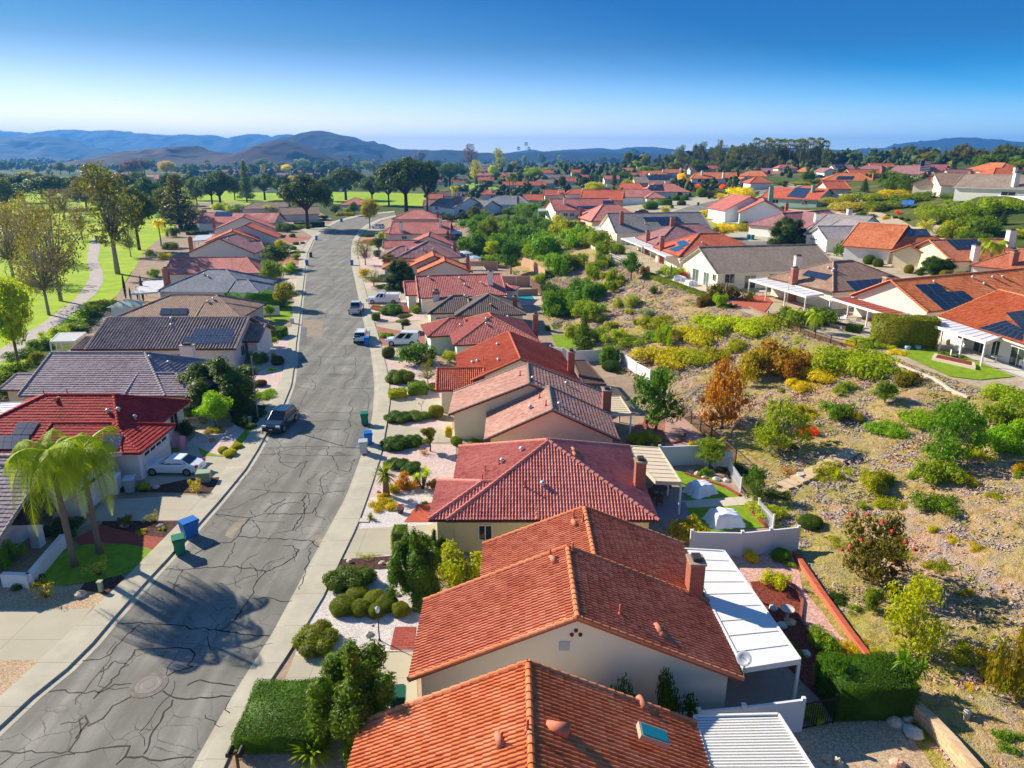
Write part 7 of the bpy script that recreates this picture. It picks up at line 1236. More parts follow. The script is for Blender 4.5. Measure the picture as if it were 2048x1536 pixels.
for x,y,top,c,lab in[(290,350,318,'#5a4a44','bare brownish tree in the left haze'),(258,352,322,'#6a5440','first russet tree in the left haze'),(270,352,318,'#6a5440','second russet tree in the left haze'),(135,345,333,'#34503a','dark round tree in the left haze'),(122,350,322,'#55643a','olive round tree in the left haze'),(335,355,320,'#a59a2c','tall tree with a yellow top, left distance'),(280,352,334,'#93a52c','small lime tree, left distance'),(205,350,334,'#93a52c','lime tree behind the golf trees'),(573,352,328,'#c4c02c','round bright yellow-green tree, centre left'),(586,375,350,'#b5a82c','yellow tree beside the fairway'),(665,345,320,'#3f5a44','grey-blue rounded tree below the dark hill'),(640,345,318,'#34503c','dark tree mass below the dark hill'),(765,358,336,'#3f5a2c','dark tree on the green bank')]:
    plant('tree',x,y,top,(y-top)*1.05,c,label=lab)

def woodland():
    """the far plain and the gaps between the far houses, too many crowns to count"""
    rs=rsd(99);V,Q,off=[],[],0
    zones=[(1500,-10,760,322,340,8),(260,780,1330,320,338,8),(300,1250,2060,312,334,20),(340,850,1500,340,402,13),(160,380,860,345,384,13),(100,1500,2050,336,360,15)]
    for n,x0,x1,y0,y1,hp in zones:
        for i in range(n):
            px,py=rs.uniform(x0,x1),rs.uniform(y0,y1);p=pick(px,py);w=p[1]
            if w>3000:continue
            H=hp*rs.uniform(.5,1.3)*w/FPX;r=H*rs.uniform(.4,.75);m=46;d=rs.normal(0,1,(m,3));d[:,2]=np.abs(d[:,2]);d/=np.linalg.norm(d,axis=1)[:,None]
            pt=p+np.array([0,0,H*.35])+d*np.array([r,r,H*.62])*rs.uniform(.55,1.05,(m,1));v,q=leaves(pt,d,r*.42,rs);V.append(v);Q.append(q+off);off+=len(v)
            v,q=core(p+np.array([0,0,H*.4]),(r*.75,r*.75,H*.5),rs);V.append(v);Q.append(q+off);off+=len(v)
    t=NT('woodland_leaves',.7,.2);g=t.n('NewGeometry').outputs['Random Per Island'];n_=t.noise(t.pos(),.02,4,.7);f=t.math('ADD',t.math('MULTIPLY',g,.3),t.math('MULTIPLY',n_.outputs[0],.75));t.col(t.ramp(f,[(.25,'#23331a'),(.45,'#34481c'),(.6,'#4a5c20'),(.8,'#7a8426')]))
    o=bpy.data.objects.new('distant_woodland',npmesh('distant_woodland',np.vstack(V),np.vstack(Q),t.m));COL.objects.link(o);tag(o,kind='stuff')
woodland()

for k in range(11):plant('euc',1498+k*15+rng.uniform(-5,5),337,282+rng.uniform(0,14),24,['#38462a','#46542e','#2f3c26'][k%3],label='dark tall tree standing among the fan palm belt',group='dark trees among the palm belt')
for x,z,y_,H_,w_ in((2.2,0,25.7,3.3,2.2),(4.6,0,25.7,4.1,2.4),(6.8,0,25.9,4.2,2.2)):
    q_=proj(np.array([x,y_,0.0]));q2=proj(np.array([x,y_,H_]));plant('bush',q_[0],q_[1],q2[1],w_/(y_*CP+25*SP)*FPX,'#2c4a1c',label={2.2:'left dark leafy shrub against the long white gable wall',4.6:'tallest dark leafy shrub against the long white gable wall',6.8:'right dark leafy shrub against the long white gable wall'}[x],base=(x,y_,0.0))

for i,(x,y,tp,wd_,k_,c_)in enumerate([(15,430,352,80,'tree','#4a5a2c'),(85,395,345,70,'pine','#2f4a2c'),(130,440,372,70,'open','#5c5844'),(175,425,352,80,'tree','#5a5e30'),(210,440,360,70,'euc','#5c6038'),(300,430,352,70,'pine','#33502a'),(330,455,372,60,'tree','#46582c'),(340,410,345,60,'pine','#2f4a2c'),(205,395,345,70,'pine','#2c4630'),(280,392,342,60,'tree','#3a5030'),(395,415,352,50,'tree','#46602c'),(20,480,400,90,'open','#625c40'),(165,480,408,60,'open','#645c42'),(70,470,400,80,'open','#585440'),(385,400,345,50,'pine','#2f4a2c'),(570,402,350,50,'pine','#33502c'),(470,400,352,44,'tree','#3a5428'),(655,402,352,50,'tree','#3f5a28'),(745,410,350,60,'pine','#34502c'),(778,412,345,60,'pine','#34502c'),(15,390,345,60,'tree','#2f4a38'),(35,520,440,80,'open','#6e6640')]):
    plant(k_,x,y,tp,wd_,c_,label='layered tree of the golf course grove, '+['olive','dark','rusty','leafy','tall','broad'][i%6]+' crown among its neighbours',group='trees of the golf course grove')

scatter(18,1385,1665,333,338,42,['#33402a','#3c4a2c','#46542e'],'tall dark tree packed into the belt behind the upper houses',wf=.62)
scatter(12,1780,2050,322,332,34,['#3a4a26','#46562a','#5a5a30'],'tall tree rising from the dark skyline wood at the far right',wf=.9)

scatter(20,935,1120,455,545,34,['#4c7a26','#5a8428','#3f6a22','#6a8a2c'],'leafy bush of the dense green belt between the back yards and the crest',kind='bush',wf=1.5)
scatter(12,1080,1240,540,640,30,['#4c7a26','#5f8a28','#3f6a22','#7a8f30'],'rounded wild bush on the lower part of the valley slope',kind='bush',wf=1.5)
scatter(14,940,1120,430,470,30,['#3c6422','#4c7426','#5f7f2a'],'tall garden tree of the green belt before the blue-grey hip roof',kind='shrubtree',wf=1.2)
scatter(16,1560,1800,690,800,16,['#8aa02c','#a3a834','#6f8f2a'],'yellow-green mat plant under the crest corner',kind='low',wf=3.0)

scatter(24,1560,2045,760,1320,12,['#6f7f2c','#8a8f38','#7a8a30','#a09a50'],'flat mat of green ground cover on the dry right slope',kind='low',wf=5)
scatter(18,1480,2045,345,440,12,['#4f6a26','#6a8a2c','#3f5a22','#7f8f30'],'hedge or bush between the upper right houses',kind='bush',wf=1.6)
# ================================================================== VEHICLES
TYRE=plain('#1b1b1c',.85,name='tyre');RIM=plain('#9a9da2',.35,.7,name='rim');DGL=glass('#11161c');CHR=plain('#b9bcc0',.25,.8,name='chrome');BLK=plain('#202124',.5,name='black_plastic')
LAMPW=plain('#e8ecef',.15,name='headlight_glass');LAMPR=plain('#a01818',.2,name='taillight_glass')
def vehicle(kind,pos,yaw,color,label,name='parked_car',cat='car',group='parked vehicles'):
    """built nose toward +x, rotated by yaw"""
    spec={  # L, W, body profile (x, z) top line, cabin profile
     'sedan':(4.6,1.76,[(-2.3,.55),(-2.28,.86),(-1.75,.98),(-1.3,1.0),(1.0,.92),(1.9,.78),(2.25,.62),(2.3,.42)],[(-1.75,.96),(-.95,1.40),(.15,1.44),(1.05,.92)]),
     'suv':(4.7,1.88,[(-2.35,.55),(-2.33,1.0),(-1.9,1.08),(1.1,1.05),(2.0,.98),(2.3,.78),(2.35,.45)],[(-2.2,1.05),(-1.85,1.62),(.2,1.70),(1.15,1.05)]),
     'pickup':(5.6,1.98,[(-2.8,.6),(-2.8,1.12),(-.75,1.12),(1.35,1.12),(2.5,1.05),(2.78,.8),(2.8,.5)],[(-.85,1.10),(-.7,1.80),(.6,1.82),(1.35,1.10)]),
     'van':(4.6,1.82,[(-2.3,.5),(-2.3,1.05),(1.0,1.05),(2.0,.98),(2.25,.75),(2.3,.45)],[(-2.28,1.03),(-2.2,1.92),(.1,1.98),(1.35,1.02)]),
     'utility':(6.0,2.05,[(-3.0,.6),(-3.0,1.0),(-.4,1.05),(1.6,1.12),(2.7,1.05),(2.95,.8),(3.0,.5)],[(-.3,1.05),(-.2,1.85),(.8,1.87),(1.55,1.10)])}[kind]
    L,Wd,prof,cab=spec;root=empty(name,pos,label,cat,group,yaw);paint=carpaint(color)
    def loft(sections,mat,nm,par,smooth=True):
        v,f=[],[];n=len(sections[0])
        for s in sections:v+=s
        for i in range(len(sections)-1):
            for j in range(n):f.append((i*n+j,i*n+(j+1)%n,(i+1)*n+(j+1)%n,(i+1)*n+j))
        f+=[tuple(range(n)),tuple(range(len(v)-1,len(v)-n-1,-1))]
        mb=MB();mb.add(v,f);o=mb.build(nm,mat,par,smooth=False)
        bv=o.modifiers.new('bevel','BEVEL');bv.width=.06;bv.segments=2;bv.limit_method='ANGLE';bv.angle_limit=R(28)
        bm=bmesh.new();bm.from_mesh(o.data);bmesh.ops.recalc_face_normals(bm,faces=bm.faces);bm.to_mesh(o.data);bm.free();return o
    secs=[]
    xs=sorted(set([p[0]for p in prof]));
    for x in xs:
        zt=np.interp(x,[p[0]for p in prof],[p[1]for p in prof])if x>prof[0][0]else prof[1][1]
        e=1-.10*(abs(x)/(L/2))**4;w=Wd/2*e;z0=.28 if abs(x)<L/2-.3 else .36
        secs.append([(x,-w*.96,z0),(x,w*.96,z0),(x,w,z0+.22),(x,w*.985,zt-.12),(x,w*.86,zt),(x,-w*.86,zt),(x,-w*.985,zt-.12),(x,-w,z0+.22)])
    body=loft(secs,paint,'body',root)
    cs=[];
    for x,z in cab:
        w=Wd/2*(.86 if z<1.2 else(.84 if kind in('van',)else .72));zb=min(z,1.12)-.05
        cs.append([(x,-Wd/2*.86,zb),(x,Wd/2*.86,zb),(x,w,z),(x,-w,z)])
    cabm=loft(cs,paint,'cabin',root)
    # side windows, windscreen, rear window as glass sheets just proud of the cabin
    (xa,za),(xb,zb),(xc,zc),(xd,zd)=cab;wt=Wd/2*(.84 if kind=='van' else .72);wb=Wd/2*.86
    for sgn in(-1,1):
        segs=[(.06,.49),(.53,.94)]if kind not in('van','pickup','utility')else([(.62,.94)]if kind=='van' else[(.1,.55),(.58,.92)])
        if kind=='van':segs=[(.30,.56),(.60,.93)]
        for a,b in segs:
            lo=lambda t:xa+(xd-xa)*t;hi=lambda t:xb+(xc-xb)*min(max((t-.12)/.76,0),1);mb=MB();zl,zh=max(za,zd)+.07,zb-.1
            zz=lambda z:wb+(wt-wb)*(z-za)/(zb-za)+.012
            bl,br=lo(a),lo(b);tl,tr=max(hi(a),xb+.12),min(hi(b),xc+.05)
            mb.add([(bl+.12,sgn*zz(zl),zl),(br-.1,sgn*zz(zl),zl),(tr,sgn*zz(zh),zh),(tl,sgn*zz(zh),zh)],[(0,1,2,3)if sgn<0 else(3,2,1,0)]);mb.build('side_window',DGL,root)
    for(x0,z0_),(x1,z1),nm in(((xd,zd),(xc,zc),'windscreen'),((xa,za),(xb,zb),'rear_window')):
        d=np.array([x1-x0,z1-z0_]);n_=np.array([-d[1],d[0]])/np.linalg.norm(d);n_=n_ if n_[1]>0 else-n_;mb=MB()
        p=lambda t:np.array([x0,z0_])+d*t+n_*.02
        q=[p(.1),p(.9)];wl,wh=(wb+(wt-wb)*.1)*.93,(wb+(wt-wb)*.9)*.93
        mb.add([(q[0][0],-wl,q[0][1]),(q[0][0],wl,q[0][1]),(q[1][0],wh,q[1][1]),(q[1][0],-wh,q[1][1])],[(0,1,2,3)]);mb.build(nm,DGL,root)
    r=.34 if kind in('sedan',)else .38
    for x in(-L*.31,L*.31):
        for y in(-1,1):
            wh=MB();wh.tube([(0,-.11,0),(0,.11,0)],[r,r],18);w_=wh.build('wheel',TYRE,root);w_.location=(x,y*(Wd/2-.10),r)
            rm=MB();rm.tube([(0,y*.10,0),(0,y*.125,0)],[r*.66,r*.6],14);rm.build('rim',RIM,w_)
    for y in(-1,1):
        hl=MB();hl.box(L/2-.12,L/2+.01,y*Wd*.36-.2,y*Wd*.36+.2,.62 if kind=='sedan' else .74,.76 if kind=='sedan' else .92);hl.build('headlight',LAMPW,root)
        tl=MB();tl.box(-L/2-.015,-L/2+.15,y*Wd*.40-.12,y*Wd*.40+.12,.72,.94);tl.build('taillight',LAMPR,root)
        mr_=MB();mr_.box(cab[3][0]-.35,cab[3][0]-.18,y*(Wd/2+.02)-.02-(.12 if y<0 else 0),y*(Wd/2+.02)+.02+(.12 if y>0 else 0),.98,1.14);mr_.build('wing_mirror',paint,root)
    gb=MB();gb.box(L/2-.1,L/2+.02,-Wd*.26,Wd*.26,.5,.72);gb.build('grille',BLK,root)
    for x,s in((L/2-.08,1),(-L/2+.08,-1)):
        bp=MB();bp.box(min(x,x+s*.12),max(x,x+s*.12),-Wd*.45,Wd*.45,.33,.5);bp.build('bumper',BLK if kind=='suv' else CHR if kind in('pickup','utility')else paint,root)
        lp=MB();lp.box(min(x+s*.12,x+s*.135),max(x+s*.12,x+s*.135),-.16,.16,.52,.62);lp.build('number_plate',plain('#d8dade',.4,name='plate'),root)
    if kind=='suv':
        for y in(-1,1):rr_=MB();rr_.tube([(-1.6,y*.62,1.70),(.1,y*.62,1.78)],[.025,.025],6);rr_.build('roof_rail',CHR,root)
    if kind=='pickup':
        bed=MB();bed.box(-2.7,-.95,-.78,.78,1.135,1.15);bed.build('truck_bed',BLK,root)
    if kind=='utility':
        bx_=MB();bx_.box(-2.95,-.45,-1.02,1.02,1.0,1.75);u=bx_.build('service_box',plain('#eef0f0',.4,name='white_box'),root)
        for k in range(3):d_=MB();d_.box(-2.85+k*.8,-2.15+k*.8,-1.04,-1.021,1.05,1.68);d_.build('locker_door',plain('#dfe2e4',.4,name='locker'),u)
        lad=MB()
        for y in(-.55,.15):lad.tube([(-2.9,y,2.0),(1.2,y,2.08)],[.03,.03],6)
        for k in range(10):lad.tube([(-2.7+k*.42,-.55,2.01+k*.008),(-2.7+k*.42,.15,2.01+k*.008)],[.02,.02],5)
        for x in(-2.6,-.6):lad.tube([(x,-.8,1.7),(x,-.8,1.96),(x,.8,1.96),(x,.8,1.7)],[.025]*4,6)
        lad.build('ladder_rack',CHR,root)
    if kind=='van':
        em=MB();em.lathe([(.17,0),(.17,.01),(.12,.01),(.12,0)],16);e_=em.build('blue_emblem',plain('#2b6aa8',.4,name='emblem_blue'),root);e_.rotation_euler=(R(90),0,0);e_.location=(-1.6,-.84*.97-.0,1.35)
    return root
def at(px,py):p=pick(px,py);p[2]+=.02;return p
vehicle('suv',at(563,853),R(-96),'#1b2a3a','dark navy SUV parked at the left kerb with its nose to the viewer')
vehicle('sedan',at(350,944),R(178),'#eef1f4','white sedan parked across the driveway of the crimson-roofed house')
vehicle('pickup',at(713,624),R(93),'#d4d8dc','silver-white pickup seen from behind at the right kerb',cat='pickup truck',name='pickup_truck')
vehicle('suv',at(724,681),R(94),'#eceff0','white hatchback seen from behind, parked above the green and blue bins')
vehicle('van',at(806,690),R(178),'#f0f2f2','white panel van with blue emblem on the right-hand drive',cat='van',name='parked_van')
vehicle('utility',at(768,606),R(180),'#f2f3f3','white utility truck with ladder rack beside the long red house',cat='utility truck',name='utility_truck')
vehicle('sedan',at(512,652),R(0),'#b01c24','bright red car half hidden behind the clipped hedge, left side')
vehicle('suv',at(756,457),R(160),'#e8ebee','white car parked beside the tall street tree at the bend')
vehicle('sedan',at(766,513),R(178),'#e8ecee','white car behind the small dark ball tree')
vehicle('sedan',at(764,563),R(178),'#3a3d40','dark car glimpsed behind the round olive tree')
vehicle('sedan',at(1627,511),R(-20),'#a01a2a','cherry-red car on the second street, left of the burgundy one')
vehicle('suv',at(1712,517),R(175),'#5a1a2c','burgundy SUV on the second street drive')
vehicle('sedan',at(1803,525),R(-100),'#6f86b8','pale blue car inside the open carport')
vehicle('sedan',at(1598,484),R(10),'#f0f2f4','white car at the pale blue garage front')
vehicle('sedan',at(1283,427),R(170),'#20242c','black car by the clipped hedge near the grey gabled house')
vehicle('sedan',at(1638,356),R(180),'#2a5aa8','bright blue car at the orange-roofed house on the skyline street')
# ================================================================== BINS
def bin_(px,py,color,label,yaw=0.0,tip=0.0,wide=1.0,lid=None):
    p=at(px,py);root=empty('wheelie_bin',p,label,'bin','wheelie bins',yaw);m=plain(color,.45,name='bin_plastic');mb=MB();h=1.0
    w0,w1=.24*wide,.31*wide
    v=[(-w0,-.24,.06),(w0,-.24,.06),(w0,.24,.06),(-w0,.24,.06),(-w1,-.32,h),(w1,-.32,h),(w1,.32,h),(-w1,.32,h)]
    mb.add(v,[(3,2,1,0),(4,5,6,7),(0,1,5,4),(1,2,6,5),(2,3,7,6),(3,0,4,7)]);mb.box(-w1-.03,w1+.03,-.35,.35,h-.09,h-.03);mb.build('body',m,root)
    ld=MB();ld.add([(-w1-.03,-.37,h),(w1+.03,-.37,h),(w1+.03,.36,h),(-w1-.03,.36,h),(-w1,-.33,h+.06),(w1,-.33,h+.06),(w1,.3,h+.11),(-w1,.3,h+.11)],[(3,2,1,0),(4,5,6,7),(0,1,5,4),(1,2,6,5),(2,3,7,6),(3,0,4,7)]);ld.build('lid',plain(lid,.45,name='bin_lid')if lid else m,root)
    hb=MB();hb.tube([(-w1*.8,.34,h),(-w1*.8,.43,h+.03),(w1*.8,.43,h+.03),(w1*.8,.34,h)],[.02]*4,6);hb.build('handle',m,root)
    for s in(-1,1):wb_=MB();wb_.tube([(s*(w1-.05)-.03,.3,.13),(s*(w1-.05)+.03,.3,.13)],[.13,.13],12);wb_.build('wheel',TYRE,root)
    root.rotation_euler=(tip,0,yaw);root.scale=(1.18,)*3;return root
BL,GNB='#1e6fc4','#0f7a58'
for a in[(361,1108,GNB,'green bin on the left kerb, lid closed, below the blue one',.5),(381,1073,BL,'blue bin on the left kerb above the green one',.9),(730,850,GNB,'green bin alone at the right kerb beside the clipped mass',.2),(737,890,BL,'blue bin at the right kerb above the pale grey one',.3),(728,908,'#b9bfc4','pale grey-white bin at the right kerb beside the blue one',.2),(716,688,'#0f6e5c','dark green bin behind the white hatchback',.1),(734,692,BL,'blue bin behind the white hatchback',.2),(704,531,BL,'blue bin on the outer right kerb of the curve',.3),(614,531,BL,'blue bin on the left kerb, nearer one past the mauve house',.2),(622,515,'#1f4a34','small dark green bin beyond the far left pavement',.2),(633,480,BL,'leaning blue bin below the tree shadow on the road',.4),(683,444,BL,'blue bins at the bend by the far light pole',.2),(262,985,'#9aa6b4','blue-grey bin with pale lid by the white garage pillar',.2),(797,1428,'#0d5a46','dark green bin tucked against the terracotta house wall',.1),(1396,412,'#14684a','dark green bin on the upper street kerb',.2),(1442,416,BL,'blue bin by the lime tree on the upper street',.2),(1497,480,'#2a8ac0','light blue bin on the lower part of the upper street',.2),(1504,481,'#0f7a6c','teal bin beside the light blue one',.2),(1470,389,GNB,'small green bin at the lime tree by the road curve',.1)]:bin_(a[0],a[1],a[2],a[3],a[4],wide=1.5 if a[0]in(381,683)else 1.0,lid='#c9d0d6' if a[0]==262 else None)
# ================================================================== POLES, LAMPS, FLAGS
GREYM=plain('#8f9390',.5,.4,name='galvanised_steel');IRON=plain('#1c1c1e',.5,.3,name='black_iron')
def street_lamp(bx,by,top,armdx,label,r=.09):
    b=at(bx,by);d=ray(bx,top);H=CAMZ+d[2]*b[1]/d[1]-b[2];root=empty('street_lamp',b,label,'street lamp','street lamps');mb=MB();mb.tube([(0,0,0),(0,0,H)],[r,r*.6],8);mb.build('pole',plain('#8a8578',.8,name='concrete_pole'),root)
    am=MB();am.tube([(0,0,H-.3),(armdx*.15,0,H+.35),(armdx*.5,0,H+.6),(armdx,0,H+.68)],[.05,.045,.04,.035],6);am.build('arm',GREYM,root)
    hd=MB();s=1 if armdx>0 else-1;hd.add([(armdx-.1*s,-.14,H+.62),(armdx+.7*s,-.12,H+.64),(armdx+.7*s,.12,H+.64),(armdx-.1*s,.14,H+.62),(armdx,-.1,H+.78),(armdx+.6*s,-.08,H+.76),(armdx+.6*s,.08,H+.76),(armdx,.1,H+.78)],[(3,2,1,0),(4,5,6,7),(0,1,5,4),(1,2,6,5),(2,3,7,6),(3,0,4,7)]);hd.build('lamp_head',plain('#c4c8c6',.4,name='lamp_shell'),root)
street_lamp(517,843,712,1.9,'tall street lamp with curved arm on the left pavement by the navy SUV')
street_lamp(677,433,400,1.8,'slim street lamp at the bend beside the blue bins')
street_lamp(1290,432,378,2.6,'street lamp beside the clipped hedge on the cul-de-sac',.12)
street_lamp(1497,376,340,3.0,'street lamp at the bright orange house on the upper road',.14)
street_lamp(1183,372,352,2.0,'small far street lamp in front of the dark conifers',.14)
def flagpole(bx,by,top,label,flag=None,fw=1.5,fh=.9):
    b=at(bx,by);d=ray(bx,top);H=CAMZ+d[2]*b[1]/d[1]-b[2];root=empty('flag_pole',b,label,'flag pole','flag poles');mb=MB();mb.tube([(0,0,0),(0,0,H)],[.05,.035],8);mb.lathe([(.03,H),(.07,H+.05),(.02,H+.12)],8);mb.build('pole',plain('#d8dadb',.4,.3,name='white_pole'),root)
    if flag:
        fb=MB();n=8;v=[(.04+fw*i/n*(.75 if flag=='us' else 1),.12*math.sin(i*1.1)*i/n,H-.1-fh*j/13-.25*(i/n)**1.5)for j in range(14)for i in range(n+1)];fcs,mi=[],[]
        mb=MB();mb.add(v,[])
        for j in range(13):
            for i in range(n):
                f=(j*(n+1)+i,j*(n+1)+i+1,(j+1)*(n+1)+i+1,(j+1)*(n+1)+i);m=(2 if(j<7 and i<3)else j%2)if flag=='us' else 0
                mb.f.append(f);mb.mi.append(m);mb.uv.append(None)
        mb.build('flag',[plain('#b22234',.8,name='flag_red')if flag=='us' else plain('#e0a0b4',.8,name='flag_pink'),plain('#f0eeea',.8,name='flag_white'),plain('#2c3a6e',.8,name='flag_blue')],root)
    return root
flagpole(513,676,652,'striped flag on a short pole beside the rounded bush, left gardens','us',1.3,1.9)
flagpole(347,900,866,'pink garden flag at the crimson-roofed house entrance','pink',1.2,1.5)
flagpole(1833,378,320,'tall flag pole with striped flag above the upper bank','us',4.5,3.4)
flagpole(1571,628,556,'bare white flag pole beside the brick terrace')
def lamp_post(bx,by,h,label,heads=1):
    b=at(bx,by);root=empty('garden_lamp',b,label,'garden lamp','garden lamps');mb=MB();mb.tube([(0,0,0),(0,0,h)],[.035,.03],8);mb.lathe([(.09,0),(.07,.08),(.03,.14)],10);mb.build('post',IRON,root)
    for k in range(heads):
        x=0 if heads==1 else(k-.5)*.5;hb=MB()
        if heads>1:hb.tube([(0,0,h-.1),(x,0,h)],[.02,.02],6)
        hb.lathe([(.03,h),(.1,h+.05),(.12,h+.28),(.14,h+.3),(.02,h+.42)],8,c=(x,0,0));hb.build('lantern',[plain('#cfd4d8',.2,name='lantern_glass')],root)
lamp_post(759,1282,1.75,'thin black garden lamp in the white gravel by the clipped domes');lamp_post(1802,692,2.3,'twin-headed white lantern post before the tall boxy hedge',2);lamp_post(1710,508,1.6,'garden lamp between the second-street drives')
# mailbox
b=at(478,1545);root=empty('mailbox',b,'black double mailbox on a wooden post at the bottom beside the hedge','mailbox');mb=MB();mb.box(-.05,.05,-.05,.05,0,1.15);mb.box(-.45,.45,-.04,.04,.92,1.0);mb.build('post',plain('#6e4a34',.8,name='brown_wood'),root)
for x in(-.26,.2):
    mb=MB();mb.box(-.1,.1,-.24,.24,0,.12)
    n=8;v=[(.1*math.cos(math.pi*i/n),s,.12+.1*math.sin(math.pi*i/n))for s in(-.24,.24)for i in range(n+1)];mb.add(v,[(i,i+n+1,i+n+2,i+1)for i in range(n)]+[tuple(range(n+1)),tuple(range(2*n+1,n,-1))]);o=mb.build('letter_box',IRON,root);o.location=(x,0,1.0)
# closed umbrellas, round parasols
def parasol(bx,by,h,col,label,open_=False,r=1.5):
    b=at(bx,by);root=empty('patio_umbrella',b,label,'umbrella','patio umbrellas');mb=MB();mb.tube([(0,0,0),(0,0,h)],[.03,.03],8);mb.lathe([(.25,0),(.25,.06),(.05,.1)],12);mb.build('pole',GREYM,root)
    cb=MB()
    if open_:cb.lathe([(r,h-.55),(r*.98,h-.5),(r*.5,h-.18),(.1,h+.0),(.02,h+.08)],8)
    else:cb.lathe([(.05,h*.38),(.2,h*.42),(.17,h*.7),(.08,h*.95),(.02,h+.05)],10)
    cb.build('canopy',plain(col,.8,name='canvas'),root)
parasol(1341,562,2.7,'#5f6a86','closed slate-blue patio umbrella by the covered table');parasol(1451,600,2.6,'#8a7f8a','closed mauve-grey patio umbrella at the brick terrace');parasol(930,523,2.6,'#c8d6e6','left open pale blue parasol behind the speckled roof',True,2.0);parasol(948,533,2.6,'#a8c6e0','right open light blue parasol behind the speckled roof',True,2.0);parasol(1222,534,2.4,'#5a7ab4','closed blue umbrella under the white patio roof')
# ================================================================== FENCES AND WALLS
def run(name,pts,h,mat,label,cat,th=.12,post=2.4,pw=.16,ph=.12,pmat=None,style='panel',step_top=None,rail=None,px=True,z=None):
    W=[np.array([*(pick(*q)if px else q)][:3],float)if px else np.array([q[0],q[1],land(*q)])for q in pts];org=W[0].copy();root=empty(name,org,label,cat)
    for a,b in zip(W[:-1],W[1:]):
        L=np.linalg.norm((b-a)[:2]);n=max(1,round(L/post))
        for k in range(n):
            p,q=a+(b-a)*k/n,a+(b-a)*(k+1)/n;d=(q-p)/(np.linalg.norm((q-p)[:2])+1e-9);s=np.array([-d[1],d[0],0]);s/=np.linalg.norm(s);zz=max(land(p[0],p[1]),land(q[0],q[1]))
            def slab(z0,z1,t,mb,p=p,q=q,s=s):
                lo=[p-s*t,q-s*t,q+s*t,p+s*t];mb.add([x+np.array([0,0,z0])for x in lo]+[x+np.array([0,0,z1])for x in lo],[(3,2,1,0),(4,5,6,7),(0,1,5,4),(1,2,6,5),(2,3,7,6),(3,0,4,7)])
            mb=MB()
            if style=='panel':slab(-.4,h,th/2,mb)
            elif style=='rails':
                for zz_ in(.35,.75,1.05):slab(zz_*h,zz_*h+.09,.03,mb)
            elif style=='bars':
                slab(h-.05,h,.02,mb);slab(.12,.16,.02,mb);m=max(2,int(L/n/.12))
                for i in range(m):c=p+(q-p)*(i+.5)/m;mb.box(c[0]-.01,c[0]+.01,c[1]-.01,c[1]+.01,c[2]+.1,c[2]+h)
            elif style=='picket':
                slab(h*.75,h*.75+.08,.02,mb);slab(.25,.33,.02,mb);m=max(2,int(L/n/.16))
                for i in range(m):c=p+(q-p)*(i+.5)/m;mb.box(c[0]-.045,c[0]+.045,c[1]-.02,c[1]+.02,c[2]+.05,c[2]+h)
            mb.build('panel' if style in('panel','bars','picket')else 'rail',mat,root,org)
            if pw:
                pb=MB();pb.box(p[0]-pw/2,p[0]+pw/2,p[1]-pw/2,p[1]+pw/2,p[2]-.4,p[2]+h+ph);pb.box(p[0]-pw/2-.025,p[0]+pw/2+.025,p[1]-pw/2-.025,p[1]+pw/2+.025,p[2]+h+ph,p[2]+h+ph+.05);pb.build('post',pmat or mat,root,org)
        if pw and b is W[-1]:q=b;pb=MB();pb.box(q[0]-pw/2,q[0]+pw/2,q[1]-pw/2,q[1]+pw/2,q[2]-.4,q[2]+h+ph);pb.build('post',pmat or mat,root,org)
    return root
VINYL=plain('#dfe0e4',.5,name='white_vinyl');TAN=plaster('#c9a084');BRN=plain('#6a4a3a',.85,name='brown_boards');BLOCK=brick('#d8bc98','#c4a27c','#8c7458',.45,.22)
F='fence'
run('vinyl_fence',[(1300,1496),(1480,1478),(1598,1462)],1.75,VINYL,'white solid vinyl fence behind the slatted pergola at the bottom',F)
run('vinyl_fence',[(1380,1110),(1480,1112),(1592,1100)],1.7,VINYL,'white solid vinyl fence below the covered garden furniture',F)
run('vinyl_fence',[(1317,932),(1397,929),(1460,945)],1.75,plaster('#cfd6d8'),'pale grey back wall above the twin turf squares',F,post=4)
run('vinyl_fence',[(1100,715),(1150,725),(1200,722)],1.5,VINYL,'white fence across the yard with the slim conifer',F)
run('garden_wall',[(1236,722),(1273,750),(1300,765)],1.5,plaster('#e4e4e2'),'short white garden wall running down by the dark clipped ball','wall',post=4)
run('iron_fence',[(1600,1462),(1665,1448),(1672,1432)],1.5,IRON,'black iron fence behind the pale flowering bush',F,style='bars',pw=.06,th=.03)
run('picket_fence',[(1457,948),(1481,985)],1.2,VINYL,'upper piece of white picket fence at the foot of the slope',F,style='picket',pw=.1)
run('picket_fence',[(1515,1030),(1545,1062)],1.2,VINYL,'lower piece of white picket fence beside the upright shrub tree',F,style='picket',pw=.1)
run('board_fence',[(1364,835),(1400,865),(1445,905),(1470,930)],1.3,BRN,'dark brown fence at the back of the curved-bed yard',F,style='bars',pw=.1)
run('board_fence',[(940,540),(995,540)],2.0,TAN,'tan panel fence behind the orange double gable',F,pmat=plaster('#e0c8b0'),post=3)
run('board_fence',[(1005,572),(1060,572)],2.0,TAN,'tan panel fence between the pool and the clipped column tree',F,pmat=plaster('#e8d8c4'),post=3)
run('board_fence',[(1034,530),(1060,538),(1090,560)],2.2,TAN,'terracotta fence climbing at the foot of the bushy slope',F,pmat=plaster('#e8d8c4'),post=3)
run('board_fence',[(1064,578),(1085,592),(1108,612)],1.8,BRN,'dark board fence beside the swimming pool',F,post=2)
run('garden_wall',[(1020,592),(1075,590)],1.2,TAN,'low tan wall behind the pool','wall',post=5)
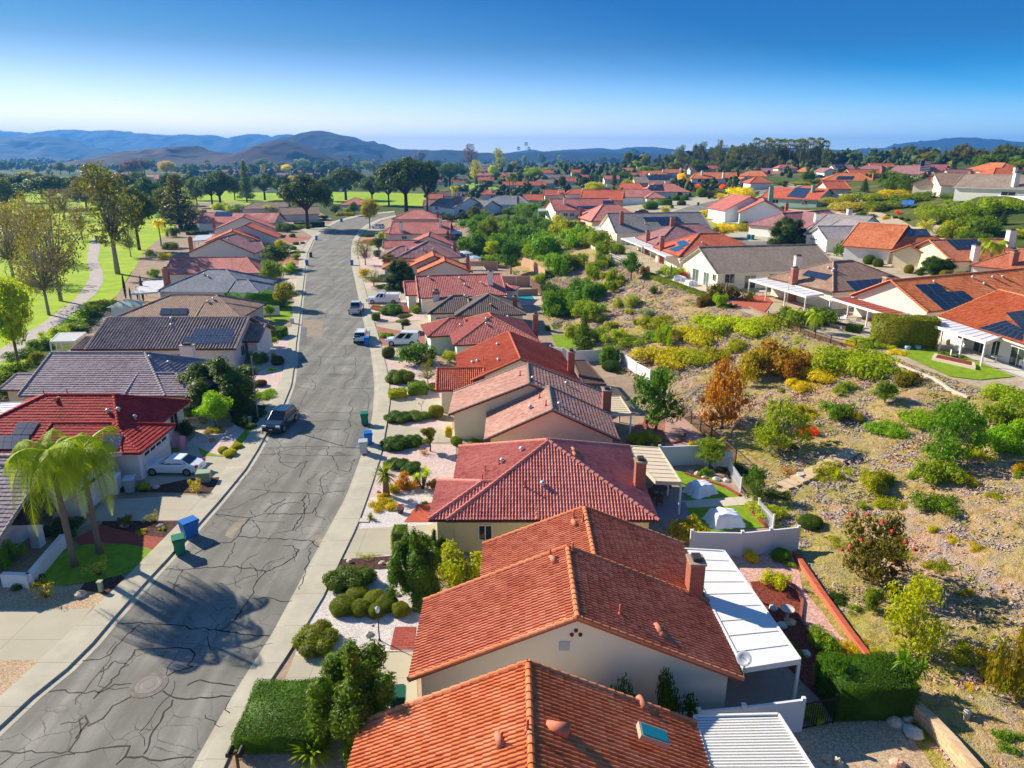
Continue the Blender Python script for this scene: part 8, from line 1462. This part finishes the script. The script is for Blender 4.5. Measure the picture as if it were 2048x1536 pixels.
run('garden_wall',[(1129,472),(1160,474),(1192,478)],1.8,plaster('#c4744a'),'terracotta-coloured wall below the glass sunroom','wall',post=8)
run('garden_wall',[(1144,478),(1175,494),(1200,508)],.9,plaster('#cfc4b0'),'pale retaining wall on the crest below the grey gabled house','wall',post=6)
run('rail_fence',[(1219,519),(1250,534),(1283,549)],1.2,VINYL,'white rail fence along the crest',F,style='rails',pw=.12)
run('rail_fence',[(1535,640),(1600,668),(1660,692),(1710,702),(1745,697)],1.0,IRON,'thin black rail fence along the brick-edged crest',F,style='bars',pw=.07)
run('brick_edging',[(1500,617),(1560,645),(1620,672),(1690,694),(1722,712)],.35,brick('#a8755c','#8f6350','#a08468'),'long brick edging along the crest below the terraces','edging',th=.4,pw=0,post=3)
run('stone_edging',[(1735,705),(1800,735),(1870,764),(1900,785),(1935,800)],.35,plaster('#d8c6b4'),'pale stone edging beside the pale green low hedge','edging',th=.25,pw=0,post=3)
run('brick_edging',[(1588,1112),(1640,1190),(1700,1275),(1758,1352)],.4,brick('#c4583a','#a84a32','#c09a80'),'long orange brick kerb between gravel strip and slope','edging',th=.3,pw=0,post=3)
run('brick_edging',[(1553,1158),(1590,1175),(1604,1205),(1600,1240),(1625,1275),(1660,1310)],.18,brick('#a8604c','#8f4f40','#a08070'),'curving brick edging of the mulch bed with the bird bath','edging',th=.16,pw=0,post=2)
run('brick_edging',[(1290,838),(1288,850),(1310,878),(1345,888),(1365,882),(1370,870)],.2,brick('#a8503c','#8f4534','#a08070'),'curved brick edging round the big dense tree','edging',th=.2,pw=0,post=2)
run('brick_edging',[(1370,948),(1400,958),(1450,975),(1480,993)],.15,pavers(),'brick edging of the upper turf square','edging',th=.25,pw=0,post=3)
run('brick_edging',[(1492,1010),(1512,1035),(1532,1055)],.15,pavers(),'brick edging of the lower turf square','edging',th=.25,pw=0,post=3)
run('block_wall',[(1822,1432),(1855,1462),(1900,1510),(1950,1570)],.9,BLOCK,'cream block retaining wall in the bottom right corner','wall',th=.4,pw=0,post=4)
run('garden_wall',[(10,1172),(62,1174),(130,1092)],.9,plaster('#eef0f2'),'white planter wall at the left edge house','wall',th=.35,pw=0,post=6)
run('garden_wall',[(505,632),(560,630)],1.5,plaster('#d8dee8'),'white wing wall beside the small lime tree','wall',pw=0,post=6)
run('garden_wall',[(1630,402),(1745,402)],2.2,plaster('#dfe2e2'),'long white wall under the solar hip roof','wall',pw=0,post=12)
run('garden_wall',[(1380,372),(1420,378),(1450,372)],1.4,plaster('#7a6050'),'brown retaining wall below the bright orange house','wall',pw=0,post=12)
run('garden_wall',[(1412,388),(1450,386),(1480,380)],.8,plaster('#e6e2dc'),'low white wall at the fork of the upper road','wall',pw=0,post=12)
run('garden_wall',[(1425,445),(1445,450),(1475,449)],.7,plaster('#eeeef2'),'curved white planter wall before the white twin gable','wall',pw=0,post=4)
run('veranda_wall',[(1908,397),(2060,405)],1.3,plaster('#f2f2f0'),'white parapet under the long veranda on the upper hill','wall',pw=0,post=12)
for q,lab in[([(1863,722),(1950,742),(1948,732),(1868,714)],'pale raised planter box in the upper turf'),([(1655,652),(1713,665),(1722,660),(1665,647)],'pale raised planter box with red soil at the red-roofed patio')]:
    w=[pick(*p)for p in q];root=empty('raised_planter',w[0],lab,'planter');mb=MB();mb.prism([(p[0],p[1])for p in w],w[0][2]-.2,w[0][2]+.42);mb.build('box',plaster('#dcc6b4'),root,w[0]);c=np.mean(w,axis=0)
    mb=MB();mb.prism([(c[0]+(p[0]-c[0])*.88,c[1]+(p[1]-c[1])*.8)for p in w],w[0][2]+.2,w[0][2]+.43);mb.build('soil',mulch_red,root,w[0])
plant('bush',1905,722,708,60,'#4f6a24','mixed green plants in the pale raised planter of the upper turf')
# ================================================================== ENTRY ROOF at the left-edge house
b=P(40,1100,0);root=empty('entry_porch',b,'charcoal-roofed entry porch on white pillars at the left-edge house','porch')
mb=MB();q=[P(63,954,3.9),P(14,1046,2.7),P(98,1043,2.7),P(112,1015,2.9),P(75,955,3.9)];mb.add(q+[p-np.array([0,0,.2])for p in q],[tuple(range(5)),tuple(range(9,4,-1))]+[(i,5+i,5+(i+1)%5,(i+1)%5)for i in range(5)],0,[(p[0],p[1])for p in q]*2);mb.build('roof',tiles('#3c3836','#2c2826','#4c4846',.42,.36),root,b)
for x,y in((78,1092),(18,1092)):
    p=P(x,y,0);mb=MB();mb.box(-.3,.3,-.3,.3,0,2.6);o=mb.build('pillar',plaster('#eceef2'),root);o.location=p-b
# ================================================================== GARDEN THINGS
def rock(px,py,r,col,label):
    b=pick(px,py);rs=rsd(int(px*7+py));v,f=core((0,0,0),(1,rs.uniform(.6,.9),rs.uniform(.5,.7)),rs);r*=.8;mb=MB();mb.add(v*r,[tuple(int(i)for i in q)for q in f]);o=mb.build('rock',two_tone('stone'+col,[(.3,col),(.7,'#e0d4c4')],2),smooth=False);o.location=b+np.array([0,0,r*.25]);o.rotation_euler=(0,0,rs.uniform(0,6));return tag(o,label,'rock','rocks and boulders')
for a in[(250,1052,.55,'#8a6f5e','brown boulder in the dark mulch bed near the palms'),(322,1056,.4,'#7f7268','grey boulder beside the grey shrub near the kerb'),(312,976,.4,'#9a8078','pinkish boulder beside the bright shrub by the bin'),(161,1192,.45,'#b09a80','rounded tan boulder in the tan gravel'),(785,1132,.5,'#a09078','largest boulder in the mulch strip above the dark clipped shrub'),(765,1128,.3,'#b8a890','small boulder left of the largest one in the mulch strip'),(700,1125,.35,'#b89a60','yellowish boulder at the left end of the mulch strip'),(775,1176,.28,'#6f5a50','dark small rock in the white gravel'),(797,1192,.25,'#6a5a50','dark flat rock right of the white gravel domes'),(738,1270,.3,'#b59a70','tan rock near the garden lamp'),(745,1252,.15,'#8a6a58','tiny rock near the garden lamp'),(1546,1218,.35,'#b8c0c4','pale blue-white rock in the mulch bed'),(1580,1248,.45,'#c49a60','golden boulder by the bird bath'),(1563,1254,.4,'#a8aab0','grey-white boulder by the golden one'),(1612,1310,.4,'#c4c8c8','white boulder at the bend of the mulch bed'),(1790,1450,.5,'#b89a70','sandy boulder at the block wall'),(1812,1438,.5,'#9a8a74','brown boulder at the block wall corner'),(1825,1470,.6,'#c8bcae','pale large boulder beside the block wall'),(1655,1520,.35,'#b58a5c','tan stone near the bottom edge fire ring'),(1675,1528,.35,'#a87f58','second stone near the bottom edge fire ring'),(1795,1530,.4,'#c48a6c','pink boulder at the bottom edge gravel'),(1395,950,.45,'#c9b08c','sandy boulder among the upper turf planting'),(1408,957,.35,'#d8d4cc','white boulder among the upper turf planting'),(1380,945,.35,'#b8a890','tan boulder among the upper turf planting'),(1432,960,.4,'#dcdad4','white flat boulder at the turf rim'),(1452,962,.35,'#cfc8bc','pale boulder right of the flat one'),(812,988,.25,'#c9c0b4','pale rock in the rockery, front'),(825,985,.28,'#dcd6cc','white rock in the rockery, right'),(852,985,.25,'#a89a8c','grey rock in the rockery, far right'),(756,985,.25,'#b8a898','rock at the left end of the rockery'),(893,915,.3,'#8a7a58','brown rock in the pink gravel'),(820,1002,.25,'#c4b8a8','flat rock beside the magenta pot')]:rock(*a)
# covered garden furniture: draped sheets
def draped(px,py,L,Wd,h,yaw,label):
    b=pick(px,py);rs=rsd(int(px));n,m=26,20;V=[];
    for i in range(n):
        for j in range(m):
            u,v=i/(n-1)*2-1,j/(m-1)*2-1;r=max(abs(u),abs(v));top=h*(1-.35*(u>0)*u)*(1 if abs(v)<.62 else 1);edge_=ss(np.array((1-r)/.34));z=top*float(edge_)+.03*math.sin(u*9+v*5)+.02*math.sin(v*17)
            fl=1+.06*math.sin(math.atan2(v,u)*11);V.append((u*L/2*fl*(.8+.2*r),v*Wd/2*fl*(.8+.2*r),max(z,.03)))
    I=np.arange(n*m).reshape(n,m);q=np.stack([I[:-1,:-1],I[1:,:-1],I[1:,1:],I[:-1,1:]],-1).reshape(-1,4);o=bpy.data.objects.new('furniture_cover',npmesh('furniture_cover',V,q,plain('#f0f2f6',.8,name='white_sheet_cloth'),True));COL.objects.link(o);o.location=b;o.rotation_euler=(0,0,yaw);tag(o,label,'furniture cover','white covers over garden furniture')
draped(1402,985,2.5,1.7,.9,.5,'white sheet draped over furniture on the upper turf square');draped(1450,1046,2.7,1.8,1.0,.15,'white sheet draped over furniture on the lower turf square');draped(1366,1078,1.6,1.0,.5,.2,'small white cover behind the feathery olive bush');draped(1360,562,2.6,1.8,.9,-.3,'pale grey cover over the table by the closed slate-blue umbrella');draped(1383,572,2.2,1.8,.9,.2,'pale cover over chairs beside the covered table');draped(2008,712,1.9,1.2,1.1,0,'lilac-grey covered grill on the right terrace')
def chair(px,py,yaw,col,label):
    b=pick(px,py);root=empty('garden_chair',b,label,'chair','garden chairs',yaw);m=plain(col,.6,name='chair_paint');mb=MB();mb.box(-.25,.25,-.25,.25,.40,.46);mb.build('seat',m,root);mb=MB();mb.box(-.25,.25,.21,.26,.46,.95);mb.build('backrest',m,root)
    for x in(-.22,.22):
        for y in(-.22,.22):lb=MB();lb.tube([(x,y,0),(x,y,.40)],[.02,.02],6);lb.build('leg',m,root)
def table(px,py,r,col,label):
    b=pick(px,py);root=empty('garden_table',b,label,'table','garden tables');m=plain(col,.6,name='table_paint');mb=MB();mb.lathe([(r,.70),(r,.74)],20);mb.build('tabletop',m,root);mb=MB();mb.tube([(0,0,0),(0,0,.7)],[.06,.05],8);mb.lathe([(.35,0),(.3,.04)],12);mb.build('leg',m,root)
table(1318,992,.6,'#6a4436','brown round table under the tan shade canopy');chair(1305,1000,.4,'#6a4436','brown chair left of the table under the canopy');chair(1333,985,-1.2,'#6a4436','brown chair right of the table under the canopy');chair(1318,1012,3.0,'#6a4436','brown chair nearest the viewer under the canopy')
for a in[(1898,697,0.3,'pale cushioned armchair at the left of the right terrace'),(1915,708,2.2,'pale armchair before the middle pergola post'),(1932,700,-.8,'pale armchair against the glass doors of the right terrace'),(1905,718,1.2,'pale wicker seat at the terrace front'),(2030,722,.5,'white metal chair right of the covered grill'),(2044,738,2.0,'white chair at the right edge of the terrace'),(1672,640,.3,'white chair under the red-roofed patio, left'),(1692,645,1.8,'white chair under the red-roofed patio, middle'),(1715,652,-.5,'white chair under the red-roofed patio, right')]:chair(a[0],a[1],a[2],'#dcdad6',a[3])
table(1990,727,.5,'#d8d6d2','low pale side table beside the covered grill');table(1683,648,.5,'#e4e2de','white table under the red-roofed patio');table(1525,592,.6,'#cfd2d4','pale table on the brick terrace')
# bird bath, dish, pots
def lathe_thing(name,px,py,prof,mat,label,cat,lift=0):
    mb=MB();mb.lathe(prof,18);o=mb.build(name,mat,smooth=True);o.location=pick(px,py)+np.array([0,0,lift]);return tag(o,label,cat)
STN=plaster('#c9c0b4')
lathe_thing('bird_bath',1573,1240,[(.2,0),(.12,.1),(.08,.5),(.12,.6),(.38,.68),(.42,.76),(.34,.73),(.02,.7)],STN,'pale stone bird bath in the curved mulch bed','bird bath')
lathe_thing('garden_pedestal',1930,1448,[(.14,0),(.12,.6),(.17,.65),(.17,.72)],STN,'short white pedestal pipe on the slope at the bottom right','pedestal')
lathe_thing('flower_pot',801,1026,[(.2,0),(.28,.35),(.3,.4),(.24,.38)],plain('#4a3a40',.5,name='glazed_pot'),'dark glazed pot with magenta flowers in the gravel','flower pot')
plant('bush',800,1016,1008,20,'#c0186a','magenta flowers filling the dark pot')
lathe_thing('flower_pot',1722,658,[(.22,0),(.3,.4),(.33,.45),(.25,.43)],plain('#b5603c',.7,name='terracotta_pot'),'terracotta pot beside the cube shrub on the upper terrace','flower pot')
for i,(x,y,c,l)in enumerate([(1842,690,'#dfe2e4','white round pot at the pergola left post'),(1815,700,'#8fb4c4','pale blue glazed pot before the tall boxy hedge'),(1835,700,'#9ab8c8','second pale blue pot before the tall boxy hedge'),(1459,612,'#b5603c','terracotta pot at the brick terrace corner'),(1470,614,'#c4704c','second terracotta pot at the brick terrace'),(1600,958,'#d0c8b8','pale empty pot on the slope')]):lathe_thing('flower_pot',x,y,[(.22,0),(.32,.25),(.3,.48),(.24,.46)],plain(c,.5,name='pot_glaze'),l,'flower pot')
b=P(1489,1318,3.6);root=empty('satellite_dish',b,'grey satellite dish at the corner of the white patio roof','satellite dish');mb=MB();mb.lathe([(.02,0),(.2,.03),(.32,.10),(.34,.12),(.33,.13),(.2,.06),(.02,.03)],20);o=mb.build('dish',plain('#b8bcc4',.4,.2,name='dish_grey'),root,smooth=True);o.rotation_euler=(R(35),R(-35),0)
mb=MB();mb.tube([(0,0,0),(.05,0,-.4),(.05,0,-1.0)],[.025]*3,8);mb.tube([(0,0,.0),(-.25,-.2,.3)],[.015,.015],6);mb.build('bracket',GREYM,root)
# utility boxes
def boxthing(name,px,py,w,d,h,mat,label,cat,yaw=0.0):
    global LASTB
    b=pick(px,py);mb=MB();mb.box(-w/2,w/2,-d/2,d/2,0,h);mb.box(-w/2-.04,w/2+.04,-d/2-.04,d/2+.04,h,h+.06);o=mb.build(name,mat);o.location=b;o.rotation_euler=(0,0,yaw);tag(o,label,cat);LASTB=o
GRNB=plain('#8fa484',.6,name='box_green')
boxthing('transformer_box',409,962,1.0,.8,.8,GRNB,'pale green transformer box beside the white sedan drive','utility box',.2);boxthing('service_pedestal',203,1184,.22,.22,.7,GRNB,'small green pedestal at the turf tip by the pavement','utility box');boxthing('service_pedestal',501,850,.25,.25,.8,GRNB,'small green pedestal near the light pole','utility box');boxthing('meter_box',585,648,.5,.4,.9,VINYL,'white box on the pavement by the lawn','utility box');boxthing('gate_pillar',231,985,.8,.8,1.5,plaster('#eceef0'),'square white pillar beside the blue-grey bin','pillar');boxthing('meter_cover',728,1042,.7,.5,.03,STN,'pale utility lid in the gravel beside the small cactus','meter cover')
# pool with water
pw=[P(x,y,.03)for x,y in[(1033,592),(1048,589),(1062,590),(1069,598),(1055,602),(1036,601)]];root=empty('swimming_pool',pw[0],'turquoise swimming pool with pale coping behind the long red house','swimming pool');c=np.mean(pw,axis=0)
mb=MB();mb.prism([(c[0]+(p[0]-c[0])*1.2,c[1]+(p[1]-c[1])*1.1)for p in pw],.0,.06);mb.build('coping',plaster('#dccab4'),root,pw[0]);wm=NT('pool_water',.05,.8);wm.col('#1fb0b8');mb=MB();mb.prism([(p[0],p[1])for p in pw],.0,.075);mb.build('water',wm.m,root,pw[0])
# stepping slabs up the slope and along the upper terrace
SL=two_tone('stepping_slab',[(.3,'#c4a884'),(.7,'#d8c4a4')],1.2)
A_,B_=pick(1556,984),pick(1702,909);yw=math.atan2((B_-A_)[1],(B_-A_)[0]);st=empty('slope_steps',A_,'row of sandy stepping slabs climbing the dry slope','garden steps')
for k in range(12):
    t=k/11;p=A_+(B_-A_)*t;p[2]=land(p[0],p[1])+.26+.05*(k%2);mb=MB();mb.box(-.3,.3,-.62,.62,-.4,.08);o=mb.build('step',SL,st);o.location=p-A_;o.rotation_euler=(0,0,yw+rng.uniform(-.06,.06))
for k in range(9):
    p=pick(1775+120*k/8,718+52*k/8);mb=MB();mb.box(-.35,.35,-.28,.28,0,.1);o=mb.build('stepping_stone',SL);o.location=p+np.array([0,0,.06]);tag(o,'pale stepping stone in the row along the stone edging','stepping stone','stepping stones along the upper edging')
# glass sunroom, pool shed gazebo on the golf edge
boxthing('sunroom',1146,462,6.0,4.0,2.7,glass('#5a6a62'),'glass sunroom with orange frame on the mesa corner','sunroom');boxthing('garden_shed',258,640,3.6,3.0,2.4,plaster('#dfe6e4'),'small pale garden pavilion beside the golf path hedge','shed',.1)
b=P(258,640,0);mb=MB();z=2.45;e=2.3;mb.add([b+np.array(q)for q in[(-e,-e*.85,z),(e,-e*.85,z),(e,e*.85,z),(-e,e*.85,z),(0,0,z+1.0)]],[(0,1,4),(1,2,4),(2,3,4),(3,0,4),(3,2,1,0)]);o=mb.build('roof',plain('#9ab0a4',.6,name='green_metal'),LASTB,origin=b)
# sun loungers on the bank
for x in(1806,1819):
    b=pick(x,415);mb=MB();mb.box(-.35,.35,-1.0,.45,.3,.4);mb.add([(-.35,.45,.38),(.35,.45,.38),(.35,1.0,.85),(-.35,1.0,.85)],[(0,1,2,3)]);o=mb.build('sun_lounger',plain('#3a7ac4',.7,name='blue_canvas'));o.location=b;o.scale=(2.2,2.2,2.2);o.rotation_euler=(0,0,-.6);tag(o,'blue canvas lounger on the terraced bank, '+('left' if x==1806 else 'right')+' one','lounger','blue loungers on the bank')
# fallen twigs / red flowers on the olive tree
fl=MB();c0=pick(1742,1175)
for px,py in[(1702,1030),(1735,1030),(1785,1062),(1812,1085),(1683,1100),(1700,1096),(1723,1080),(1792,1128),(1830,1100),(1765,1045)]:
    d=ray(px,py);t=(c0[1]-1.6)/d[1];p=np.array([0,0,CAMZ])+d*t;fl.lathe([(.02,-.08),(.16,0),(.02,.1)],6,c=p)
o=fl.build('flower_cluster',plain('#c41a1a',.6,name='red_petals'),origin=c0);tag(o,'scattered red blossoms on the wide olive tree','blossoms',kind='stuff')
# ================================================================== HAZE
def haze():
    mb=MB();mb.box(-11400,11400,-80,11800,-4,292);m=bpy.data.materials.new('haze');m.use_nodes=True;t=m.node_tree;t.nodes.clear()
    v=t.nodes.new('ShaderNodeVolumePrincipled');v.inputs['Density'].default_value=1.45e-4;v.inputs['Color'].default_value=(.10,.38,.95,1);v.inputs['Anisotropy'].default_value=.2
    o=t.nodes.new('ShaderNodeOutputMaterial');t.links.new(v.outputs[0],o.inputs['Volume']);tag(mb.build('haze',m),kind='stuff')
haze()
